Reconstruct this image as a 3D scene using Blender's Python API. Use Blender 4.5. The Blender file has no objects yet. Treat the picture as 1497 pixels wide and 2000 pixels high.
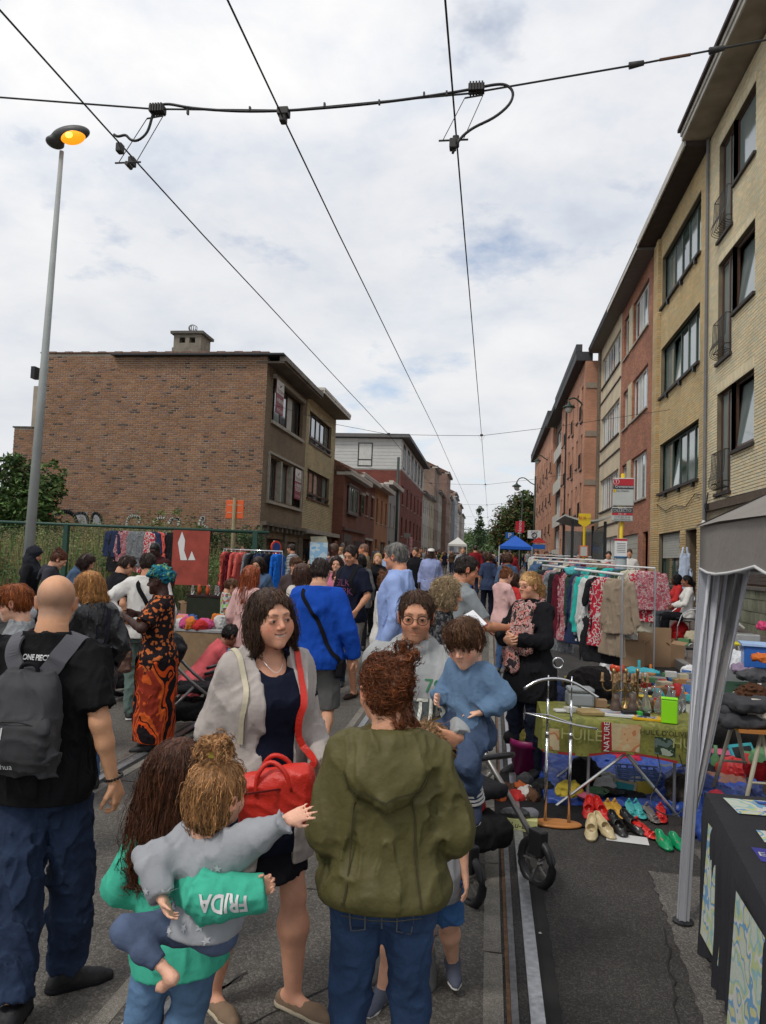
import bpy,math,random
import numpy as np
from mathutils import Vector,Matrix,Euler
from mathutils.bvhtree import BVHTree
random.seed(7);rng = np.random.default_rng(7)
SC = bpy.context.scene;COL = SC.collection;PI = math.pi
# ---------------------------------------------------------------- camera
cd = bpy.data.cameras.new('camera');cam = bpy.data.objects.new('camera',cd);COL.objects.link(cam)
cd.sensor_fit = 'VERTICAL';cd.sensor_height = 24.0;cd.lens = 24.0*1450/2000
cd.clip_start = .05;cd.clip_end = 2500
CAMZ = 1.75
CAMR = (Matrix.Rotation(math.radians(8.347),3,'Z') @ Matrix.Rotation(math.radians(93.626),3,'X') @ Matrix.Rotation(math.radians(2.2),3,'Z'))
cam.matrix_world = Matrix.Translation((0,0,CAMZ)) @ CAMR.to_4x4()
SC.camera = cam
# ---------------------------------------------------------------- world, sun, exposure
SUN_EL,SUN_ROT = math.radians(52),math.radians(215)
wd = bpy.data.worlds.new('World');SC.world = wd;wd.use_nodes = True
nt = wd.node_tree;nt.nodes.clear();N = nt.nodes.new;Lk = nt.links.new
out = N('ShaderNodeOutputWorld');sky = N('ShaderNodeTexSky');sky.sky_type = 'NISHITA';sky.sun_disc = False
sky.sun_elevation = SUN_EL;sky.sun_rotation = SUN_ROT
bg = N('ShaderNodeBackground');bg.inputs[1].default_value = .145;Lk(sky.outputs[0],bg.inputs[0])
tc = N('ShaderNodeTexCoord');sep = N('ShaderNodeSeparateXYZ');Lk(tc.outputs['Generated'],sep.inputs[0])
def wm(op,a,b=None,c=None):
 n = N('ShaderNodeMath');n.operation = op
 for i,v in enumerate((a,b,c)):
  if v is None: continue
  if isinstance(v,(int,float)): n.inputs[i].default_value = v
  else: Lk(v,n.inputs[i])
 return n.outputs[0]
zz = wm('ADD',wm('MAXIMUM',sep.outputs[2],0.0),.22)
cmb = N('ShaderNodeCombineXYZ');Lk(wm('DIVIDE',sep.outputs[0],zz),cmb.inputs[0]);Lk(wm('DIVIDE',sep.outputs[1],zz),cmb.inputs[1])
def wnoise(scale,det,off,rough=.55,dist=0.):
 mp = N('ShaderNodeMapping');mp.inputs['Location'].default_value = off;Lk(cmb.outputs[0],mp.inputs[0])
 n = N('ShaderNodeTexNoise');n.inputs['Scale'].default_value = scale;n.inputs['Detail'].default_value = det
 n.inputs['Roughness'].default_value = rough;n.inputs['Distortion'].default_value = dist;Lk(mp.outputs[0],n.inputs[0]);return n.outputs[0]
def wramp(src,pts):
 r = N('ShaderNodeValToRGB');Lk(src,r.inputs[0]);e = r.color_ramp.elements
 while len(e) < len(pts): e.new(.5)
 for i,(p,c) in enumerate(pts): e[i].position = p;e[i].color = (*c,1)
 return r.outputs[0]
cl = wramp(wnoise(3.0,8,(3.1,1.7,0),.58,.15),[(.30,(.60,.65,.74)),(.42,(.76,.79,.84)),(.52,(.87,.87,.88)),(.66,(.97,.96,.94))])
big = wramp(wnoise(.9,3,(8.3,2.2,0)),[(.35,(.80,.82,.86)),(.6,(1,1,1))])
mx = N('ShaderNodeMix');mx.data_type = 'RGBA';mx.blend_type = 'MULTIPLY';mx.inputs[0].default_value = 1;Lk(cl,mx.inputs[6]);Lk(big,mx.inputs[7])
# towards the horizon the cloud deck greys evenly
hz = wramp(sep.outputs[2],[(.0,(.66,.69,.73)),(.42,(1,1,1))])
mh = N('ShaderNodeMix');mh.data_type = 'RGBA';mh.blend_type = 'MIX';Lk(wramp(sep.outputs[2],[(.02,(0,0,0)),(.5,(1,1,1))]),mh.inputs[0])
mh.inputs[6].default_value = (.69,.71,.735,1);Lk(mx.outputs[2],mh.inputs[7])
bg2 = N('ShaderNodeBackground');bg2.inputs[1].default_value = 1.0;Lk(mh.outputs[2],bg2.inputs[0])
hole = wramp(wnoise(2.3,6,(5.35,7.9,0),.6),[(.56,(1,1,1)),(.70,(.30,.30,.30))])
ms = N('ShaderNodeMixShader');Lk(hole,ms.inputs[0]);Lk(bg.outputs[0],ms.inputs[1]);Lk(bg2.outputs[0],ms.inputs[2]);Lk(ms.outputs[0],out.inputs[0])
sl = bpy.data.lights.new('sun','SUN');sl.energy = 1.5;sl.angle = math.radians(11);sl.color = (1,.95,.87)
so = bpy.data.objects.new('sun',sl);COL.objects.link(so)
# sky sun_rotation is clockwise from +Y: direction to the sun
sd = Vector((math.sin(SUN_ROT)*math.cos(SUN_EL),math.cos(SUN_ROT)*math.cos(SUN_EL),math.sin(SUN_EL)))
so.rotation_euler = sd.to_track_quat('Z','Y').to_euler();so.location = (0,0,40)
vs = SC.view_settings;vs.view_transform = 'Standard';vs.look = 'None';vs.gamma = 1;vs.exposure = 0.16;vs.use_curve_mapping = False
SC.render.engine = 'CYCLES';SC.cycles.use_denoising = True;SC.cycles.max_bounces = 6;SC.cycles.diffuse_bounces = 3;SC.cycles.glossy_bounces = 3
SC.cycles.transparent_max_bounces = 6;SC.cycles.use_adaptive_sampling = True;SC.cycles.adaptive_threshold = .02
# ---------------------------------------------------------------- placing helpers (a pixel of the photo turned into a point of the street)
def ray(px,py): return CAMR @ Vector(((px-748.5)/1450,(1000-py)/1450,-1))
def at(px,py,Y):
 d = ray(px,py);return Vector((0,0,CAMZ)) + d*(Y/d.y)
def onx(px,py,X):
 d = ray(px,py);return Vector((0,0,CAMZ)) + d*(X/d.x)
def onz(px,py,z=0.):
 d = ray(px,py);return Vector((0,0,CAMZ)) + d*((z-CAMZ)/d.z)
GY = [-50,7,12,22,60,120,200,400,3000];GZ = [0,0,.17,.42,.95,1.5,1.7,1.9,2.]
def gz(y): return float(np.interp(y,GY,GZ))
# ---------------------------------------------------------------- names, labels
def tag(o,label=None,cat=None,group=None,kind=None):
 if label: o['label'] = label
 if cat: o['category'] = cat
 if group: o['group'] = group
 if kind: o['kind'] = kind
 return o
def empty(name,loc=(0,0,0),rz=0.,label=None,cat=None,group=None,parent=None):
 o = bpy.data.objects.new(name,None);COL.objects.link(o);o.location = loc;o.rotation_euler = (0,0,rz);o.empty_display_size = .1
 if parent: o.parent = parent
 return tag(o,label,cat,group)
def link(name,me,parent=None,mats=None):
 o = bpy.data.objects.new(name,me);COL.objects.link(o)
 if parent: o.parent = parent
 if mats is not None:
  for m in (mats if isinstance(mats,(list,tuple)) else [mats]): me.materials.append(m)
 return o
def copy_tree(o,parent=None):
 c = o.copy();COL.objects.link(c)
 if parent: c.parent = parent
 for ch in o.children: copy_tree(ch,c)
 return c
# ---------------------------------------------------------------- materials
_M = {}
def lin(c):
 if isinstance(c,str):
  c = [int(c[i:i+2],16)/255 for i in (0,2,4)]
  return tuple(((v+.055)/1.055)**2.4 if v > .04045 else v/12.92 for v in c)
 return c
def MT(name,col,rough=.75,var=.12,vs_=6.,bump=0.,bs=60.,metal=0.,attr=None,alpha=1.,trans=0.,spec=.4,sheen=0.,stretch=(1,1,1),emit=0.,weave=0,coat=0.):
 key = (name,tuple(lin(col)),rough,var,vs_,bump,bs,metal,attr,alpha,trans,spec,sheen,stretch,emit,weave)
 if key in _M: return _M[key]
 m = bpy.data.materials.new(name);m.use_nodes = True;nt = m.node_tree;b = nt.nodes['Principled BSDF'];N = nt.nodes.new;Lk = nt.links.new
 c = lin(col);b.inputs['Roughness'].default_value = rough;b.inputs['Metallic'].default_value = metal;b.inputs['Specular IOR Level'].default_value = spec
 b.inputs['Alpha'].default_value = alpha;b.inputs['Transmission Weight'].default_value = trans
 if sheen: b.inputs['Sheen Weight'].default_value = sheen
 if coat: b.inputs['Coat Weight'].default_value = coat
 if emit: b.inputs['Emission Color'].default_value = (*c,1);b.inputs['Emission Strength'].default_value = emit
 tcn = N('ShaderNodeTexCoord');mp = N('ShaderNodeMapping');mp.inputs['Scale'].default_value = stretch;Lk(tcn.outputs['Object'],mp.inputs[0])
 base = None
 if attr:
  a = N('ShaderNodeAttribute');a.attribute_name = attr;base = a.outputs[0]
 if var:
  n = N('ShaderNodeTexNoise');n.inputs['Scale'].default_value = vs_;n.inputs['Detail'].default_value = 6;Lk(mp.outputs[0],n.inputs[0])
  mr = N('ShaderNodeMapRange');mr.inputs[1].default_value = .3;mr.inputs[2].default_value = .7;mr.inputs[3].default_value = 1-var;mr.inputs[4].default_value = 1+var;Lk(n.outputs[0],mr.inputs[0])
  vm = N('ShaderNodeVectorMath');vm.operation = 'SCALE';Lk(mr.outputs[0],vm.inputs[3])
  if base: Lk(base,vm.inputs[0])
  else: vm.inputs[0].default_value = c
  Lk(vm.outputs[0],b.inputs[0])
 elif base: Lk(base,b.inputs[0])
 else: b.inputs[0].default_value = (*c,1)
 if bump:
  n2 = N('ShaderNodeTexNoise');n2.inputs['Scale'].default_value = bs;n2.inputs['Detail'].default_value = 5;Lk(mp.outputs[0],n2.inputs[0]);h = n2.outputs[0]
  bp = N('ShaderNodeBump');bp.inputs['Strength'].default_value = bump;bp.inputs['Distance'].default_value = .01;Lk(h,bp.inputs['Height']);Lk(bp.outputs[0],b.inputs['Normal'])
 _M[key] = m;return m
def cloth(col,var=.1,rough=.85,bump=.35,bs=38): return MT('fabric',col,rough,var,9,bump,bs,spec=.15)
def skinm():
 m = MT('skin',(.5,.3,.2),.52,.09,22,.2,150,attr='Col',spec=.35);b = m.node_tree.nodes['Principled BSDF'];b.inputs['Subsurface Weight'].default_value = .10;b.inputs['Subsurface Scale'].default_value = .012;b.inputs['Subsurface Radius'].default_value = (1,.35,.2);return m
def hairm(): return MT('hair',(.5,.3,.2),.42,.3,60,.5,90,attr='Col',spec=.35,stretch=(1,1,.12))
# ---------------------------------------------------------------- polygon builder
class MB:
 def __init__(s,M=None): s.v = [];s.f = [];s.m = [];s.M = M;s.cur = 0;s.c = []
 def add(s,vs,fs,col=None):
  o = len(s.v)
  for p in vs: s.v.append(tuple(s.M @ Vector(p)) if s.M is not None else tuple(p))
  for f in fs: s.f.append(tuple(i+o for i in f));s.m.append(s.cur);s.c.append(col)
  return s
 def box(s,x0,x1,y0,y1,z0,z1,col=None,R=None):
  v = [(x,y,z) for z in (z0,z1) for y in (y0,y1) for x in (x0,x1)]
  if R is not None: v = [tuple(R @ Vector(p)) for p in v]
  return s.add(v,[(0,2,3,1),(4,5,7,6),(0,1,5,4),(2,6,7,3),(0,4,6,2),(1,3,7,5)],col)
 def cyl(s,a,b,ra,rb=None,n=8,cap=True,col=None):
  rb = ra if rb is None else rb;a = Vector(a);b = Vector(b);d = (b-a)
  if d.length < 1e-6: return s
  q = d.to_track_quat('Z','Y');X = q @ Vector((1,0,0));Y = q @ Vector((0,1,0));vs = []
  for c,r in ((a,ra),(b,rb)):
   for i in range(n): t = 2*PI*i/n;vs.append(c + X*(r*math.cos(t)) + Y*(r*math.sin(t)))
  fs = [(i,(i+1) % n,n+(i+1) % n,n+i) for i in range(n)]
  if cap: fs += [tuple(range(n-1,-1,-1)),tuple(range(n,2*n))]
  return s.add(vs,fs,col)
 def tube(s,pts,r,n=6,col=None,closed=False):
  pts = [Vector(p) for p in pts];m = len(pts);vs = [];up = Vector((.13,.21,1)).normalized()
  for i,p in enumerate(pts):
   if closed: d = pts[(i+1) % m]-pts[i-1]
   else: d = pts[min(i+1,m-1)]-pts[max(i-1,0)]
   d.normalize();X = d.cross(up)
   if X.length < .05: X = d.cross(Vector((1,0,0)))
   X.normalize();Y = d.cross(X);rr = r[i] if isinstance(r,(list,tuple)) else r
   for k in range(n): t = 2*PI*k/n;vs.append(p + X*(rr*math.cos(t)) + Y*(rr*math.sin(t)))
  fs = []
  for i in range(m if closed else m-1):
   j = (i+1) % m
   for k in range(n): fs.append((i*n+k,i*n+(k+1) % n,j*n+(k+1) % n,j*n+k))
  if not closed: fs += [tuple(range(n-1,-1,-1)),tuple(range((m-1)*n,m*n))]
  return s.add(vs,fs,col)
 def lathe(s,prof,c=(0,0,0),n=16,col=None):
  vs = [];
  for r,z in prof:
   for k in range(n): t = 2*PI*k/n;vs.append((c[0]+r*math.cos(t),c[1]+r*math.sin(t),c[2]+z))
  m = len(prof);fs = [(i*n+k,i*n+(k+1) % n,(i+1)*n+(k+1) % n,(i+1)*n+k) for i in range(m-1) for k in range(n)]
  fs += [tuple(range(n-1,-1,-1)),tuple(range((m-1)*n,m*n))]
  return s.add(vs,fs,col)
 def mesh(s,name,mats=None,smooth=False,bevel=0):
  me = bpy.data.meshes.new(name);me.from_pydata(s.v,[],s.f)
  if any(s.m): me.polygons.foreach_set('material_index',s.m)
  if any(c is not None for c in s.c):
   a = me.color_attributes.new('Col','FLOAT_COLOR','CORNER');arr = []
   for p,c in zip(me.polygons,s.c):
    cc = (*(c or (1,1,1)),1)
    arr += cc*p.loop_total
   a.data.foreach_set('color',arr)
  if smooth: me.polygons.foreach_set('use_smooth',[True]*len(me.polygons))
  for m in (mats if isinstance(mats,(list,tuple)) else [mats] if mats else []): me.materials.append(m)
  me.update();return me
 def build(s,name,mats,parent=None,smooth=False,bevel=0,loc=None):
  o = link(name,s.mesh(name,mats,smooth),parent)
  if bevel:
   b = o.modifiers.new('bevel','BEVEL');b.width = bevel;b.segments = 2;b.limit_method = 'ANGLE'
  if loc is not None: o.location = loc
  return o
# ---------------------------------------------------------------- noise on points
def _h(ix,iy,iz,seed):
 h = (ix.astype(np.uint32)*np.uint32(374761393)) ^ (iy.astype(np.uint32)*np.uint32(668265263)) ^ (iz.astype(np.uint32)*np.uint32(2246822519)) ^ np.uint32((seed*3266489917) & 0xffffffff)
 h ^= h >> np.uint32(15);h *= np.uint32(2654435761);h ^= h >> np.uint32(13);h *= np.uint32(3266489917);h ^= h >> np.uint32(16)
 return h.astype(np.float32)*np.float32(1/4294967295)
def vn(P,seed=0):
 P = P.astype(np.float32);i = np.floor(P);f = P-i;i = i.astype(np.int64);u = f*f*(3-2*f);r = 0
 for dx in (0,1):
  wx = u[:,0] if dx else 1-u[:,0]
  for dy in (0,1):
   wy = u[:,1] if dy else 1-u[:,1]
   for dz in (0,1):
    wz = u[:,2] if dz else 1-u[:,2]
    r = r + wx*wy*wz*_h(i[:,0]+dx,i[:,1]+dy,i[:,2]+dz,seed)
 return r
def folds(amp,sc=(7,7,3),seed=0,R=None,fine=.6):
 """ridged cloth wrinkles; sc is the frequency per metre along each axis"""
 sc = np.array(sc,np.float32)
 def f(P):
  Q = P if R is None else P @ R
  w = (np.stack([vn(Q*5.3,seed+5),vn(Q*5.3,seed+6),vn(Q*5.3,seed+7)],1)-.5)*1.5
  a = 1-np.abs(2*vn(Q*sc+w,seed)-1);b = 1-np.abs(2*vn(Q*sc*2.2+w*1.5,seed+1)-1);c = 1-np.abs(2*vn(Q*sc*4.6+w*2,seed+2)-1)
  return (-amp*(1.15*(a**3.2-.28)+fine*1.3*(b**2.6-.33)+fine*.55*(c**2-.4))).astype(np.float32)
 return f
# ---------------------------------------------------------------- signed distance bodies
def nv(a): return np.array(a,np.float32)
def rotm(yaw=0,pitch=0,roll=0):
 """columns = local axes; yaw about z (ccw), pitch = forward lean (towards +y), roll = lean to +x"""
 m = Matrix.Rotation(math.radians(yaw),3,'Z') @ Matrix.Rotation(math.radians(-pitch),3,'X') @ Matrix.Rotation(math.radians(roll),3,'Y')
 return np.array(m,np.float32)
class S:
 def __init__(s): s.p = [];s.pl = [];s.fold = [];s.fr = None
 def _T(s,c): return nv(c) if s.fr is None else s.fr[1] @ (nv(c)*s.fr[2]) + s.fr[0]
 def _R(s,R):
  if s.fr is None: return R
  return s.fr[1] if R is None else s.fr[1] @ R
 def _s(s): return 1. if s.fr is None else s.fr[2]
 def frame(s,o=None,R=None,sc=1.): s.fr = None if o is None else (nv(o),R if R is not None else np.eye(3,dtype=np.float32),sc)
 def add(s,lo,hi,f,k,op): s.p.append((lo,hi,f,k,op));return s
 def cone(s,a,b,ra,rb=None,k=.02,op='u',cap=False,flat=None):
  sc = s._s();rb = ra if rb is None else rb;a = s._T(a);b = s._T(b);ra *= sc;rb *= sc
  d = b-a;L2 = float(d@d)+1e-9;L = math.sqrt(L2)
  if flat is not None: n = s._R(None) @ nv(flat[0]) if s.fr is not None else nv(flat[0]);n = n/np.linalg.norm(n);fs = 1/flat[1]-1
  def f(X,Y,Z):
   x = X-a[0];y = Y-a[1];z = Z-a[2]
   if flat is not None:
    q = (x*n[0]+y*n[1]+z*n[2])*fs;x = x+q*n[0];y = y+q*n[1];z = z+q*n[2]
   t = (x*d[0]+y*d[1]+z*d[2])/L2;tc = np.clip(t,0,1)
   r = np.sqrt((x-tc*d[0])**2+(y-tc*d[1])**2+(z-tc*d[2])**2)-(ra+(rb-ra)*tc)
   if cap: r = np.maximum(r,(np.abs(t-.5)-.5)*L)
   return r
  m = max(ra,rb);return s.add(np.minimum(a,b)-m,np.maximum(a,b)+m,f,k*sc,op)
 def ell(s,c,r,R=None,k=.02,op='u'):
  sc = s._s();c = s._T(c);r = nv(r)*sc;R = s._R(R);m = float(max(r));mn = float(min(r))
  def f(X,Y,Z):
   x = X-c[0];y = Y-c[1];z = Z-c[2]
   if R is not None: x,y,z = (x*R[0,i]+y*R[1,i]+z*R[2,i] for i in range(3))
   q = np.sqrt((x/r[0])**2+(y/r[1])**2+(z/r[2])**2);g = np.sqrt((x/r[0]**2)**2+(y/r[1]**2)**2+(z/r[2]**2)**2)
   return q*(q-1)/np.maximum(g,1e-4)
  return s.add(c-m,c+m,f,k*sc,op)
 def box(s,c,h,rr=.01,R=None,k=.01,op='u'):
  sc = s._s();c = s._T(c);h = nv(h)*sc;R = s._R(R);m = float(np.linalg.norm(h));rr *= sc
  def f(X,Y,Z):
   x = X-c[0];y = Y-c[1];z = Z-c[2]
   if R is not None: x,y,z = (x*R[0,i]+y*R[1,i]+z*R[2,i] for i in range(3))
   x = np.abs(x)-h[0]+rr;y = np.abs(y)-h[1]+rr;z = np.abs(z)-h[2]+rr
   return np.sqrt(np.maximum(x,0)**2+np.maximum(y,0)**2+np.maximum(z,0)**2)+np.minimum(np.maximum(x,np.maximum(y,z)),0)-rr
  return s.add(c-m,c+m,f,k*sc,op)
 def loft(s,prof,k=.02,op='u',inf=0.,n=2.,caps=(1,1)):
  """prof rows: z, cx, cy, rx, ry in the current frame"""
  P = nv(prof);sc = s._s();o = s.fr[0] if s.fr else nv((0,0,0));R = s.fr[1] if s.fr else None
  P = P*sc;zs = P[:,0];rx = P[:,3]+inf;ry = P[:,4]+inf;m = float(max(rx.max(),ry.max())+max(abs(P[:,1]).max(),abs(P[:,2]).max()))
  zf = np.linspace(zs[0],zs[-1],48);ker = np.array([.25,.5,.25])
  def sm(a):
   v = np.interp(zf,zs,a)
   for _ in range(3): v = np.convolve(np.pad(v,1,mode='edge'),ker,'valid')
   return v
  RX,RY,CX,CY = sm(rx),sm(ry),sm(P[:,1]),sm(P[:,2]);z0,z1 = float(zs[0]),float(zs[-1])
  def f(X,Y,Z):
   x = X-o[0];y = Y-o[1];z = Z-o[2]
   if R is not None: x,y,z = (x*R[0,i]+y*R[1,i]+z*R[2,i] for i in range(3))
   else: z = z+0*x+0*y
   a = np.interp(z,zf,RX).astype(np.float32);b = np.interp(z,zf,RY).astype(np.float32)
   x = (x-np.interp(z,zf,CX))/a;y = (y-np.interp(z,zf,CY))/b
   q = np.sqrt(x*x+y*y) if n == 2 else (np.abs(x)**n+np.abs(y)**n)**(1/n)
   d = (q-1)*np.minimum(a,b)*np.where(q > 1,1.,1.)
   return np.maximum(d,np.maximum(z-z1 if caps[1] else -9.,z0-z if caps[0] else -9.))
  ctr = o+(R @ nv((0,0,(z0+z1)/2)) if R is not None else nv((0,0,(z0+z1)/2)));hl = (z1-z0)/2
  if R is None: e = nv((m,m,hl))
  else: e = np.abs(R) @ nv((m,m,hl))
  return s.add(ctr-e,ctr+e,f,k*sc,op)
 def plane(s,p,n,rnd=.004): n = nv(n);n = n/np.linalg.norm(n);s.pl.append((nv(p),n,rnd));return s
 def bounds(s):
  u = [q for q in s.p if q[4] == 'u'];return np.min([q[0] for q in u],0)-.03,np.max([q[1] for q in u],0)+.03
 @staticmethod
 def _comb(F,d,k,op):
  if op == 'u':
   if k <= 0: return np.minimum(F,d)
   h = np.clip(.5+.5*(F-d)/k,0,1);return F+(d-F)*h-k*h*(1-h)
  d = -d
  if k <= 0: return np.maximum(F,d)
  h = np.clip(.5-.5*(F-d)/k,0,1);return F+(d-F)*h+k*h*(1-h)
 def grid(s,ax,ay,az):
  F = np.full((len(ax),len(ay),len(az)),.3,np.float32);h = ax[1]-ax[0]
  for lo,hi,f,k,op in s.p:
   pad = k+2.5*h;i = [np.searchsorted(a,(lo[j]-pad)) for j,a in enumerate((ax,ay,az))];e = [np.searchsorted(a,hi[j]+pad) for j,a in enumerate((ax,ay,az))]
   if any(i[j] >= e[j] for j in range(3)): continue
   sl = tuple(slice(i[j],e[j]) for j in range(3))
   d = f(ax[sl[0]][:,None,None],ay[sl[1]][None,:,None],az[sl[2]][None,None,:])
   F[sl] = s._comb(F[sl],d.astype(np.float32),k,op)
  for p,n,rnd in s.pl:
   d = ((ax-p[0])*n[0])[:,None,None]+((ay-p[1])*n[1])[None,:,None]+((az-p[2])*n[2])[None,None,:]
   hh = np.clip(.5-.5*(F-d)/rnd,0,1);F = F+(d-F)*hh+rnd*hh*(1-hh)
  if s.fold:
   idx = np.nonzero(np.abs(F) < .03)
   P = np.stack([ax[idx[0]],ay[idx[1]],az[idx[2]]],1).astype(np.float32)
   for fo in s.fold: F[idx] += fo(P)
  return F.astype(np.float32)
 def pts(s,P):
  F = np.full(len(P),.3,np.float32)
  for lo,hi,f,k,op in s.p: F = s._comb(F,f(P[:,0],P[:,1],P[:,2]),k,op)
  for p,n,_ in s.pl: F = np.maximum(F,(P-p) @ n)
  if s.fold:
   i = np.nonzero(np.abs(F) < .035)[0]
   for fo in s.fold: F[i] += fo(P[i])
  return F
 def grad(s,P,e=.002):
  g = np.stack([s.pts(P+nv(v))-s.pts(P-nv(v)) for v in ((e,0,0),(0,e,0),(0,0,e))],1)
  return g/np.maximum(np.linalg.norm(g,axis=1,keepdims=True),1e-6)
def nets(sdf,res,lo=None,hi=None,holes=()):
 blo,bhi = sdf.bounds();lo = blo if lo is None else np.maximum(blo,nv(lo));hi = bhi if hi is None else np.minimum(bhi,nv(hi))
 if (hi-lo).min() <= res*2: return np.zeros((0,3),np.float32),np.zeros((0,4),np.int32)
 ax,ay,az = (np.arange(lo[i],hi[i]+res,res,dtype=np.float32) for i in range(3))
 F = sdf.grid(ax,ay,az);I = F < 0
 c = sum(I[a:I.shape[0]-1+a,b:I.shape[1]-1+b,d:I.shape[2]-1+d].astype(np.int8) for a in (0,1) for b in (0,1) for d in (0,1))
 act = (c > 0) & (c < 8)
 for hlo,hhi in holes:
  i0 = [np.searchsorted(a,hlo[j]) for j,a in enumerate((ax,ay,az))];i1 = [max(np.searchsorted(a,hhi[j])-1,0) for j,a in enumerate((ax,ay,az))]
  act[i0[0]:i1[0],i0[1]:i1[1],i0[2]:i1[2]] = False
 ix,iy,iz = np.nonzero(act);n = len(ix)
 cs = [(a,b,d) for a in (0,1) for b in (0,1) for d in (0,1)]
 v = {k: F[ix+k[0],iy+k[1],iz+k[2]] for k in cs};acc = np.zeros((n,3),np.float32);cnt = np.zeros(n,np.float32)
 for k in cs:
  for axn in range(3):
   if k[axn]: continue
   k2 = list(k);k2[axn] = 1;k2 = tuple(k2);a,b = v[k],v[k2];m = (a < 0) != (b < 0)
   t = np.where(m,a/np.where(m,a-b,1),0)
   p = np.zeros((n,3),np.float32)
   for q in range(3): p[:,q] = k[q]
   p[:,axn] = t;acc += p*m[:,None];cnt += m
 acc /= np.maximum(cnt,1)[:,None]
 V = np.stack([ax[ix],ay[iy],az[iz]],1)+acc*res
 idm = np.full(act.shape,-1,np.int32);idm[ix,iy,iz] = np.arange(n)
 Q = []
 for axn in range(3):
  o1,o2 = [(1,2),(2,0),(0,1)][axn]
  sl0 = [slice(1,-1)]*3;sl0[axn] = slice(0,-1);sl1 = list(sl0);sl1[axn] = slice(1,None)
  A = I[tuple(sl0)];B = I[tuple(sl1)];X = np.nonzero(A != B);base = np.stack(X,1)
  for j in range(3):
   if j != axn: base[:,j] += 1
  q = []
  for d1,d2 in ((-1,-1),(0,-1),(0,0),(-1,0)):
   c_ = base.copy();c_[:,o1] += d1;c_[:,o2] += d2;q.append(idm[c_[:,0],c_[:,1],c_[:,2]])
  q = np.stack(q,1);ok = (q >= 0).all(1);fl = A[X][ok];q = q[ok];q[~fl] = q[~fl][:,::-1];Q.append(q)
 return V,np.concatenate(Q).astype(np.int32)
def npmesh(name,parts,cols=None,mats=None,smooth=True):
 """parts: list of (V, Q); cols: list of per-vertex rgb arrays or None"""
 V = np.concatenate([p[0] for p in parts]);off = 0;Q = []
 for v,q in parts: Q.append(q+off);off += len(v)
 me = bpy.data.meshes.new(name);me.vertices.add(len(V));me.vertices.foreach_set('co',V.astype(np.float32).ravel())
 nl = sum(q.size for q in Q);me.loops.add(nl);me.loops.foreach_set('vertex_index',np.concatenate([q.ravel() for q in Q]))
 tot = np.concatenate([np.full(len(q),q.shape[1],np.int32) for q in Q]);me.polygons.add(len(tot))
 me.polygons.foreach_set('loop_start',np.concatenate([[0],np.cumsum(tot)[:-1]]).astype(np.int32));me.polygons.foreach_set('loop_total',tot)
 me.polygons.foreach_set('use_smooth',np.full(len(tot),smooth))
 if cols is not None:
  a = me.color_attributes.new('Col','FLOAT_COLOR','POINT');c = np.concatenate(cols);a.data.foreach_set('color',np.concatenate([c,np.ones((len(c),1))],1).astype(np.float32).ravel())
 for m in (mats if isinstance(mats,(list,tuple)) else [mats] if mats else []): me.materials.append(m)
 me.update(calc_edges=True);me.validate();return me
def sdfobj(name,s,res,mat,parent=None,loc=None):
 o = link(name,npmesh(name,[nets(s,res)],mats=mat),parent)
 if loc is not None: o.location = loc
 return o
def patmat(name,cols,scale,kind='vor',rough=.85,stretch=(1,1,1),pos=None):
 m = bpy.data.materials.new(name);m.use_nodes = True;nt = m.node_tree;b = nt.nodes['Principled BSDF'];b.inputs['Roughness'].default_value = rough;b.inputs['Specular IOR Level'].default_value = .15;N = nt.nodes.new;Lk = nt.links.new
 t = N('ShaderNodeTexCoord');mp = N('ShaderNodeMapping');mp.inputs['Scale'].default_value = stretch;Lk(t.outputs['Object'],mp.inputs[0]);
 if kind == 'vor': x = N('ShaderNodeTexVoronoi');x.inputs['Scale'].default_value = scale;src = x.outputs['Color'];Lk(mp.outputs[0],x.inputs[0]);s_ = N('ShaderNodeSeparateXYZ');Lk(src,s_.inputs[0]);src = s_.outputs[0]
 elif kind == 'wave': x = N('ShaderNodeTexWave');x.inputs['Scale'].default_value = scale;x.inputs['Distortion'].default_value = 9;x.inputs['Detail'].default_value = 1;x.inputs['Detail Scale'].default_value = 1.2;Lk(mp.outputs[0],x.inputs[0]);src = x.outputs['Fac']
 elif kind == 'stripe': x = N('ShaderNodeTexWave');x.inputs['Scale'].default_value = scale;Lk(mp.outputs[0],x.inputs[0]);src = x.outputs['Fac'];x.bands_direction = 'Z'
 else: x = N('ShaderNodeTexNoise');x.inputs['Scale'].default_value = scale;x.inputs['Detail'].default_value = 2;Lk(mp.outputs[0],x.inputs[0]);src = x.outputs[0]
 r = N('ShaderNodeValToRGB');r.color_ramp.interpolation = 'CONSTANT';e = r.color_ramp.elements
 while len(e) < len(cols): e.new(.5)
 pos = pos or ([i/len(cols) for i in range(len(cols))] if kind != 'noise' else [0]+[.38+.24*i/(len(cols)-1) for i in range(1,len(cols))])
 for i,c in enumerate(cols): e[i].position = pos[i];e[i].color = (*lin(c),1)
 Lk(src,r.inputs[0]);Lk(r.outputs[0],b.inputs[0]);n2 = N('ShaderNodeTexNoise');n2.inputs['Scale'].default_value = 40;Lk(t.outputs['Object'],n2.inputs[0]);bp = N('ShaderNodeBump');bp.inputs['Strength'].default_value = .3;Lk(n2.outputs[0],bp.inputs['Height']);bp.inputs['Distance'].default_value = .01;Lk(bp.outputs[0],b.inputs['Normal']);return m

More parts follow.
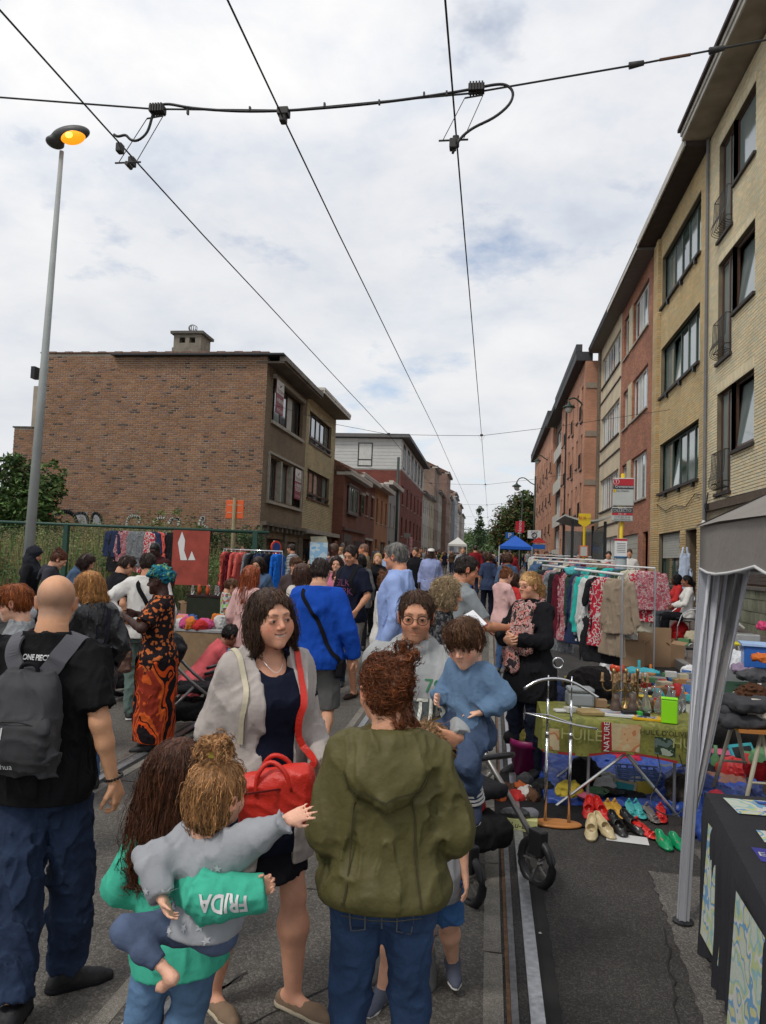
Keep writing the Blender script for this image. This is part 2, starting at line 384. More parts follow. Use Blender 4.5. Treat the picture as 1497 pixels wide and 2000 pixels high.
# ================================================================ people
def unit(v): v = nv(v);return v/max(float(np.linalg.norm(v)),1e-6)
def ik(a,t,l1,l2,hint):
 d = t-a;D = float(np.linalg.norm(d));D2 = min(max(D,abs(l1-l2)+.02),(l1+l2)*.998);u = d/max(D,1e-6)
 x = (D2*D2+l1*l1-l2*l2)/(2*D2);h = math.sqrt(max(l1*l1-x*x,0));p = nv(hint)-u*float(nv(hint) @ u);p = p/max(float(np.linalg.norm(p)),1e-6)
 return a+u*x+p*h,a+u*D2
def strands(sd,n,seg,step,r,seed,crown,down=.8,region=None,outw=.004,curl=0.,face=None,col=(.1,.05,.03),cv=.45):
 """thin hair locks that follow the hair volume from the crown downwards"""
 g = np.random.default_rng(seed);lo,hi = sd.bounds();P = (lo+(hi-lo)*g.random((n*2,3))).astype(np.float32)
 for _ in range(5):
  d = sd.pts(P);P = P-sd.grad(P)*d[:,None]
 ok = np.abs(sd.pts(P)) < .006
 if region is not None: ok &= region(P)
 P = P[ok][:n];n = len(P);path = [P]
 if n == 0: return None
 wob = g.normal(0,1,(n,3)).astype(np.float32)*.25;ph = g.random(n)*6.28;off = (outw*(.3+1.0*g.random(n))+(g.random(n) < .07)*outw*1.8).astype(np.float32)
 for k in range(seg):
  G = sd.grad(P);D = unit_rows(P-crown)*.7+nv((0,0,-down))+wob*.35
  if curl: D = D+curl*np.stack([np.cos(ph+k*1.3),np.sin(ph+k*1.3),np.sin(ph*2+k)*.5],1)
  D = D-G*(D*G).sum(1,keepdims=True);D = unit_rows(D);P = (P+D*step).astype(np.float32)
  d = sd.pts(P);d = np.clip(d,-.03,.03);P = P-sd.grad(P)*(d-off*(1+.6*k/seg))[:,None]*.9;path.append(P)
 A = np.stack(path,1);m = seg+1;rad = (r*(.55+g.random(n)*.8))[:,None]*np.array([.8]+[1]*(m-2)+[.15])
 if face is not None: rad = rad*(1-np.maximum.accumulate(face(A.reshape(-1,3)).reshape(n,m),axis=1))
 V = np.zeros((n,m,3,3),np.float32)
 Tn = np.gradient(A,axis=1);Tn = Tn/np.maximum(np.linalg.norm(Tn,axis=2,keepdims=True),1e-6);X = np.cross(Tn,nv((.2,.3,.9)));X /= np.maximum(np.linalg.norm(X,axis=2,keepdims=True),1e-6);Y = np.cross(Tn,X)
 for j in range(3):
  t = 2*PI*j/3;V[:,:,j] = A+(X*math.cos(t)+Y*math.sin(t))*rad[...,None]
 V = V.reshape(-1,3);b = (np.arange(n)[:,None,None]*m+np.arange(seg)[None,:,None])*3;j = np.arange(3)[None,None,:];j2 = (j+1) % 3
 Q = np.stack([b+j,b+j2,b+3+j2,b+3+j],-1).reshape(-1,4).astype(np.int32)
 c = nv(col)[None]*np.exp(g.normal(0,cv,(n,1))).astype(np.float32);C = np.repeat(c,m*3,0)
 return (V,Q),C
def unit_rows(a): return a/np.maximum(np.linalg.norm(a,axis=1,keepdims=True),1e-6)
def segd(P,a,b):
 a = nv(a);b = nv(b);d = b-a;t = np.clip(((P-a) @ d)/float(d @ d),0,1);return np.linalg.norm(P-a-t[:,None]*d,axis=1)
TP = {'m': [(-.24,0,.160,.110),(0,0,.165,.115),(.25,.0,.152,.110),(.5,.005,.162,.118),(.78,.006,.180,.122),(.93,-.008,.168,.100),(1.04,-.015,.115,.075),(1.15,-.018,.066,.062)],
      'f': [(-.24,0,.172,.115),(0,-.005,.176,.120),(.3,.0,.138,.100),(.5,.008,.144,.108),(.72,.026,.155,.128),(.93,-.008,.148,.092),(1.04,-.015,.100,.070),(1.15,-.018,.056,.056)],
      'c': [(-.24,0,.135,.105),(0,0,.138,.112),(.3,.008,.132,.112),(.5,.008,.138,.110),(.78,.0,.145,.108),(.93,-.005,.135,.092),(1.04,-.012,.100,.072),(1.15,-.015,.060,.058)]}
def hand(s,w,d,nrm,side,sc=1.,curl=.3,spread=.12,k=.006):
 """palm, four fingers and a thumb; d points along the fingers, nrm out of the palm"""
 d = unit(d);nrm = unit(nv(nrm)-d*float(nv(nrm) @ d));x = np.cross(d,nrm)*side
 L = [(.034,.068,.0,.0085),(.013,.076,.03,.009),(-.010,.071,.02,.0085),(-.031,.055,-.02,.0072)]
 s.cone(w,w+d*.05*sc,.027*sc,.036*sc,k=.012,flat=(nrm,.45))
 for i,(o,ln,cc,r) in enumerate(L):
  kn = w+(d*(.088-.006*abs(i-1))+x*o)*sc;s.cone(w+(d*.02+x*o*.5)*sc,kn,.014*sc,.0115*sc,k=.010)
  a = kn;ang = 0;u = d+x*(1.3-i)*spread*.5;u = unit(u)
  for j,fr in enumerate((.45,.30,.25)):
   ang += curl*(.55,.9,.6)[j]*(1+.12*i);v = u*math.cos(ang)+nrm*math.sin(ang);b = a+v*ln*fr*sc
   s.cone(a,b,r*(1.06-.1*j)*sc,r*(.98-.1*j)*sc,k=.003);a = b
 a = w+(d*.022+x*.026)*sc;v = unit(d*.62+x*.62+nrm*.35);b = a+v*.042*sc;s.cone(a,b,.0135*sc,.0115*sc,k=.012)
 v = unit(d*.85+x*.22+nrm*(.25+curl*.6));c = b+v*.030*sc;s.cone(b,c,.0105*sc,.009*sc,k=.004);v = unit(d*.9+nrm*(.2+curl*.5));s.cone(c,c+v*.022*sc,.009*sc,.0078*sc,k=.003)
def pose(H,sex='m',lean=0,side=0,twist=0,head=(0,0,0),arms=None,legs=None,hs=None,hipz=None,kid=0,hip=(0,0)):
 q = type('Pose',(),{})();s = H/1.75;q.s = s;q.sex = sex;q.H = H
 # kid 0 adult .. 1 toddler
 q.hs = hs if hs else (.955*(H/1.72)**.35 if kid == 0 else (.86+.1*min(max((H-.85)/.6,0),1)))
 hz = (.525-.07*kid)*H;shz = H-.223*q.hs-.066*s;q.hz = hz if hipz is None else hipz
 q.pel = nv((hip[0],hip[1],q.hz));q.T = rotm(twist,lean,side);q.L = shz-hz;q.w = s*(1+.16*kid)
 q.armL = (.285*s*(1-.14*kid),.25*s*(1-.14*kid));q.legL = (hz*.47,hz*.46);sw = {'m': .162,'f': .138,'c': .130}[sex]*q.w
 q.sh = {};q.el = {};q.wr = {};q.hp = {};q.kn = {};q.an = {};q.hd = {};q.ft = {}
 arms = arms or {};legs = legs or {}
 for sg,nm in ((-1,'L'),(1,'R')):
  q.sh[sg] = q.pel+q.T @ nv((sg*sw,-.012*s,q.L*.93));a = arms.get(nm,{});t = a.get('t',(sg*.09,.05,-.50));hint = a.get('h',(sg*.35,-1,-.1));tg = nv(a['a']) if 'a' in a else q.sh[sg]+nv(t)*s
  q.el[sg],q.wr[sg] = ik(q.sh[sg],tg,*q.armL,nv(hint));f = unit(q.wr[sg]-q.el[sg])
  q.hd[sg] = dict(d=nv(a.get('d',f)),n=nv(a.get('n',(-sg,.15,0))),c=a.get('c',.35),sp=a.get('sp',.1))
  q.hp[sg] = q.pel+rotm(twist*.5) @ nv((sg*.088*q.w,0,0));l = legs.get(nm,{});t = l.get('t',(sg*.10,.0,.075));t = nv(l['a']) if 'a' in l else nv(t)*s
  q.kn[sg],q.an[sg] = ik(q.hp[sg],t,*q.legL,nv(l.get('h',(sg*.08,1,.1))));q.ft[sg] = l.get('f',(sg*.18,1,-.05))
 q.nb = q.pel+q.T @ nv((0,-.022*s,q.L*1.02));hy,hp_,hr = head;q.HR = q.T @ rotm(hy*.3,hp_*.3,hr*.3) @ rotm(hy*.7,hp_*.7-lean*.6,hr*.7)
 q.nt = q.nb+(q.T @ nv((0,.25,1)))*.062*s;q.hc = q.nt+q.HR @ (nv((0,.035,.105))*q.hs)
 return q
def headsdf(s,q,lod,ex):
 s.frame(q.hc,q.HR,q.hs);fem = q.sex != 'm'
 s.ell((0,-.015,.030),(.075,.094,.085),k=.02).ell((0,.016,-.030),((.062 if fem else .064)*(1+.07*ex.get('fat',0)),.066,.072),k=.03);fw = 1+.07*ex.get('fat',0)
 s.ell((0,.028,-.068),((.046 if fem else .051)*fw*fw,.050,.044),k=.03).ell((0,.066,-.099),(.018 if fem else .023,.016,.016),k=.03)
 f = ex.get('fat',0)
 for g in (-1,1): s.ell((g*.040,.048,-.032),(.024+.008*f,.024,.024+.01*f),k=.022)
 if lod < 2: s.cone((-.034,.074,.026),(.034,.074,.026),.012,k=.022)
 s.cone((0,.080,.012),(0,.101,-.024),.0075,.0115,k=.014)
 if lod < 2:
  for g in (-1,1):
   s.ell((g*.0115,.091,-.031),(.008,.010,.007),k=.006)
   s.ell((g*.032,.101,.003),(.019,.016,.0125),k=.014,op='s');s.ell((g*.032,.0725,.001),(.0175,.0145,.0125),k=.005)
   o = ex.get('eye',.0038);s.ell((g*.032,.092,-.0005-ex.get('look',0)*.003),(.0135,.012,o),k=.003,op='s')
  w = ex.get('mw',.021);u = ex.get('smile',0);zc = -.062;tt = np.linspace(-1,1,7)
  cu = lambda t,y,z,b: (w*t,y-.010*t*t,z+u*b*t*t)
  for t0,t1 in zip(tt[:-1],tt[1:]):
   s.cone(cu(t0,.0795,zc+.003+u*.002,.010),cu(t1,.0795,zc+.003+u*.002,.010),.0035*(1.15-.6*abs(t0)),.0035*(1.15-.6*abs(t1)),k=.006).cone(cu(t0,.0785,zc-.0065-u*.002,.013),cu(t1,.0785,zc-.0065-u*.002,.013),.0045*(1.15-.6*abs(t0)),.0045*(1.15-.6*abs(t1)),k=.006)
  for t0,t1 in zip(tt[:-1],tt[1:]):
   gr = .0013+.0042*u;s.cone(cu(t0,.0855,zc-.0015,.0115),cu(t1,.0855,zc-.0015,.0115),gr*(1.1-.6*abs(t0)),gr*(1.1-.6*abs(t1)),k=.002,op='s')
 for g in (-1,1):
  R = rotm(g*-22,0,g*8);s.ell((g*.079,-.006,-.004),(.009,.019,.031),R=R,k=.006)
  if lod < 2: s.ell((g*.0885,.000,-.002),(.007,.010,.019),R=R,k=.004,op='s')
 s.cone((0,-.030,-.050),(0,-.036,-.100),.052,.050,k=.03);s.frame()
 nr = (.054 if q.sex == 'm' else .046)*q.s**.6*(1+.0*lod);s.cone(q.nt+q.HR @ nv((0,-.01,.02)),q.nb,nr,nr*1.12,k=.03)
def headcol(P,q,skin,hairc,ex):
 C = np.tile(nv(skin),(len(P),1));L = ((P-q.hc) @ q.HR)/q.hs;red = nv((skin[0]*1.02,skin[1]*.52,skin[2]*.48))
 def mixc(w,c): nonlocal C;w = np.clip(w,0,1)[:,None];C = C*(1-w)+nv(c)*w
 on = np.abs(L).max(1) < .2
 for g in (-1,1): mixc(np.exp(-(np.linalg.norm(L-nv((g*.044,.06,-.034)),axis=1)/.026)**2)*.5*ex.get('blush',.6)*on,red)
 mixc(np.exp(-(np.linalg.norm(L-nv((0,.11,-.028)),axis=1)/.018)**2)*.35*on,red)
 if ex.get('stub'):
  w = .75*np.clip((-.030-L[:,2])/.045,0,1)*np.clip((L[:,1]+.01)/.05,0,1)*np.clip((L[:,2]+.14)/.02,0,1)*ex['stub']*on
  ms_ = np.exp(-(segd(L,(-.022,.09,-.052),(.022,.09,-.052))/.007)**2)*ex['stub']*1.2;mixc(np.maximum(w,ms_),nv(hairc)*.8)
 w = ex.get('mw',.021);u = ex.get('smile',0);lip = ex.get('lip',nv(skin)*nv((.85,.50,.48)));tt = np.linspace(-1,1,7);zc = -.062
 pl = lambda y,z,b: np.min([segd(L,(w*p,y-.010*p*p,z+u*b*p*p),(w*r,y-.010*r*r,z+u*b*r*r)) for p,r in zip(tt[:-1],tt[1:])],0)
 mixc(np.clip((.0052-np.minimum(pl(.0825,zc+.0025+u*.002,.010),pl(.082,zc-.006-u*.002,.013)))/.003,0,1)*.85*on,lip);dg = pl(.083,zc-.0015,.0115)
 if u > .5: mixc(np.clip((.0044-dg)/.0016,0,1)*(np.abs(L[:,0]) < w*.74)*on,(.56,.50,.42))
 else: mixc(np.clip((.0020-dg)/.0013,0,1)*.7*on,nv(skin)*.15)
 for g in (-1,1):
  db = np.minimum(segd(L,(g*.014,.088,.0235),(g*.032,.086,.0285)),segd(L,(g*.032,.086,.0285),(g*.049,.072,.0235)));mixc(np.clip((.0052-db)/.003,0,1)*ex.get('brow',.65)*on,nv(hairc)*.7)
  de = np.minimum(segd(L,(g*.019,.082,.0015),(g*.032,.086,.0068)),segd(L,(g*.032,.086,.0068),(g*.046,.080,.002)));mixc(np.clip((.0028-de)/.0018,0,1)*.85*on,(.02,.012,.01))
  mixc(np.exp(-(np.linalg.norm((L-nv((g*.032,.084,.0)))*nv((1,1,1.3)),axis=1)/.016)**2)*.28*on,nv(skin)*nv((.45,.32,.33)))
  mixc(np.exp(-(np.linalg.norm(L-nv((g*.08,-.006,-.004)),axis=1)/.03)**2)*.45*on,red)
 if 'scalp' in ex:
  w = np.clip((L[:,2]*.9-L[:,1]*1.0+.02)/.05,0,1)*np.clip((L[:,2]+.075)/.03,0,1)*(np.clip((.085-L[:,2])/.07,0,1))*ex['scalp']*on;mixc(w,(.13,.10,.085))
 return C
def eyes(q,parent,iris=(.06,.04,.02),look=(0,0)):
 for g in (-1,1):
  mb = MB();n = 12;D = Vector((look[0],1,look[1])).normalized();c = Vector((g*.032,.0735,.001));rows = []
  Rq = D.to_track_quat('Z','Y');prof = [0,.22,.26,.54,.60,.9,1.3,1.6]
  for t in prof:
   r = .0128*math.sin(t);z = .0128*math.cos(t)
   rows.append([c+Rq @ Vector((r*math.cos(2*PI*k/n),r*math.sin(2*PI*k/n),z)) for k in range(n)])
  cs = [(.005,.004,.004),(.005,.004,.004),iris,(.02,.015,.01),(.46,.42,.39),(.46,.40,.36),(.4,.28,.24)]
  for i in range(len(prof)-1):
   mb.add(rows[i]+rows[i+1],[(k,(k+1) % n,n+(k+1) % n,n+k) for k in range(n)],cs[i])
  M4 = Matrix.Translation(Vector([float(x) for x in q.hc])) @ (Matrix([[float(x) for x in r] for r in q.HR])*1.0).to_4x4()
  M4 = M4 @ Matrix.Scale(q.hs,4);mb.v = [tuple(M4 @ Vector(v)) for v in mb.v]
  mb.build('eye',MT('eye',(.6,.6,.6),.12,0,attr='Col',spec=.6),parent,smooth=True)
def hairsdf(q,st,seed=0,L=.25,vol=1.):
 s = S();s.frame(q.hc,q.HR,q.hs);v = vol
 def opening(w=.066,zt=.052,dep=.05,zb=-.13):
  # the face: everything in front of a curved hairline
  zc = (zt+zb)/2;s.ell((0,.028+dep+.04,zc),(w,.082,(zt-zb)/2),k=.012,op='s')
 if st in ('short','recede','tuft','fringe','buzz'):
  t = {'buzz': .3,'recede': .7}.get(st,1.)*v
  s.ell((0,-.016,.034),(.0755+.007*t,.0955+.008*t,.086+.010*t),k=.02).ell((0,-.052,-.012),(.062+.004*t,.052+.006*t,.052),k=.03)
  if st == 'tuft' or st == 'fringe': s.ell((.005,.045,.098),(.055,.042,.024*v),k=.02)
  if st == 'fringe': s.ell((-.01,.072,.060),(.058,.022,.026),R=rotm(0,-20,10),k=.02)
  zt = {'fringe': .042,'recede': .084}.get(st,.066);opening(.072,zt,.035 if st != 'fringe' else .055)
  for g in (-1,1): s.ell((g*.085,.004,-.016),(.018,.022,.030),k=.008,op='s');s.ell((g*.07,.045,-.05),(.03,.045,.05),k=.01,op='s')
  s.box((0,-.03,-.140),(.15,.15,.075),k=.015,op='s')
 elif st in ('bob','curly','pixie'):
  b = {'bob': 1,'curly': .72,'pixie': .5}[st];s.ell((0,-.016,.036),(.078+.007*v,.099+.005*v,.088+.008*v),k=.02)
  s.ell((0,-.058,-.030*b),(.080+.014*v,.066,.065+.040*b),k=.03)
  for g in (-1,1): s.ell((g*(.064+.010*v),-.008,-.030*b-.005),(.026+.009*v,.050,.050+.040*b),R=rotm(0,0,g*-6),k=.025)
  opening(.063,.080,.036 if st == 'bob' else .024)
  s.ell((0,.095,-.075),(.066,.085,.07),k=.01,op='s');s.box((0,-.03,-.215 if b == 1 else -.150),(.2,.2,.075),k=.02,op='s')
 elif st in ('long','side'):
  s.ell((0,-.016,.036),(.083,.102,.092),k=.02).ell((0,-.055,-.02),(.082*v,.06,.085),k=.03)
  for g in (-1,1): s.ell((g*.070,-.004,-.035),(.030,.052,.10),k=.025)
  s.loft([(-L,0,-.078,.035*v,.016),(-L*.8,0,-.088,.075*v,.034),(-L*.5,0,-.080,.098*v,.044),(-.08,0,-.052,.096*v,.062),(.03,0,-.03,.078,.078)],k=.03)
  opening(.060,.070,.030);s.ell((0,.105,-.11),(.062,.09,.12),k=.012,op='s')
 elif st in ('bun','updo','pony','sprout'):
  s.ell((0,-.017,.034),(.081,.100,.090),k=.02).ell((0,-.056,-.020),(.066,.052,.06),k=.03)
  opening(.070,.058,.03)
  for g in (-1,1): s.ell((g*.087,.004,-.016),(.018,.022,.030),k=.008,op='s');s.ell((g*.072,.045,-.05),(.03,.045,.05),k=.01,op='s')
  s.box((0,-.03,-.150),(.15,.15,.075),k=.015,op='s')
  if st == 'bun': s.ell((0,-.085,.105),(.032,.032,.028),k=.012)
  if st == 'updo':
   s.ell((.012,-.100,.030),(.046,.040,.060),R=rotm(0,0,18),k=.014).ell((.030,-.080,.085),(.040,.034,.032),k=.012).ell((.045,-.085,.118),(.024,.022,.016),k=.008)
   g = np.random.default_rng(4)
   for i in range(16):
    a = nv((.035,-.08,.105));d = unit(g.normal(0,1,3)+nv((.5,-.1,.7)));s.cone(a,a+d*.055,.006,.0018,k=.006)
   for i in range(7): a = nv((g.uniform(-.05,.05),-.085,-.06));s.cone(a,a+nv((g.normal(0,.012),-.012,-.045)),.007,.002,k=.006)
  if st == 'pony': s.cone((0,-.10,.0),(0,-.135,-.03),.030,.034,k=.02).cone((0,-.135,-.03),(0,-.130,-L),.036,.012,k=.02)
  if st == 'sprout':
   s.ell((0,-.05,-.045),(.078,.055,.055),k=.02);s.cone((.0,-.02,.12),(.0,-.03,.165),.014,.017,k=.01)
   for i in range(9): a = i*2.4;s.cone((0,-.03,.16),(.035*math.cos(a),-.03+.03*math.sin(a),.188),.011,.008,k=.008).cone((.035*math.cos(a),-.03+.03*math.sin(a),.188),(.062*math.cos(a),-.03+.05*math.sin(a),.15),.008,.003,k=.006)
 s.frame()
 am = {'curly': .012,'pixie': .010,'bob': .006,'buzz': .001}.get(st,.0045);sc_ = (70,70,70) if st in ('curly',) else (75,60,16)
 s.fold = [folds(am,sc_,seed,R=q.HR,fine=.8)]
 return s
def topsdf(q,sp):
 k = sp.get('inf',.012);s = S();prof = TP[q.sex];w = q.w*q.g;hem = sp.get('hem',-.30);fl = sp.get('flare',0.)
 rows = []
 base = [r for r in prof if r[0] > hem];r0 = prof[0]
 ov = sp.get('over',.020) if hem < .02 else 0
 rows.append((hem*q.L,0,r0[1]*w-ov*.3,(r0[2]+fl)*w+ov,(r0[3]+fl*.7)*w+ov*1.2))
 base = [r for r in base if r[0] < 1.0]+[(1.03,-.015,base[-2][2]*1.02,base[-2][3]),(1.10,-.018,base[-1][2]+.012,base[-1][3]+.008)]
 for f,cy,rx,ry in base:
  t = max(0,1-(f-hem)/.6) if f < .3 else 0
  rows.append((f*q.L,0,cy*w,(rx+fl*t+sp.get('loose',0)*(1 if f < .9 else 0))*w+(ov if f < .1 else ov*.4 if f < .3 else 0),(ov*1.2 if f < .1 else 0)+(ry+fl*.7*t+sp.get('loose',0)*(1 if f < .9 else 0))*w))
 s.frame(q.pel,q.T);s.loft(rows,inf=k,n=2.25);s.frame()
 if q.bust and sp.get('bust',1):
  for g in (-1,1): s.ell(q.pel+q.T @ nv((g*.068*w,.085*w,q.L*.66)),nv((.062,.055,.06))*w*q.bust,k=.04)
 if q.belly: s.ell(q.pel+q.T @ nv((0,.05*w,q.L*.28)),nv((.15,.12,.16))*w*q.belly,k=.05)
 sl = sp.get('sleeve',2.);lo = sp.get('arm',.010)
 for g in (-1,1):
  a,b,c = q.sh[g],q.el[g],q.wr[g];A = (.048*q.w*q.ag+k+lo*.35);B = (.039*q.w*q.ag+k*.8+lo*.7);Cc = (.028*q.w*q.ag+k*.6+lo*.5)
  s.ell(a+q.T @ nv((-g*.012,0,-.006))*q.s,nv((.052,.058,.056))*q.w*q.ag+k*.8,k=.035)
  if sl <= 1: e = a+(b-a)*sl;s.cone(a,e,A,A*1.04,k=.03,cap=True)
  else: e = b+(c-b)*(sl-1);s.cone(a,b,A,B,k=.022).cone(b,e,B,B+(Cc-B)*(sl-1),k=.014,cap=True)
 nr = (.054 if q.sex == 'm' else .046)*q.s**.6*1.12+.003+sp.get('neck',0)
 s.cone(q.nt+(q.nt-q.nb)*.6,q.nb+(q.nb-q.nt)*(.1+sp.get('scoop',0)*4),nr,nr,k=.006,op='s')
 if sp.get('scoop'): s.ell(q.nb+q.T @ nv((0,.09,-.01))*q.s,nv((.085,.07,.04+sp['scoop']))*q.s,k=.01,op='s')
 if sp.get('collar'):
  R_ = q.T;cc = q.nb+q.T @ nv((0,.012,.012))*q.s
  for i in range(14):
   t0,t1 = 2*PI*i/14,2*PI*(i+1)/14;f = lambda t: cc+R_ @ nv((math.sin(t)*(nr+.012),-math.cos(t)*(nr+.016),.02+.012*math.cos(t)))
   s.cone(f(t0),f(t1),sp['collar'],k=.01)
 if sp.get('hood'):
  h = sp['hood'];cc = q.nb+q.T @ nv((0,0,-.01))*q.s
  pts = [cc+q.T @ (nv((math.sin(t)*.105,-math.cos(t)*.085-.005,-.02+.045*math.cos(t)-(.05 if abs(math.sin(t)) < .5 and math.cos(t) < 0 else 0)))*q.s) for t in np.linspace(-2.5,2.5,15)]
  for i in range(14): s.cone(pts[i],pts[i+1],.026*q.s,k=.012)
  s.ell(cc+q.T @ nv((0,-.115,-.075))*q.s*h,nv((.135,.040,.105))*q.s*h,R=q.T @ rotm(0,14,0),k=.02)
  s.cone(cc+q.T @ nv((-.12,-.06,.0))*q.s*h,cc+q.T @ nv((0,-.155,-.16))*q.s*h,.018*q.s,.024*q.s,k=.014).cone(cc+q.T @ nv((.12,-.06,.0))*q.s*h,cc+q.T @ nv((0,-.155,-.16))*q.s*h,.018*q.s,.024*q.s,k=.014)
 if sp.get('rib'):   # gathered hem
  for i in range(24):
   t0,t1 = 2*PI*i/24,2*PI*(i+1)/24;rx = (r0[2]+.0)*w+k;ry = r0[3]*w+k
   f = lambda t: q.pel+q.T @ nv((math.sin(t)*rx,math.cos(t)*ry,hem*q.L+.02));s.cone(f(t0),f(t1),.016,k=.012)
 if sp.get('open'):
  o = sp['open'];s.box(q.pel+q.T @ nv((0,.20,q.L*.35)),(o*q.w,.19,q.L*1.2),R=q.T,k=.015,op='s')
 a = sp.get('fold',.014)
 if a:
  a *= (1,.62,.5)[q.lod]
  f0 = folds(a,sp.get('fs',(8,8,3.0)),sp.get('seed',1),R=q.T);tz = q.T[:,2];s.fold = [lambda P: f0(P)*np.clip(((P-q.pel) @ tz-hem*q.L)/.06,.12,1)]
 return s
def botsdf(q,sp):
 k = sp.get('inf',.010);s = S();prof = TP[q.sex];w = q.w*q.g;t = sp['k']
 R = rotm(q.twist*.5)
 if t in ('trousers','shorts','jeans'):
  s.frame(q.pel,q.T);s.loft([(-.16*q.L,0,0,.135*w,.10*w)]+[(f*q.L,0,cy*w,rx*w,ry*w) for f,cy,rx,ry in prof if -.1 < f < .2]+[(.24*q.L,0,0,prof[2][2]*w*1.04,prof[2][3]*w*1.04)],inf=k*.8,k=.03,n=2.2);s.frame()
  for g in (-1,1):
   a,b,c = q.hp[g]+nv((0,0,-.03*q.s)),q.kn[g],q.an[g];A = .088*w+k;B = .054*q.w*q.g**.5+k+sp.get('loose',0);Cc = .038*q.w+k+sp.get('loose',0)
   s.ell(a+nv((g*.004,-.028*w,.0)),nv((.088,.085,.095))*w,k=.04)
   if t == 'shorts':
    fr = sp.get('len',.95);e = a+(b-a)*fr;s.cone(a,e,A,B*1.22,k=.03,cap=True)
   else:
    fr = sp.get('len',1.);m = b+(c-b)*.4;s.cone(a,b,A,B,k=.03).cone(b,m,B,(.052*q.w+k+sp.get('loose',0)),k=.03).cone(m,b+(c-b)*fr,.052*q.w+k+sp.get('loose',0),Cc,k=.02,cap=True)
    if sp.get('cuff'): e = b+(c-b)*fr;s.cone(e,e+(b-c)*.05,Cc+.006,k=.004,cap=True)
 elif t == 'skirt':
  hz = sp.get('hemz',.5);n = q.hz+.1*q.L;P = q.pel;f = sp.get('flare',.03);bx,by = sp.get('off',(0,0))
  s.loft([(hz,P[0]+bx,P[1]+by,(.17+f)*w,(.125+f)*w),(q.hz-.12*q.s,P[0]+bx*.4,P[1]+by*.4,(.178+f*.4)*w,(.13+f*.4)*w),(q.hz,P[0],P[1],.172*w,.125*w),(n,P[0],P[1],.14*w,.105*w)],inf=k,n=2.1)
 a = sp.get('fold',.010)
 if a: s.fold = [folds(a*(1,.7,.5)[q.lod],sp.get('fs',(9,9,6)),sp.get('seed',2))]
 return s
def bodysdf(q,lod,ex):
 s = S();headsdf(s,q,lod,ex);w = q.w*q.g;prof = TP[q.sex]
 s.frame(q.pel,q.T);s.loft([(f*q.L,0,cy*w,rx*w*(.6 if f < -.1 else 1),ry*w*(.45 if f < -.1 else .92)) for f,cy,rx,ry in prof],inf=-.020,k=.02);s.frame()
 for g in (-1,1):
  a,b,c = q.sh[g],q.el[g],q.wr[g];z = q.w*q.ag;m = b+(c-b)*.35;v = .82 if q.slv > 1.2 else 1.
  s.cone(a,b,.046*z*v,.038*z*v,k=.03).cone(b,m,.038*z*v,.037*z*v,k=.02).cone(m,c,.037*z*v,.026*z,k=.02,flat=(q.hd[g]['n'],.82))
  h = q.hd[g]
  if lod < 2: hand(s,c,h['d'],h['n'],-g,q.hsz,h['c'],h['sp'],)
  else: s.cone(c,c+unit(h['d'])*.10*q.s,.03*q.s,.034*q.s,k=.02,flat=(h['n'],.5)).cone(c+unit(h['d'])*.10*q.s,c+unit(h['d'])*.16*q.s,.026*q.s,.014*q.s,k=.01,flat=(h['n'],.6))
  a,b,c = q.hp[g],q.kn[g],q.an[g];m = b+(c-b)*.32-unit(np.cross(np.cross(c-b,nv(q.ft[g])),c-b)+1e-6)*0
  v = .8 if q.lgc else 1.;s.cone(a,b,.08*w*v,.050*q.w*v,k=.03).cone(b,m,.048*q.w*v,.053*q.w*q.calf*v,k=.03).cone(m,c,.052*q.w*q.calf*v,.034*q.w*v,k=.03)
  f = unit(q.ft[g]);s.cone(c+nv((0,0,-.025))*q.s-f*.03*q.s,c+f*.10*q.s+nv((0,0,-.045))*q.s,.034*q.s,.030*q.s,k=.02).cone(c+f*.10*q.s+nv((0,0,-.045))*q.s,c+f*.155*q.s+nv((0,0,-.052))*q.s,.028*q.s,.018*q.s,k=.015)
 return s
def shoesdf(q,sp,g):
 s = S();c = q.an[g];f = unit(q.ft[g]);u = nv((0,0,1));u = unit(u-f*float(u @ f));z = q.s*1.0;sol = c-u*.062*z
 a = sol-f*.045*z;b = sol+f*.125*z;x = np.cross(f,u)
 s.cone(a+u*.022*z,b+u*.016*z,.036*z,.033*z,k=.01,flat=(x,.98));s.cone(b+u*.016*z,b+f*.045*z+u*.012*z,.036*z,.026*z,k=.02)
 if sp.get('k') != 'flat': s.cone(c-f*.015*z-u*.01*z,sol+f*.08*z+u*.03*z,.042*z,.03*z,k=.03).cone(c-f*.015*z-u*.02*z,c+u*(.012+sp.get('high',0))*z-f*.012*z,.042*z,.041*z,k=.02,cap=True)
 s.plane(sol,-u);s.fold = [folds(.002,(30,30,30),3)]
 t = S();t.cone(a,b,.040*z,.038*z,k=.01).cone(b,b+f*.045*z,.038*z,.028*z,k=.02).plane(sol+u*.014*z,u).plane(sol-u*.006*z,-u)
 return s,t
_pc = {}
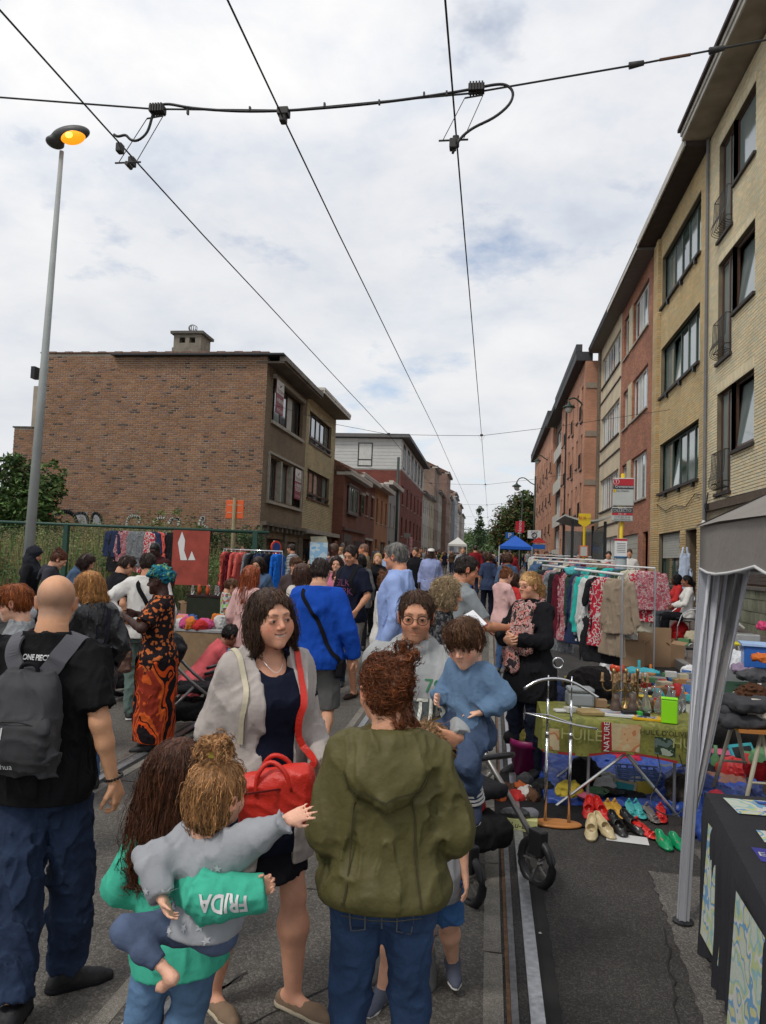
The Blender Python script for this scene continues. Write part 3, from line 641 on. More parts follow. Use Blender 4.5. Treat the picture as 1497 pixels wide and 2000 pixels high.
def person(label,x,Y,H,face,skin='c89a7c',hair=('short','3a2a20'),top=None,bot=None,shoes=None,lod=1,ex=None,g=1.,ag=1.,bust=0,belly=0,z=None,group='people at the street market',calf=1.,glasses=None,
           extra_top=None,sex='m',kid=0,iris=(.06,.04,.02),look=(0,0),hairv=1.,hairL=.25,cat='person',vis=(-9,9),**kw):
 q = pose(H,sex=sex,kid=kid,**kw);q.g = g;q.ag = ag;q.bust = bust;q.belly = belly;q.twist = kw.get('twist',0);q.calf = calf;q.hsz = (q.s**.8 if kid == 0 else q.s*.98+.04)*.98
 q.lod = lod;q.slv = (top or {}).get('sleeve',2.);q.lgc = bot is not None and bot['k'] in ('jeans','trousers');ex = ex or {};root = empty('person',(x,Y,gz(Y) if z is None else z),math.radians(face),label,cat,group);sk = lin(skin);hc = lin(hair[1]) if hair else (.05,.03,.02)
 res = [(.011,.0029,.0042,.0056,.0034),(.016,.0055,.0075,.011,.0065),(.024,.011,.02,.019,.013)][lod]
 s = bodysdf(q,lod,ex);parts = [];holes = []
 m = .15*q.hs;blocks = [(q.hc-nv((m,m,m*.98)),q.hc+nv((m,m,m)),res[1])]
 if lod < 2:
  for g_ in (-1,1):
   c = q.wr[g_]+unit(q.hd[g_]['d'])*.09*q.hsz;e = .115*q.hsz;blocks.append((c-e,c+e,res[2]))
 for lo,hi,r in blocks: parts.append(nets(s,r,lo,hi));holes.append((lo+res[0]*1.2,hi-res[0]*1.2))
 zlo = vis[0];parts.insert(0,nets(s,res[0],nv((-9,-9,zlo)),None,holes=holes));cols = [headcol(p[0],q,sk,hc,ex) for p in parts]
 link('body',npmesh('body',parts,cols,skinm()),root)
 if lod < 2 and not ex.get('noeyes'): eyes(q,root,iris,look)
 def gar(name,sd,m,r=res[3]):
  me = npmesh(name,[nets(sd,r,nv((-9,-9,zlo)),None)],mats=m);o = link(name,me,root);return o
 if bot: q.bo = gar(bot.get('name',bot['k']),botsdf(q,bot),bot['m'])
 if extra_top: q.xo = gar(extra_top.get('name','shirt'),topsdf(q,extra_top),extra_top['m'])
 if top: q.ts = topsdf(q,top);q.to = gar(top.get('name','shirt'),q.ts,top['m'])
 if shoes:
  for g_ in (-1,1):
   if q.an[g_][2] < zlo: continue
   a,b = shoesdf(q,shoes,g_);o = link('shoe',npmesh('shoe',[nets(a,.006 if lod == 0 else .012)],mats=shoes['m']),root)
   if shoes.get('sole') and lod < 2: link('sole',npmesh('sole',[nets(b,.006)],mats=shoes['sole']),o)
 if hair:
  sd = hairsdf(q,hair[0],hash(label) % 97 if False else len(label) % 97,hairL,hairv);P = [nets(sd,res[4])];C = [np.tile(nv(hc),(len(P[0][0]),1))]
  if lod < 2 and hair[0] != 'buzz':
   st = hair[0];n = (2200,520)[lod]*(2 if st == 'long' and lod == 0 else 1);crown = q.hc+q.HR @ nv((0.02,-.01,.11))*q.hs
   stp = {'short': .006,'recede': .005,'fringe': .008,'tuft': .008,'long': .022 if hairL < .4 else .03,'bob': .013,'curly': .007,'pixie': .008}.get(st,.010)
   dn = {'bun': .1,'updo': .0,'pony': .1,'sprout': .6,'curly': .5}.get(st,.8)
   if st in ('bun','updo','pony'): crown = q.hc+q.HR @ nv((0,.12,.02))*q.hs
   a = strands(sd,n,9,stp*q.hs,(.0009,.0019)[lod],len(label),crown,dn,col=hc,curl={'curly': .9,'pixie': .4,'sprout': .4,'updo': .35}.get(st,.05),outw=.005 if st not in ('curly',) else .01,face=None if st == 'fringe' else lambda P: ((lambda L: (L[:,1] > .052) & (L[:,2] < .072) & (np.abs(L[:,0]) < .056) & (L[:,2] > -.13))((P-q.hc) @ q.HR/q.hs)))
   if a: P.append(a[0]);C.append(a[1])
  link('hair',npmesh('hair',P,C,hairm()),root)
 if glasses:
  mb = MB();M4 = Matrix.Translation(Vector([float(v) for v in q.hc])) @ Matrix([[float(v) for v in r] for r in q.HR]).to_4x4() @ Matrix.Scale(q.hs,4)
  gw = .024 if glasses[1] == 'round' else .026;gh = .021 if glasses[1] == 'round' else .016
  for g_ in (-1,1):
   e = 2 if glasses[1] == 'round' else 3.2
   pts = [Vector((g_*.034+gw*math.copysign(abs(math.cos(t))**(2/e),math.cos(t)),.102-abs(g_*.034+gw*math.cos(t))*.12,-.002+gh*math.copysign(abs(math.sin(t))**(2/e),math.sin(t)))) for t in np.linspace(0,2*PI,21)[:-1]]
   mb.tube([M4 @ p for p in pts],.0016,5,closed=True);mb.tube([M4 @ Vector((g_*.058,.094,.008)),M4 @ Vector((g_*.074,.05,.008)),M4 @ Vector((g_*.080,-.01,.004))],.0015,5)
  mb.tube([M4 @ Vector((-.011,.101,.002)),M4 @ Vector((0,.104,.004)),M4 @ Vector((.011,.101,.002))],.0014,5)
  mb.build('glasses',glasses[0],root,smooth=True)
 q.root = root;q.res = res;return q
def strap(q,sd,pts,w=.018,th=.003,free=False,name='strap',m=None,parent=None,R=None):
 """a flat band laid on the surface of a garment: pts are rough points, in the person's frame"""
 P = nv(pts);t = np.linspace(0,len(P)-1,40);A = np.stack([np.interp(t,np.arange(len(P)),P[:,i]) for i in range(3)],1).astype(np.float32)
 for _ in range(8):
  d = sd.pts(A);A = A-sd.grad(A)*(d-.004)[:,None]*.8*(np.where(np.arange(40) > 30,0,1)[:,None] if free else 1);A[1:-1] = .5*A[1:-1]+.25*(A[:-2]+A[2:])
 G = sd.grad(A,.012);T = np.gradient(A,axis=0);T = unit_rows(T)
 for _ in range(10): G[1:-1] = .5*G[1:-1]+.25*(G[:-2]+G[2:])
 G = unit_rows(G);X = unit_rows(np.cross(T,G));V = [];F = []
 for i in range(len(A)):
  for a,b in ((-1,0),(1,0),(1,1),(-1,1)): V.append(A[i]+X[i]*w*a+G[i]*th*(b+.3))
 for i in range(len(A)-1):
  for k in range(4): F.append((i*4+k,i*4+(k+1) % 4,i*4+4+(k+1) % 4,i*4+4+k))
 mb = MB();mb.add(V,F);return mb.build(name,m,parent if parent is not None else q.root)
def text_on(q,parent,txt,c,right,up,size,m,sd=None,off=.003,name='lettering',bold=0.,ys=1.,shear=0.):
 """letters laid on a surface: flat text mesh, each vertex dropped onto the garment"""
 cu = bpy.data.curves.new('lettering','FONT');cu.body = txt;cu.size = size;cu.align_x = 'CENTER';cu.align_y = 'CENTER';cu.offset = bold;cu.resolution_u = 3;cu.shear = shear;cu.space_line = .85
 o = bpy.data.objects.new('lettering',cu);COL.objects.link(o);dg = bpy.context.evaluated_depsgraph_get();me = bpy.data.meshes.new_from_object(o.evaluated_get(dg));bpy.data.objects.remove(o)
 import bmesh
 bm = bmesh.new();bm.from_mesh(me);bmesh.ops.triangulate(bm,faces=bm.faces[:])
 for _ in range(2 if sd is not None else 0): bmesh.ops.subdivide_edges(bm,edges=[e for e in bm.edges if e.calc_length() > size*.12],cuts=1);bmesh.ops.triangulate(bm,faces=bm.faces[:])
 bm.to_mesh(me);bm.free();right = unit(right);up = unit(up);n = np.cross(right,up);V = np.zeros(len(me.vertices)*3,np.float32);me.vertices.foreach_get('co',V);V = V.reshape(-1,3)
 P = nv(c)+V[:,:1]*right+V[:,1:2]*up*ys
 if sd is not None:
  P = P+n*.10;t = np.zeros(len(P),np.float32)
  for _ in range(14): d = sd.pts(P.astype(np.float32));st = np.clip(d-off,-.02,.05)*.9;P = P-n*st[:,None]
 else: P = P+n*off
 me.vertices.foreach_set('co',P.astype(np.float32).ravel());me.update();me.materials.clear();me.materials.append(m);o = link(name,me,parent);return o

# ================================================================ setting
def attr_noise_mat(name,cols,scale,rough=.9,bump=.5,bs=120,thr=None,detail=8,spec=.3,vor=0):
 m = bpy.data.materials.new(name);m.use_nodes = True;nt = m.node_tree;b = nt.nodes['Principled BSDF'];N = nt.nodes.new;Lk = nt.links.new
 b.inputs['Roughness'].default_value = rough;b.inputs['Specular IOR Level'].default_value = spec
 t = N('ShaderNodeTexCoord');n = N('ShaderNodeTexNoise');n.inputs['Scale'].default_value = scale;n.inputs['Detail'].default_value = detail;n.inputs['Roughness'].default_value = .7;Lk(t.outputs['Object'],n.inputs[0])
 r = N('ShaderNodeValToRGB');e = r.color_ramp.elements
 while len(e) < len(cols): e.new(.5)
 for i,c in enumerate(cols): e[i].position = .3+.4*i/(len(cols)-1);e[i].color = (*lin(c),1)
 Lk(n.outputs[0],r.inputs[0]);colr = r.outputs[0]
 v = N('ShaderNodeTexVoronoi');v.inputs['Scale'].default_value = bs;Lk(t.outputs['Object'],v.inputs[0])
 if vor:   # pale and dark stones in the asphalt
  mr = N('ShaderNodeMapRange');mr.inputs[1].default_value = 0;mr.inputs[2].default_value = 1;mr.inputs[3].default_value = 1-vor;mr.inputs[4].default_value = 1+vor*1.6
  sp = N('ShaderNodeSeparateXYZ');Lk(v.outputs['Color'],sp.inputs[0]);pw = N('ShaderNodeMath');pw.operation = 'POWER';Lk(sp.outputs[0],pw.inputs[0]);pw.inputs[1].default_value = 2.5;Lk(pw.outputs[0],mr.inputs[0])
  n3 = N('ShaderNodeTexNoise');n3.inputs['Scale'].default_value = 260;n3.inputs['Detail'].default_value = 2;Lk(t.outputs['Object'],n3.inputs[0]);m3 = N('ShaderNodeMapRange');m3.inputs[1].default_value = .35;m3.inputs[2].default_value = .7;m3.inputs[3].default_value = .7;m3.inputs[4].default_value = 1.4;Lk(n3.outputs[0],m3.inputs[0])
  mu = N('ShaderNodeMath');mu.operation = 'MULTIPLY';Lk(mr.outputs[0],mu.inputs[0]);Lk(m3.outputs[0],mu.inputs[1])
  vm = N('ShaderNodeVectorMath');vm.operation = 'SCALE';Lk(colr,vm.inputs[0]);Lk(mu.outputs[0],vm.inputs[3]);colr = vm.outputs[0]
 Lk(colr,b.inputs[0])
 bp = N('ShaderNodeBump');bp.inputs['Strength'].default_value = bump;bp.inputs['Distance'].default_value = .006;Lk(v.outputs['Distance'],bp.inputs['Height']);bp.invert = True;Lk(bp.outputs[0],b.inputs['Normal'])
 return m
ASPH = attr_noise_mat('asphalt_dark',[(.036,.033,.031),(.050,.046,.043),(.070,.065,.060)],1.3,bs=150,vor=.35)
ASPC = attr_noise_mat('asphalt_coarse',[(.082,.075,.066),(.11,.100,.088),(.14,.127,.111)],1.7,bs=95,bump=.7,vor=.25)
ASPL = attr_noise_mat('asphalt_worn',[(.085,.078,.070),(.12,.11,.10),(.16,.145,.125)],2.1,bs=120,bump=.6,vor=.3)
CONC = attr_noise_mat('concrete_slab',[(.12,.11,.095),(.19,.175,.15),(.25,.23,.20)],3,bs=160,bump=.3,vor=.15)
PAVE = attr_noise_mat('paving',[(.075,.060,.052),(.11,.088,.076),(.15,.125,.11)],2.5,bs=60,bump=.3,vor=.15)
KERB = attr_noise_mat('kerb_stone',[(.15,.145,.135),(.22,.21,.20),(.30,.29,.27)],4,bs=90,bump=.3)
RUST = MT('rusty_steel',(.13,.07,.035),.75,.4,25,.5,140,metal=.2);STEEL = MT('rail_steel',(.42,.43,.45),.32,.25,40,.2,120,metal=.75);STEELD = MT('worn_steel',(.16,.16,.165),.5,.3,30,.3,120,metal=.5)
YS = sorted(set([-12,-4,0,2,4,6] + [7+i*.5 for i in range(0,35)] + [24,27,30,35,40,45,50,55,60,70,80,90,100,110,120,140,160,200,300,400,700,1500]))
def sheet(name,x0,x1,z,mat,y0=-12,y1=400,kind='structure',thick=0,nx=1):
 ys = [y for y in YS if y0 < y < y1];ys = [y0]+ys+[y1];v = [];f = []
 for y in ys:
  for i in range(nx+1): v.append((x0+(x1-x0)*i/nx,y,gz(y)+z))
 for j in range(len(ys)-1):
  for i in range(nx): a = j*(nx+1)+i;f.append((a,a+1,a+nx+2,a+nx+1))
 mb = MB();mb.add(v,f)
 if thick:
  w = []
  for y in ys: w += [(x0,y,gz(y)+z-thick),(x0,y,gz(y)+z),(x1,y,gz(y)+z),(x1,y,gz(y)+z-thick)]
  g_ = []
  for j in range(len(ys)-1): g_ += [(j*4,j*4+4,j*4+5,j*4+1),(j*4+2,j*4+6,j*4+7,j*4+3)]
  mb.add(w,g_);mb.add(w[:4],[(0,1,2,3)])
 o = mb.build(name,mat);return tag(o,kind=kind)
GRD = attr_noise_mat('soil',[(.05,.04,.025),(.07,.065,.035),(.06,.07,.03)],.6,bs=20)
g0 = MB();v = [];f = [];xs = [-600,-60,-16,-8,0,6,14,60,600]
for y in YS:
 for x in xs: v.append((x,y,gz(y)-.02))
for j in range(len(YS)-1):
 for i in range(len(xs)-1): a = j*len(xs)+i;f.append((a,a+1,a+len(xs)+1,a+len(xs)))
tag(g0.add(v,f).build('ground',GRD),kind='structure')
sheet('road',-5.4,3.0,0,ASPH,y1=300);sheet('road_between_rails',-1.36,.05,.006,ASPC,y1=200);sheet('road_between_tracks',-2.74,-1.40,.005,ASPC,y1=200);sheet('road_between_rails',-4.24,-2.92,.006,ASPC,y1=200)
sheet('pavement',3.12,5.9,.12,PAVE,y1=300,thick=.12);sheet('pavement',-8.0,-5.52,.12,PAVE,y1=300,thick=.12)
# stone slabs along the rails, each its own piece near the camera
slabs = bpy.data.objects.new('slab_strip',None);COL.objects.link(slabs);slabs['kind'] = 'structure'
smesh = MB().box(-.040,.040,0,.985,-.05,.010).mesh('slab',CONC);smesh2 = MB().box(-.035,.035,0,.985,-.05,.009).mesh('slab',CONC)
for X,me in ((.062,smesh),(-1.372,smesh2),(-2.775,smesh2),(-4.355,smesh)):
 for k in range(40):
  y = .5+k*1.0;o = link('slab',me,slabs);o.location = (X+random.uniform(-.003,.003),y,gz(y)+random.uniform(-.001,.002));o.rotation_euler = (math.atan2(gz(y+1)-gz(y),1),0,0)
JNT = MT('joint_dark',(.02,.019,.018),.9,.3)
def rail(X,sgn,n):
 """grooved tram rail; sgn is the side of the running head"""
 for x0,x1,z,m in ((-.028,.028,.013,STEEL),(-.071,-.029,-.002,RUST),(-.100,-.072,.010,STEELD),(-.118,-.101,.007,RUST),(.029,.060,.002,JNT)):
  a,b = sorted((X+sgn*x0,X+sgn*x1));o = sheet('tram_rail',a,b,z,m,y1=240,thick=.03)
for X,s_ in ((.232,1),(-1.262,-1),(-2.885,1),(-4.24,-1)): rail(X,s_,0)
# patches
def patch(name,pts,z,mat):
 mb = MB();mb.add([(x,y,gz(y)+z) for x,y in pts],[tuple(range(len(pts)))]);return tag(mb.build(name,mat),kind='structure')
def rag(pts,n=14,a=.012):
 r = random.Random(3);o = []
 for i in range(len(pts)):
  p,q = pts[i],pts[(i+1) % len(pts)]
  for k in range(n): t = k/n;o.append((p[0]+(q[0]-p[0])*t+r.uniform(-a,a),p[1]+(q[1]-p[1])*t+r.uniform(-a,a)))
 return o
patch('asphalt_patch',rag([(.96,4.62),(1.30,4.60),(1.9,4.6),(1.9,.5),(.82,.5),(.86,3.0),(.93,4.0)]),.004,ASPL)
patch('asphalt_patch',rag([(1.30,5.05),(2.9,5.0),(2.9,4.62),(1.32,4.61)]),.0035,ASPL)
patch('tar_seam',rag([(.275,.4),(.275,5.0),(.335,5.0),(.325,3.0),(.345,.4)],30,.006),.0045,JNT)
patch('tar_stain',rag([(-1.33,2.55),(-1.05,2.95),(-.95,3.1),(-1.25,2.75)],8,.03),.0085,attr_noise_mat('tar',[(.03,.028,.027),(.045,.042,.04),(.07,.065,.06)],8))
rg = random.Random(31)
for X0,Y0_,X1,Y1_ in ((-1.36,3.92,.03,3.97),(-1.36,7.6,.03,7.62),(-2.74,5.4,-1.42,5.3),(.36,6.9,3.,7.1),(-1.2,2.3,-.2,3.6),(.6,2.2,.9,3.9),(-.9,4.2,-.5,6.4)):
 n_ = 26;P = [(X0+(X1-X0)*i/n_+rg.uniform(-.014,.014),Y0_+(Y1_-Y0_)*i/n_+rg.uniform(-.014,.014)) for i in range(n_+1)];w_ = rg.uniform(.003,.006);dx,dy = Y1_-Y0_,X0-X1;l_ = math.hypot(dx,dy);dx,dy = dx/l_*w_,dy/l_*w_
 mb = MB();mb.add([(x+s_*dx,y+s_*dy,gz(y)+.0085) for x,y in P for s_ in (-1,1)],[(i*2,i*2+1,i*2+3,i*2+2) for i in range(n_)]);tag(mb.build('road_crack',JNT),kind='structure')
mb = MB()
for _ in range(150): x,y,s_,a = rg.uniform(-5,2.9),rg.uniform(1.6,14)**1.,rg.uniform(.004,.016),rg.random()*3;z = gz(y)+.0105;c,d = math.cos(a)*s_,math.sin(a)*s_;mb.add([(x-c,y-d,z),(x+d,y-c,z+.003),(x+c,y+d,z),(x-d,y+c,z+.002)],[(0,1,2,3)],rg.choice([(.4,.38,.34),(.5,.5,.48),(.2,.15,.08),(.3,.22,.12),(.12,.1,.08)]))
tag(mb.build('litter',MT('litter',(.4,.4,.4),.8,0,attr='Col')),'small pale crumbs of litter scattered over the road','litter',kind='stuff')
# kerbs, stone by stone near, a long run further off
kme = MB().box(-.06,.06,0,.99,-.1,.135).mesh('kerb_stone',KERB)
kr = bpy.data.objects.new('kerb',None);COL.objects.link(kr);kr['kind'] = 'structure'
for X in (3.06,-5.46):
 for k in range(60):
  y = 1+k;o = link('kerb_stone',kme,kr);o.location = (X+random.uniform(-.004,.004),y,gz(y));o.rotation_euler = (math.atan2(gz(y+1)-gz(y),1),0,0)
 o = sheet('kerb_run',X-.06,X+.06,.135,KERB,y0=61,y1=300,thick=.13)
# ---------------------------------------------------------------- facades
def frm(X,Y0,n):   # u along +Y, n outwards, v up
 return Matrix(((0,-n,0,X),(1,0,0,Y0),(0,0,1,0),(0,0,0,1))) if n > 0 else Matrix(((0,1,0,X),(1,0,0,Y0),(0,0,1,0),(0,0,0,1)))
# right houses (plane X, outward -X): columns (u)->(0,1,0); (n)->(-1,0,0)
def FR(X,Y0): return Matrix(((0,-1,0,X),(1,0,0,Y0),(0,0,1,0),(0,0,0,1)))
def FL(X,Y0): return Matrix(((0,1,0,X),(1,0,0,Y0),(0,0,1,0),(0,0,0,1)))
def FF(X0,Y): return Matrix(((1,0,0,X0),(0,-1,0,Y),(0,0,1,0),(0,0,0,1)))   # u along +X, outward -Y
def wallmb(mb,W,H,ops,z0=0.,depth=.12,thick=.3):
 us = sorted({0,W,*[max(0,o[0]) for o in ops],*[min(W,o[1]) for o in ops]});vs_ = sorted({z0,H,*[o[2] for o in ops],*[o[3] for o in ops]})
 for i in range(len(us)-1):
  for j in range(len(vs_)-1):
   cu,cv = (us[i]+us[i+1])/2,(vs_[j]+vs_[j+1])/2
   if any(o[0] < cu < o[1] and o[2] < cv < o[3] for o in ops): continue
   mb.add([(us[i],0,vs_[j]),(us[i+1],0,vs_[j]),(us[i+1],0,vs_[j+1]),(us[i],0,vs_[j+1])],[(0,1,2,3)])
 for a,b,c,d in [o[:4] for o in ops]:
  mb.add([(a,0,c),(a,-depth,c),(a,-depth,d),(a,0,d)],[(0,1,2,3)]);mb.add([(b,0,c),(b,-depth,c),(b,-depth,d),(b,0,d)],[(3,2,1,0)])
  mb.add([(a,0,d),(a,-depth,d),(b,-depth,d),(b,0,d)],[(0,1,2,3)]);mb.add([(a,0,c),(a,-depth,c),(b,-depth,c),(b,0,c)],[(3,2,1,0)])
def bricks(parent,M,W,v0,v1,ops,bl,bh,jt,cols,near=None,mat=None,seed=1,name='brick',proud=.010,u0=0.):
 """running bond: every brick its own box; the ones nearest to the street's viewer are objects, the rest one mesh"""
 r = random.Random(seed);L = [];n = int((v1-v0)/bh)
 for j in range(n):
  v = v0+j*bh;off = (j % 2)*bl/2;u = u0-off
  while u < W:
   a,b = max(u0,u+jt/2),min(W,u+bl-jt/2);segs = [(a,b)] if b-a > .03 else []
   for o in ops:
    if o[2] < v+bh*.5 < o[3]:
     ns = []
     for p,q in segs:
      if q <= o[0] or p >= o[1]: ns.append((p,q))
      else:
       if p < o[0]-.02: ns.append((p,o[0]))
       if q > o[1]+.02: ns.append((o[1],q))
     segs = ns
   for p,q in segs: L.append((p,q,v+jt/2,v+bh-jt/2,r.choice(cols),r.uniform(.6,1.25)*proud))
   u += bl
 key = near or (lambda b: b[0]);idx = sorted(range(len(L)),key=lambda i: key(L[i]));sel = set(idx[:300]);mb = MB(M);cache = {}
 R3 = M.to_3x3().to_4x4()
 for i,(p,q,a,b,c,pr) in enumerate(L):
  if i in sel:
   k = (round(q-p,3),c)
   if k not in cache: cache[k] = MB(R3).box(0,k[0],0,proud,0,bh-jt,c).mesh(name,mat)
   o = link(name,cache[k],parent);o.location = M @ Vector((p,pr-proud,a))
  else:
   mb.add([(p,0,a),(q,0,a),(q,0,b),(p,0,b),(p,pr,a),(q,pr,a),(q,pr,b),(p,pr,b)],[(4,5,6,7),(0,1,5,4),(3,2,6,7),(0,4,7,3),(1,2,6,5)],c)
 o = mb.build('brick_courses',mat,parent);o['kind'] = 'stuff';return o
def pal(c,n=7,v=.22,seed=0,dark=.12):
 r = random.Random(seed);o = []
 for i in range(n):
  k = 1+r.uniform(-v,v);w = r.uniform(-.07,.07)
  if r.random() < dark: k *= .55
  o.append((c[0]*k*(1+w),c[1]*k,c[2]*k*(1-w)))
 return o
BRK = MT('brick',(.4,.3,.2),.9,.13,.7,.4,70,attr='Col')
GLASS = MT('window_glass',(.035,.042,.045),.04,.25,1.2,0,60,spec=.9,coat=.6);GLASSL = MT('pale_glass',(.20,.24,.23),.08,.15,1.0,0,60,spec=.9,coat=.4);GLASSG = MT('green_glass',(.05,.085,.07),.05,.2,1.,0,60,spec=.9,coat=.5)
CURT = MT('net_curtain',(.50,.50,.47),.9,.15,6,.4,20,stretch=(6,6,.4))
WHITE = MT('white_frame',(.62,.62,.60),.5,.08,5);BRWN = MT('brown_frame',(.07,.035,.022),.5,.15,8);GRN = MT('green_frame',(.045,.07,.055),.45,.1,8);BLK = MT('black_metal',(.012,.012,.013),.5,.1,8);STN = MT('sill_stone',(.10,.09,.08),.85,.25,7,.3,60);STNL = MT('pale_stone',(.33,.30,.25),.85,.2,5,.3,50)
def window(parent,M,u0,u1,v0,v1,fm,gm,nc=2,nr=1,fw=.06,d=-.11,sill=None,ratios=None,tilt=None,curtain=None,name='window'):
 mb = MB(M);e = .002
 mb.box(u0,u1,d-.05,d,v0,v0+fw).box(u0,u1,d-.05,d,v1-fw,v1).box(u0,u0+fw,d-.05,d+e,v0+fw,v1-fw).box(u1-fw,u1,d-.05,d+e,v0+fw,v1-fw)
 us = [u0+(u1-u0)*i/nc for i in range(nc+1)] if ratios is None else [u0+(u1-u0)*x for x in ratios]
 for u in us[1:-1]: mb.box(u-fw/2,u+fw/2,d-.05,d+2*e,v0+fw,v1-fw)
 for j in range(1,nr): v = v0+(v1-v0)*(.28 if nr == 2 else j/nr);mb.box(u0+fw,u1-fw,d-.05,d+e,v-fw/2,v+fw/2)
 w = mb.build(name,fm,parent)
 for i in range(len(us)-1):
  g = gm[i % len(gm)] if isinstance(gm,(list,tuple)) else gm
  if tilt == i:
   p = MB(M);a,b = us[i]+fw/2,us[i+1]-fw/2;t = .16
   p.add([(a,d,v0+fw),(b,d,v0+fw),(b,d-t,v1-fw),(a,d-t,v1-fw)],[(0,1,2,3)]);p.build('pane',g,w)
   q = MB(M);q.cur = 0
   for (x0,x1) in ((a,a+.05),(b-.05,b)): q.add([(x0,d+.02,v0+fw),(x1,d+.02,v0+fw),(x1,d-t+.02,v1-fw),(x0,d-t+.02,v1-fw)],[(0,1,2,3)])
   q.add([(a,d+.022,v0+fw),(b,d+.022,v0+fw),(b,d+.012,v0+fw+.06),(a,d+.012,v0+fw+.06)],[(0,1,2,3)]);q.build('sash',fm,w)
  else: MB(M).box(us[i]+fw/2,us[i+1]-fw/2,d-.034,d-.028,v0+fw/2,v1-fw/2).build('pane',g,w)
 if curtain: MB(M).box(u0+fw,u0+(u1-u0)*curtain,d-.028,d-.024,v0+fw,v1-fw).build('curtain',CURT,w)
 if sill: MB(M).box(u0-.06,u1+.06,-.10,.075,v0-.075,v0-.002).build('sill',sill,parent)
 return w
def house(label,side,Y0,Y1,X,H,mat,ops,eave=(.6,.22),em=None,z0=None,depth=8.,roof=None,group='houses along the street',wallcol=None,H2=None):
 X = abs(X)*side;M = FR(X,Y0) if side > 0 else FL(X,Y0);W = Y1-Y0;zb = (gz(Y0)-.3) if z0 is None else z0
 r = empty('town_house',(0,0,0),0,label,'house',group)
 mb = MB(M);wallmb(mb,W,H,ops,zb);
 mb.add([(0,0,zb),(0,-depth,zb),(0,-depth,H),(0,0,H)],[(0,1,2,3)]);mb.add([(W,0,zb),(W,-depth,zb),(W,-depth,H),(W,0,H)],[(3,2,1,0)]);mb.add([(0,0,H),(0,-depth,H),(W,-depth,H),(W,0,H)],[(0,1,2,3)])
 mb.add([(0,-depth,zb),(W,-depth,zb),(W,-depth,H),(0,-depth,H)],[(0,1,2,3)]);mb.build('wall',mat,r)
 if eave:
  o,t = eave;em = em or [MT('eave_board',(.16,.13,.11),.8,.2,4),MT('roof_edge',(.035,.03,.03),.7)]
  e = MB(M);e.box(-.02,W+.02,-.4,o,H+.003,H+t*.55);e.build('eave',em[0],r);e = MB(M);e.box(-.03,W+.03,o-.3,o+.05,H+t*.55+.002,H+t).box(-.03,W+.03,o+.001,o+.03,H+.02,H+t*.55);e.build('gutter',em[1],r)
 return r,M
def brickmat(name,c,mortar=(.25,.23,.2),sc=1.,bw=.22,bh=.07,rough=.9,var=.25):
 m = bpy.data.materials.new(name);m.use_nodes = True;nt = m.node_tree;b = nt.nodes['Principled BSDF'];N = nt.nodes.new;Lk = nt.links.new
 t = N('ShaderNodeTexCoord');s_ = N('ShaderNodeSeparateXYZ');Lk(t.outputs['Object'],s_.inputs[0]);a = N('ShaderNodeMath');Lk(s_.outputs[0],a.inputs[0]);Lk(s_.outputs[1],a.inputs[1]);cb = N('ShaderNodeCombineXYZ');Lk(a.outputs[0],cb.inputs[0]);Lk(s_.outputs[2],cb.inputs[1])
 k = N('ShaderNodeTexBrick');Lk(cb.outputs[0],k.inputs[0]);k.inputs['Scale'].default_value = 1;k.inputs['Brick Width'].default_value = bw;k.inputs['Row Height'].default_value = bh;k.inputs['Mortar Size'].default_value = .009
 c = lin(c);k.inputs['Color1'].default_value = (*[v*(1+var) for v in c],1);k.inputs['Color2'].default_value = (*[v*(1-var) for v in c],1);k.inputs['Mortar'].default_value = (*mortar,1)
 n = N('ShaderNodeTexNoise');n.inputs['Scale'].default_value = .8;n.inputs['Detail'].default_value = 7;Lk(t.outputs['Object'],n.inputs[0]);mr = N('ShaderNodeMapRange');mr.inputs[1].default_value = .3;mr.inputs[2].default_value = .7;mr.inputs[3].default_value = .75;mr.inputs[4].default_value = 1.2;Lk(n.outputs[0],mr.inputs[0])
 vm = N('ShaderNodeVectorMath');vm.operation = 'SCALE';Lk(k.outputs[0],vm.inputs[0]);Lk(mr.outputs[0],vm.inputs[3]);Lk(vm.outputs[0],b.inputs[0]);b.inputs['Roughness'].default_value = rough
 bp = N('ShaderNodeBump');bp.inputs['Strength'].default_value = .5;bp.inputs['Distance'].default_value = .01;bp.invert = True;Lk(k.outputs['Fac'],bp.inputs['Height']);Lk(bp.outputs[0],b.inputs['Normal']);return m
def plaster(c,v=.15): return MT('render_coat',c,.9,v,.9,.25,40)
WOODEAVE = MT('eave_soffit',(.30,.255,.20),.85,.25,1.6,.2,30);EDGEW = MT('eave_edge',(.50,.47,.42),.7,.15,3);DARKE = MT('dark_eave',(.055,.04,.035),.8,.2,3);BLKE = MT('slate_edge',(.04,.042,.048),.7)
mortY = MT('mortar_pale',(.17,.14,.095),.95,.2,2,.3,60);mortR = MT('mortar_grey',(.36,.31,.25),.95,.25,1.2,.3,60)
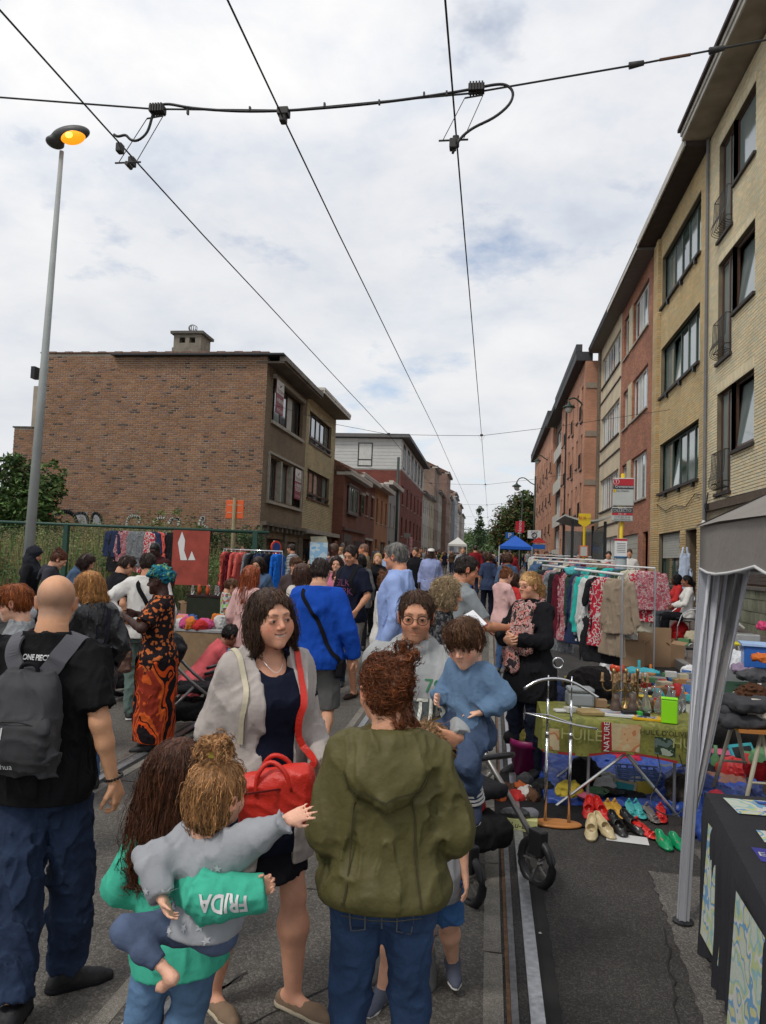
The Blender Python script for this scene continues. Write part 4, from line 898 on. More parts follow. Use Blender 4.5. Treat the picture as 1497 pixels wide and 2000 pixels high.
# --- R1 nearest right: pale yellow brick, brown windows, french balconies
Y0 = 12.;W = 21.75-Y0;fl = (4.76,8.28,11.65)
ops1 = []
for z in fl: ops1 += [(5.9,7.55,z,z+1.76),(7.55,8.75,z-.95,z+1.76),(1.0,3.2,z,z+1.76)]
ops1 += [(5.0,6.7,1.45,2.35),(7.6,8.7,.3,2.5),(1.5,4.0,.4,2.6)]
BLOCK = MT('block_wall',(.17,.17,.12),.95,.3,3,.5,40)
r1,M1 = house('tall pale yellow brick house nearest on the right side with black french balconies',1,Y0,21.75,5.9,14.15,mortY,ops1,None,z0=-.2,depth=8)
e = MB(M1);e.box(-.1,W+.02,-.4,.72,14.153,14.30);e.build('soffit',WOODEAVE,r1);e = MB(M1);e.box(-.1,W+.03,.46,.80,14.302,14.42).box(-.1,W+.03,.721,.76,14.17,14.30);e.build('eave_edge',EDGEW,r1);e = MB(M1);e.box(-.1,W+.04,.35,.88,14.422,14.52);e.build('roof_edge',DARKE,r1)
camv = Vector((0,0,CAMZ));yel1 = pal((.64,.56,.38),9,.07,2,.0)
bricks(r1,M1,W,3.62,14.12,[o for o in ops1 if o[3] > 3.6],.235,.0775,.016,yel1,key1 if False else (lambda b: (M1 @ Vector((b[0],0,b[2]))-Vector((5.9,17.3,3.9))).length),BRK,3,u0=4.2)
mb = MB(M1);mb.box(0,W,.002,.06,3.40,3.60);mb.build('ledge',MT('brown_ledge',(.09,.065,.045),.8,.2,5),r1)
blk_me = {}
for j in range(12):
 for i in range(23):
  u = 4.2+i*.30-(j % 2)*.15;v = .05+j*.28
  if any(o[0]-.27 < u < o[1]-.03 and o[2]-.2 < v < o[3]-.05 for o in ops1) or u > W-.3 or v > 3.1: continue
  k = (i*7+j*3) % 4
  if k not in blk_me: blk_me[k] = MB(M1.to_3x3().to_4x4()).box(0,.285,0,.018+.004*k,0,.265).mesh('block',MT('block_wall',tuple(c*(.85+.1*k) for c in (.16,.165,.115)),.95,.3,3,.6,40))
  o = link('block',blk_me[k],r1);o.location = M1 @ Vector((u,0,v))
for z in fl:
 window(r1,M1,5.9,7.55,z,z+1.76,BRWN,GLASSL,1,1,.08,sill=None,tilt=0 if z < 9 else None);window(r1,M1,7.55,8.75,z-.95,z+1.76,BRWN,GLASSL,1,1,.09,ratios=(0,.5,1));window(r1,M1,1.0,3.2,z,z+1.76,BRWN,GLASSL,2,1,.08)
 for b_ in ((5.85,7.5,-.1,.08,z-.08,z-.002),(7.5,8.8,-.1,.08,z-1.03,z-.952),(.95,3.25,-.1,.08,z-.08,z-.002)): MB(M1).box(*b_).build('sill',MT('dark_sill',(.035,.028,.025),.7),r1)
 hd = MB(M1)
 for i in range(32):
  u = 5.9+i*.09
  if u < 8.72: hd.add([(u+.006,0,z+1.77),(u+.082,0,z+1.77),(u+.082,0,z+1.98),(u+.006,0,z+1.98),(u+.006,.013,z+1.77),(u+.082,.013,z+1.77),(u+.082,.013,z+1.98),(u+.006,.013,z+1.98)],[(4,5,6,7),(0,1,5,4),(3,2,6,7),(0,4,7,3),(1,2,6,5)],yel1[i % 9])
 hd.build('soldier_course',BRK,r1)['kind'] = 'stuff'
 b = MB(M1);a0,a1,zb,zt = 7.62,8.72,z-.86,z+.10
 for zz_ in (zt,zb+.16): b.tube([(a0,0,zz_),(a0,.13,zz_),(a1,.13,zz_),(a1,0,zz_)],.012,5)
 br = b.build('balcony_railing',BLK,r1)
 for i in range(10):
  u = a0+(a1-a0)*i/9;MB(M1).tube([(u,.13,zt),(u,.15,zb+.42),(u,.22,zb+.22),(u,.20,zb+.08),(u,.12,zb+.02),(u,.02,zb)],.010,5).build('bar',BLK,br)
MB(M1).tube([(W-.12,.07,14.1),(W-.12,.07,.5)],.045,8).build('downpipe',MT('zinc',(.16,.16,.165),.6),r1)
window(r1,M1,5.0,6.7,1.45,2.35,BRWN,GLASS,1,1,.06,sill=STN)
sh = empty('roller_shutter',parent=r1)
for i in range(10): MB(M1).box(5.06,6.64,-.10,-.075,1.50+i*.085,1.50+i*.085+.078).build('slat',MT('shutter_brown',(.075,.055,.045),.6,.1),sh)
MB(M1).box(7.6,8.7,-.10,-.05,.3,2.5).build('door',MT('green_door',(.03,.05,.04),.5),r1)
mb = MB(M1);mb.tube([(8.9,.03,3.7),(8.3,.04,3.72),(7.4,.05,3.62),(5.,.05,3.60)],.012,5);mb.tube([(9.3,.06,3.9),(9.32,.12,3.4),(9.28,.10,2.9)],.02,5);mb.box(9.2,9.36,.02,.14,3.45,3.6);mb.build('cable',BLK,r1)
o = MB();o.lathe([(.02,.08),(.055,.05),(.06,-.02),(.03,-.09)],(0,0,0),12);la = o.build('wall_lamp',MT('lamp_white',(.55,.55,.55),.4),None,smooth=True);la.location = M1 @ Vector((9.1,.22,3.05));tag(la,'small white wall lamp hanging at the corner of the yellow brick house','lamp')
# --- R2: yellow brick, green windows
Y0 = 21.75;W = 7.0
lv = ((4.45,6.2),(7.9,9.68),(11.2,13.05));ops2 = [(.75,5.8,a,b) for a,b in lv]+[(2.75,5.75,1.25,3.0),(.85,2.1,.3,2.98)]
r2,M2 = house('tall yellow brick house with dark green window bands and brick piers',1,Y0,Y0+W,5.9,14.0,mortY,ops2,(.62,.34),[DARKE,BLKE],z0=0)
MB(M2).box(-.0,W+.02,.621,.70,14.02,14.28).build('eave_edge',EDGEW,r2)
yel2 = pal((.55,.42,.225),9,.09,5,.0);bricks(r2,M2,W,.3,13.95,ops2,.235,.0775,.016,yel2,lambda b: (M2 @ Vector((b[0],0,b[2]))-Vector((5.9,22,3.))).length,BRK,6)
pier = MB(M2);pc = pal((.52,.38,.20),9,.12,8,0)
for u in (5.95,6.45):
 for j in range(int((13.9-.3)/.0775)): v = .3+j*.0775;pier.box(u,u+.36,.012,.13 if u < 6.2 else .10,v+.008,v+.0700,pc[(j*5) % 9])
for j in range(34): v = .3+j*.0775;pier.box(2.2,2.62,.012,.05,v+.008,v+.07,pc[(j*4) % 9])
pier.build('brick_pier',BRK,r2)['kind'] = 'stuff'
for a,b in lv:
 window(r2,M2,.75,5.8,a,b,GRN,[GLASSG,GLASSL,GLASSG,GLASSL,GLASSL,GLASSG],5,1,.08,d=-.16,ratios=(0,.2,.38,.56,.76,1),tilt=3 if a < 8 else None)
 MB(M2).box(.7,5.85,-.1,.10,a-.09,a-.002).build('sill',MT('dark_sill',(.035,.028,.025),.7),r2)
 for u in (1.1,2.8,4.6): MB(M2).box(u,u+.12,.002,.10,a-.22,a-.093).build('bracket',BLK,r2)
window(r2,M2,2.75,5.75,1.25,3.0,GRN,GLASSG,2,1,.08,d=-.16,sill=STN)
sh = empty('roller_shutter',parent=r2)
for i in range(10): MB(M2).box(2.82,5.68,-.15,-.125,2.16+i*.083,2.16+i*.083+.077).build('slat',MT('shutter_pale',(.42,.42,.38),.6,.1),sh)
MB(M2).box(.85,2.1,-.60,-.55,.3,2.98).build('door',MT('dark_door',(.03,.025,.02),.5),r2);mb = MB(M2)
for s0 in (.851,2.05): mb.box(s0,s0+.048,-.6,-.12,.3,2.98)
mb.build('door_recess',MT('recess',(.12,.085,.05),.9),r2)
text_on(None,r2,'S',M2 @ Vector((3.2,-.10,2.6)),(0,-1,0),(0,0,1),.5,BLK,None,.003,'graffiti')
MB(M2).tube([(0.2,.06,3.9),(.9,.05,4.0),(2.,.04,3.7),(3.4,.05,3.85),(4.6,.04,3.75),(6.6,.05,4.25)],.012,5).build('cable',BLK,r2)
# --- R3: red brick, white windows
lv = ((4.55,6.45),(8.1,9.85),(11.4,13.3));ops = []
for a,b in lv: ops += [(1.1,4.3,a,b),(5.2,6.6,a,b)]
ops += [(.6,1.6,.35,3.2),(2.6,6.6,.35,3.2)]
RB = brickmat('red_brick_wall',(.36,.135,.072),(.22,.13,.09));r3,M3 = house('red brown brick house with wide white windows beside the green windowed house',1,28.75,36.0,5.9,13.9,RB,ops,(.66,.3),[MT('soffit_grey',(.16,.145,.135),.8),BLKE],z0=0)
MB(M3).box(0,7.25,.661,.72,13.92,14.1).build('eave_edge',EDGEW,r3)
for a,b in lv:
 window(r3,M3,1.1,4.3,a,b,WHITE,[GLASS,GLASSL,CURT],4,1,.09,sill=STNL);window(r3,M3,5.2,6.6,a,b,WHITE,[CURT,GLASS],2,1,.09,sill=STNL)
 MB(M3).box(4.36,5.14,.002,.05,a-.02,b).build('panel',MT('cream_panel',(.50,.44,.30),.8),r3)
MB(M3).box(.6,1.6,-.5,-.45,.35,3.2).build('door',MT('dark_door',(.03,.025,.02),.5),r3)
g_ = empty('garage_door',parent=r3)
for i in range(14): MB(M3).box(2.62,6.58,-.10,-.07,.4+i*.2,.4+i*.2+.19).build('panel',MT('garage_pale',(.36,.35,.30),.7,.12),g_)
# --- R4: beige panels
lv = ((4.75,6.5),(8.2,9.95),(11.65,13.3));ops = [(.35,6.3,a,b) for a,b in lv]+[(.35,4.6,.9,3.3),(5.2,6.3,.4,3.1)]
BE = plaster((.56,.47,.33));r4,M4 = house('narrow house with beige panels and full width white windows',1,36.0,43.2,5.9,14.0,BE,ops,(.62,.3),[MT('soffit_grey',(.16,.145,.135),.8),BLKE],z0=0)
for a,b in lv: window(r4,M4,.35,6.3,a,b,WHITE,[GLASS,GLASSL,CURT,GLASS],8,1,.08,sill=MT('dark_sill',(.05,.04,.035),.7));MB(M4).box(.0,6.6,.003,.05,a-.85,a-.78).build('band',DARKE,r4)
window(r4,M4,.35,4.6,.9,3.3,WHITE,[GLASS,CURT],7,1,.08);MB(M4).box(5.2,6.3,-.3,-.25,.4,3.1).build('door',BRWN,r4);MB(M4).box(6.62,7.2,.003,.12,.3,14.0).build('pier',brickmat('brown_brick',(.13,.085,.05)),r4)
# --- R5 salmon block set forward, with grey bands
SAL = brickmat('salmon_brick',(.50,.235,.145),(.40,.24,.16),var=.1);lvs = (2.0,4.9,7.75,10.6)
def salmon(label,Y0,Y1,X,H,n):
 W = Y1-Y0;ops = [];us = [W*(i+.5)/n for i in range(n)]
 for z in lvs:
  for i,u in enumerate(us): ops.append((u-.42,u+.42,z+(.0 if i % 2 else -.35),z+1.75))
 r,M = house(label,1,Y0,Y1,X,H,SAL,ops,(.5,.95),[BLKE,BLKE],z0=0)
 for a,b,c,d in ops:
  window(r,M,a,b,c,d,BRWN,[GLASS,CURT],1,1,.07,sill=STN)
  if (int(a*3)) % 2 == 0:
   q = MB(M);q.box(a-.05,b+.05,.10,.12,c+.9,c+.93).box(a-.05,b+.05,.10,.12,c+.05,c+.08)
   for i in range(7): u = a-.04+(b-a+.08)*i/6;q.box(u-.008,u+.008,.10,.12,c+.08,c+.9)
   q.box(a-.05,a-.03,0,.10,c+.9,c+.92).box(b+.03,b+.05,0,.10,c+.9,c+.92);q.build('balcony_railing',BLK,r)
 return r,M
r5,M5 = salmon('salmon brick apartment block set forward with grey bands and a slate roof edge',43.3,57.5,5.1,13.6,6)
sd_ = MB()
for z in (3.6,6.4,9.2,12.0): sd_.box(5.15,5.92,43.25,43.298,z,z+.32)
sd_.build('band',MT('grey_band',(.27,.22,.17),.85),r5);MB(M5).tube([(9.9,.08,13.6),(9.9,.08,1)],.05,6).build('downpipe',BLK,r5)
r6,M6 = house('brown apartment block with white balcony fronts beyond the salmon block',1,57.5,68,5.6,14.2,brickmat('dark_brick',(.14,.085,.06)),[(.8,9.6,z,z+1.6) for z in (3.2,6.1,9.0,11.8)],(.9,.4),[STN,BLKE],z0=0)
for z in (3.2,6.1,9.0,11.8):
 window(r6,M6,.8,9.6,z,z+1.6,WHITE,[GLASS,CURT],8,1,.1)
 for i in range(4): MB(M6).box(.9+i*2.2,2.9+i*2.2,.25,.30,z-1.1,z-.1).build('balcony_front',MT('balcony_white',(.52,.50,.44),.8,.1),r6)
r7,M7 = salmon('second salmon block further down the right side with small windows',68,96,5.3,14.8,12)
# --- left: gable wall house, brown brick facade
opsL1 = [(.8,5.2,6.62,8.15),(.75,5.3,3.76,5.3),(.9,2.9,.3,2.35),(3.5,5.1,.3,2.3)]
BRN = brickmat('brown_brick_front',(.175,.125,.075),(.17,.13,.09),bw=.2,bh=.065,var=.15)
l1 = empty('town_house',(0,0,0),0,'brown brick corner house with a blank gable wall and two for sale boards','house','houses along the street')
ML = FL(-8.0,25.0);mb = MB(ML);wallmb(mb,5.8,8.5,opsL1,-.2);mb.build('front_wall',BRN,l1)
MG = FF(-16.7,25.0);GW = 8.7;mb = MB(MG);mb.box(0,GW-.5,-5.8,0,-.3,8.86);mb.box(GW-.499,GW-.001,-.3,-.001,-.3,8.86);mb.box(GW-.499,GW-.31,-5.8,-.301,-.3,8.5);mb.box(-1.3,-.001,-8,-.6,-.3,6.18).box(-.42,-.002,-5,-.3,6.18,7.72);mb.build('gable_wall',mortR,l1)
redb = pal((.245,.125,.066),14,.20,3,.04)+pal((.20,.10,.065),4,.2,9,.1)+[(.08,.05,.04)]
def nearkey(b): return abs((b[0]+b[1])/2-GW)+abs(b[2]-2.6)*1.5
bricks(l1,MG,GW,-.2,8.82,[],.212,.078,.021,redb,lambda b: (b[0]-5.5)**2+(b[2]-3.4)**2*2,BRK,12,proud=.012)
MGb = FF(-18.0,25.6);bricks(l1,MGb,1.3,-.2,6.15,[],.212,.078,.021,redb,lambda b: 0,BRK,13,proud=.012)
cp = empty('coping',parent=l1)
for i in range(27): MB(MG).box(i*.325,i*.325+.31,-.32,.07,8.865,8.91+.02*(i % 2)).build('coping_tile',MT('coping_tile',(.16,.09,.065),.8,.3,8),cp)
MB(MG).box(-1.35,0,-1,-.55,6.185,6.24).build('coping',STN,l1)
ch = MB(MG);ch.box(5.05,6.15,-1.1,-.1,8.9,9.12).box(5.08,5.30,-1.05,-.15,9.12,9.62).box(5.90,6.12,-1.05,-.15,9.12,9.62).box(5.52,5.68,-1.05,-.15,9.12,9.62).box(5.30,5.9,-.95,-.25,9.12,9.2).box(5.30,5.52,-1.05,-.15,9.5,9.62).box(5.68,5.90,-1.05,-.15,9.5,9.62).box(5.30,5.90,-1.049,-.151,9.12,9.3)
chn = ch.build('chimney',MT('chimney_render',(.20,.175,.14),.9,.25,4,.3),l1);MB(MG).box(4.98,6.22,-1.15,-.05,9.622,9.72).build('cap',STN,chn)
mb = MB(MG);mb.cyl((5.6,-.6,9.72),(5.6,-.6,9.86),.07,.07,10)
for i in range(7): t = i/6*PI;mb.tube([(5.6+.16*math.cos(a)*math.cos(t),-.6+.16*math.cos(a)*math.sin(t),9.97+.13*math.sin(a)) for a in np.linspace(-1.2,1.5,7)],.018,4)
mb.build('cowl',MT('cowl_metal',(.25,.25,.26),.5,metal=.5),chn)
MB(MG).box(-.52,-.36,-.5,-.2,8.0,8.45).build('vent_pipe',BLK,l1)
e = MB(ML);e.box(-.02,5.8,-.4,.62,8.503,8.58);e.build('soffit',MT('soffit_brown',(.15,.115,.09),.85,.2,2),l1);e = MB(ML);e.box(-.03,5.82,.45,.70,8.582,8.74);e.build('fascia',MT('fascia_grey',(.20,.175,.15),.8,.2,2),l1);MB(ML).box(-.3,5.82,-5.8,.66,8.742,8.80).build('roof',BLKE,l1)
for o_,fm_,n_ in ((opsL1[0],BRWN,5),(opsL1[1],BRWN,3)): window(l1,ML,*o_,fm_,[GLASS,GLASSL,GLASS,CURT],n_,1,.07,d=-.2)
MB(ML).box(.7,5.3,-.1,.09,6.50,6.618).build('sill',STNL,l1);MB(ML).box(.75,5.25,-.05,.10,8.17,8.32).build('shutter_box',STNL,l1)
mb = MB(ML);mb.box(.62,.75,-.1,.06,3.70,5.38).box(5.3,5.43,-.1,.06,3.70,5.38).box(.62,5.43,-.1,.10,5.381,5.47).box(.6,5.45,-.1,.10,3.60,3.699).box(2.2,2.36,-.15,.04,3.76,5.3).box(3.75,3.91,-.15,.04,3.76,5.3);mb.build('window_surround',STNL,l1)
mb = MB(ML);mb.box(0,5.8,.004,.24,2.78,2.9).box(0,5.8,.004,.10,2.6,2.779);[mb.box(.3+i*.62,.45+i*.62,.006,.2,2.62,2.777) for i in range(9)];mb.build('cornice',MT('weathered_stone',(.13,.105,.08),.95,.4,3,.6,25),l1)
mb = MB(ML)
for j in range(8):
 for u in (.25,3.0,5.2): mb.box(u,u+.42,.004,.07+.02*(j % 2),.3+j*.28,.3+j*.28+.26)
mb.build('quoin',MT('weathered_stone',(.13,.105,.08),.95,.4,3,.6,25),l1)['kind'] = 'stuff'
MB(ML).box(.9,2.9,-.35,-.3,.3,2.35).build('garage_door',MT('door_red',(.12,.05,.035),.7,.2,6),l1);MB(ML).box(3.5,5.1,-.75,-.7,.3,2.3).build('door',BRWN,l1)
def forsale(u0,z0,tall,txt,lab):
 b = MB(ML).box(u0,u0+.95,.10,.125,z0,z0+1.22).build('for_sale_board',MT('board_maroon',(.22,.025,.05),.5,.05),None);tag(b,lab,'sign')
 MB(ML).box(u0,u0+.95,.126,.130,z0+.72,z0+1.22).build('white_band',MT('board_white',(.66,.64,.62),.5,.03),b)
 bm_ = MT('board_print',(.10,.02,.04),.6,0);wm_ = MT('board_letter',(.75,.73,.7),.6,0)
 c = lambda v: ML @ Vector((u0+.475,.132,z0+v))
 bd = MB(ML);bd.add([(u0+.25,.134,z0+1.12),(u0+.47,.134,z0+1.02),(u0+.44,.134,z0+1.0)],[(0,1,2)]).add([(u0+.72,.134,z0+1.14),(u0+.46,.134,z0+1.03),(u0+.50,.134,z0+.98)],[(0,1,2)]).add([(u0+.36,.1341,z0+.96),(u0+.47,.1341,z0+1.05),(u0+.52,.1341,z0+1.0)],[(0,1,2)]);bd.build('bird_emblem',bm_,b)
 text_on(None,b,'Victoire',c(.84),(0,1,0),(0,0,1),.27,bm_,None,.002);text_on(None,b,txt,c(.47),(0,1,0),(0,0,1),.20,wm_,None,.002,bold=.004);text_on(None,b,'02 772 15 30',c(.12),(0,1,0),(0,0,1),.13,wm_,None,.002)
forsale(.85,6.95,1,'A VENDRE','maroon and white for sale board in the top floor window');forsale(3.95,4.05,0,'A VENDRE\nTE KOOP','maroon and white for sale board in the first floor window')
# L2 yellow brick
opsL = [(.55,5.0,6.75,8.15),(.55,5.0,4.3,5.6),(.4,2.0,.4,2.5),(2.6,4.8,.4,2.5)]
l2,ML2 = house('yellow brick house with brown windows next to the brown corner house',-1,30.8,36.8,8,8.75,mortY,opsL,(.72,.26),[MT('soffit_b',(.22,.19,.14),.85),EDGEW],z0=0)
bricks(l2,ML2,6.0,2.95,8.7,opsL,.22,.075,.018,pal((.48,.39,.23),9,.12,4,.0),lambda b: b[0]+b[2]*.5,BRK,9)
for o_,n_ in ((opsL[0],5),(opsL[1],5)): window(l2,ML2,*o_,BRWN,[GLASSL,GLASS],n_,1,.07,d=-.14);a,b,c,d = o_;MB(ML2).box(a,b,-.05,.03,c+.18,c+.26).build('rail',BRWN,l2);MB(ML2).box(a-.05,b+.05,-.05,.06,c-.07,c-.002).build('sill',BRWN,l2)
MB(ML2).box(-.05,6.1,.003,.45,2.72,2.9).build('canopy_slab',STNL,l2);MB(ML2).box(.4,2.0,-.5,-.45,.4,2.5).build('door',BRWN,l2);MB(ML2).box(2.6,4.8,-.6,-.55,.4,2.5).build('garage_door',BLK,l2)
MB(ML2).box(5.2,5.95,.003,.05,.3,2.7).build('brick_pier',brickmat('rb2',(.22,.09,.06)),l2)
# generic houses
def generic(label,side,Y0,Y1,X,H,mat,levels,n,wh=1.4,ww=.9,fm=WHITE,eave=(.45,.25),em=None,roof=None,head=None,ground=True,bay=None,X2=None):
 W = Y1-Y0;ops = []
 for z in levels:
  for i in range(n): u = W*(i+.5)/n;ops.append((u-ww/2,u+ww/2,z,z+wh))
 zg = gz(Y0)
 if ground: ops += [(W*.12,W*.12+1.0,zg+.15,zg+2.3),(W*.5,W*.9,zg+.8,zg+2.2)]
 r,M = house(label,side,Y0,Y1,X,H,mat,ops,eave,em,z0=0)
 for k,o in enumerate(ops):
  if ground and k == len(ops)-2: MB(M).box(o[0],o[1],-.2,-.15,o[2],o[3]).build('door',random.choice([BRWN,BLK,GRN]),r);continue
  window(r,M,*o,fm,[GLASS,CURT] if k % 2 else [GLASS,GLASSL],2 if o[1]-o[0] > .7 else 1,1,.07,sill=STNL if Y0 < 70 else None)
  if head: MB(M).box(o[0]-.1,o[1]+.1,.003,.06,o[3]+.02,o[3]+.17).build('lintel',head,r)
 if roof:
  hr,rm = roof;rb = MB(M);s_ = eave[0]+.05 if eave else .1;d = 4.
  rb.add([(-.05,s_,H+.18),(W+.05,s_,H+.18),(W+.05,-d,H+hr),(-.05,-d,H+hr)],[(0,1,2,3)]).add([(-.05,s_,H+.18),(-.05,-d,H+hr),(-.05,-d*2,H+.1)],[(0,1,2)]).add([(W+.05,s_,H+.18),(W+.05,-d,H+hr),(W+.05,-d*2,H+.1)],[(0,1,2)]);ro = rb.build('roof',rm,r)
 return r,M
TILE = brickmat('roof_tiles',(.16,.075,.05),(.03,.02,.015),bw=.25,bh=.22);RBL = brickmat('rb_left',(.17,.060,.038),(.14,.07,.05),var=.15);WE = [EDGEW,EDGEW]
l3,ML3 = generic('low red brick house with a projecting upper floor and tiled roof',-1,36.8,43.5,7.45,5.95,RBL,(),1,eave=(.35,.28),em=WE,ground=False,roof=(2.9,TILE))
# front of the upper bay and its windows
window(l3,ML3,.9,3.6,4.1,5.5,MT('grey_frame',(.14,.13,.12),.6),[GLASSL,GLASS],4,1,.1,d=.12);MB(ML3).box(.8,3.7,.005,.16,4.0,4.098).build('sill',STN,l3);MB(ML3).box(.8,3.7,.005,.16,5.502,5.62).build('lintel',STN,l3)
window(l3,ML3,4.7,5.7,4.25,5.35,BRWN,GLASS,1,1,.07,d=.10);MB(ML3).box(4.6,5.8,.003,.15,5.36,5.48).build('lintel',STNL,l3)
MB(ML3).box(.3,2.4,.004,.05,.5,2.95).build('door_surround',STN,l3);MB(ML3).box(.8,1.7,.05,.09,.5,2.6).build('door',BRWN,l3);MB(ML3).box(3.4,6.3,.004,.04,.9,2.7).build('garage_door',BLK,l3);MB(ML3).box(0,6.7,.004,.12,3.15,3.3).build('ledge',BRWN,l3)
mb = MB(ML3);mb.box(2.2,3.0,-4.4,-3.7,7.8,10.1);c_ = mb.build('chimney',RBL,l3);MB(ML3).box(2.1,3.1,-4.5,-3.6,10.102,10.25).build('cap',STN,c_)
generic('low red brick house with white lintels and dark windows',-1,43.5,50.5,8,6.6,RBL,(4.5,),3,1.3,1.0,BRWN,(.4,.28),WE,(2.2,TILE),head=STNL)
generic('orange brick house with tall narrow windows',-1,50.5,57.2,8,6.7,brickmat('orange_brick',(.36,.16,.075),(.3,.18,.1),var=.1),(4.3,),3,1.7,.8,BRWN,(.5,.28),WE)
generic('grey rendered house with shutters on the left side',-1,57.2,64.5,8,7.6,plaster((.27,.27,.26)),(4.4,),3,1.8,.9,WHITE,(.3,.3),WE)
# L6 tall: white clad top over red brick
l6,ML6 = generic('tall red brick building with a white clad top storey',-1,64.5,86,8,9.6,brickmat('deep_red',(.175,.048,.032),(.16,.05,.04),var=.1),(3.9,6.7),6,1.7,1.1,BRWN,None,None)
cl_ = MT('white_cladding',(.48,.48,.46),.7,.06,2);mb = MB()
for i in range(9): mb.box(-14.5,-8.0,64.45,64.5,9.7+i*.3,9.7+i*.3+.28);mb.box(-8.02,-7.97,64.45,86,9.7+i*.3,9.7+i*.3+.28)
mb.box(-14.5,-8.03,64.52,86,9.6,12.4);mb.build('cladding',cl_,l6);MB().box(-15,-7.3,63.9,86.5,12.45,12.75).build('roof',MT('flat_roof',(.12,.12,.12),.8),l6)
for i in range(6): window(l6,FL(-7.95,65.5+i*3.4),0,1.6,9.9,12.1,BLK,GLASSL,2,1,.08,d=.02)
window(l6,FF(-11.9,64.43),0,1.3,9.9,12.0,BLK,CURT,1,2,.08,d=.02)
cols_far = [(.42,.42,.38),(.34,.30,.22),(.17,.10,.07),(.27,.25,.22),(.18,.08,.055),(.40,.39,.37),(.22,.16,.12),(.30,.31,.33),(.20,.10,.07),(.42,.41,.39),(.24,.15,.11),(.30,.28,.27)]
nm = ['white','cream','brown','grey','dark red','off white','taupe','blue grey','brick red','bright white','tan','mid grey'];y = 86
for i,c in enumerate(cols_far):
 w = [9,8,9,8,10,9,10,12,12,14,16,20][i];h = gz(y)+[8.4,8.6,13.4,10.8,14.5,10.8,12.4,13.2,15.0,12.0,14.5,13.0][i]
 X = 8 if i not in (4,7) else 7.3
 generic('%s terraced house, number %s of the far left row after the tall red one' % (nm[i],['one','two','three','four','five','six','seven','eight','nine','ten','eleven','twelve'][i]),-1,y,y+w,X,h,(brickmat('fb%d' % i,c) if i in (2,4,6,8,10) else plaster(c)),[gz(y)+3.3+2.9*k for k in range(int((h-gz(y)-3.6)/2.9)+ (1 if h-gz(y) > 6 else 0))][:3],max(3,int(w/2.6)),1.6,.95,WHITE if i % 3 else BRWN,(.35,.3),[EDGEW,BLKE],(2.2,TILE) if i % 4 in (0,2) else None);y += w
y = 100
for i,c in enumerate([(.40,.17,.10),(.30,.22,.16),(.22,.10,.07)]):
 generic(['far pinkish house on the right behind the green tree','far tan house on the right behind the blue gazebo','farthest dark red house on the right side'][i],1,y+20,y+34,9,8.5,plaster(c),(4.2,7.0),4);y += 14
# ---------------------------------------------------------------- overhead wires
WIRE = MT('wire',(.02,.02,.02),.6,0);CLMP = MT('clamp',(.035,.032,.03),.6,.2)
def wz(y): return 5.72+gz(y)
def sagline(x,ys,za=.0):
 P = []
 for a,b in zip(ys[:-1],ys[1:]):
  for k in range(8): t = k/8;yy = a+(b-a)*t;P.append((x,yy,wz(yy)-.004*(b-a)*4*t*(1-t)*.6+za))
 P.append((x,ys[-1],wz(ys[-1])+za));return P
span_y = [-22,6.3,26,45,64,84,104,126,150,180]
for X,lab in ((-3.72,'trolley wire over the left tram track'),(-1.98,'feeder wire hanging midway between the two trolley wires'),(-.43,'trolley wire over the right tram track')):
 o = MB().tube(sagline(X,span_y),.0085,5).build('overhead_wire',WIRE);tag(o,'black '+lab,'overhead wire','overhead tram wires')
sp1 = [(-9.5,6.3,6.72),(-4.83,6.3,6.07),(-3.24,6.3,5.87),(-1.95,6.3,5.79),(-.31,6.3,5.86),(1.05,6.3,6.03),(2.15,6.3,6.19),(5.9,6.3,6.9)]
r = empty('span_wire',(0,0,0),0,'nearest black span wire crossing the street with thick feeder cable clipped to it','overhead wire','span wires');MB().tube(sp1,.009,5).build('steel_wire',WIRE,r)
c0 = [(-3.62,6.30,5.64),(-3.57,6.28,5.60),(-3.50,6.3,5.64),(-3.46,6.3,5.58),(-3.38,6.3,5.56),(-3.28,6.3,5.64),(-3.25,6.3,5.80),(-3.22,6.3,5.90),(-3.1,6.3,5.92),(-2.9,6.3,5.86),(-2.4,6.3,5.80),(-1.95,6.3,5.785),(-1.4,6.3,5.80),(-.9,6.3,5.83),(-.35,6.3,5.885),(-.1,6.3,5.93),(.02,6.3,5.93),(.09,6.3,5.85),(.06,6.3,5.74),(-.08,6.3,5.62),(-.26,6.3,5.55),(-.38,6.3,5.45),(-.43,6.3,5.32),(-.43,6.3,5.74)]
def smoothp(P,n=4):
 P = np.array(P,float);t = np.linspace(0,len(P)-1,(len(P)-1)*n+1);A = np.stack([np.interp(t,range(len(P)),P[:,i]) for i in range(3)],1)
 for _ in range(n): A[1:-1] = .5*A[1:-1]+.25*(A[:-2]+A[2:])
 return [tuple(p) for p in A]
MB().tube(smoothp(c0[:-1]),.0125,6).build('feeder_cable',BLK,r,smooth=True)
for x in (-2.9,-2.3,-1.6,-1.1,-.7,-.5): MB().box(x-.008,x+.008,6.285,6.315,5.80 if x < -.8 else 5.85,5.84 if x < -.8 else 5.89).build('clip',CLMP,r)
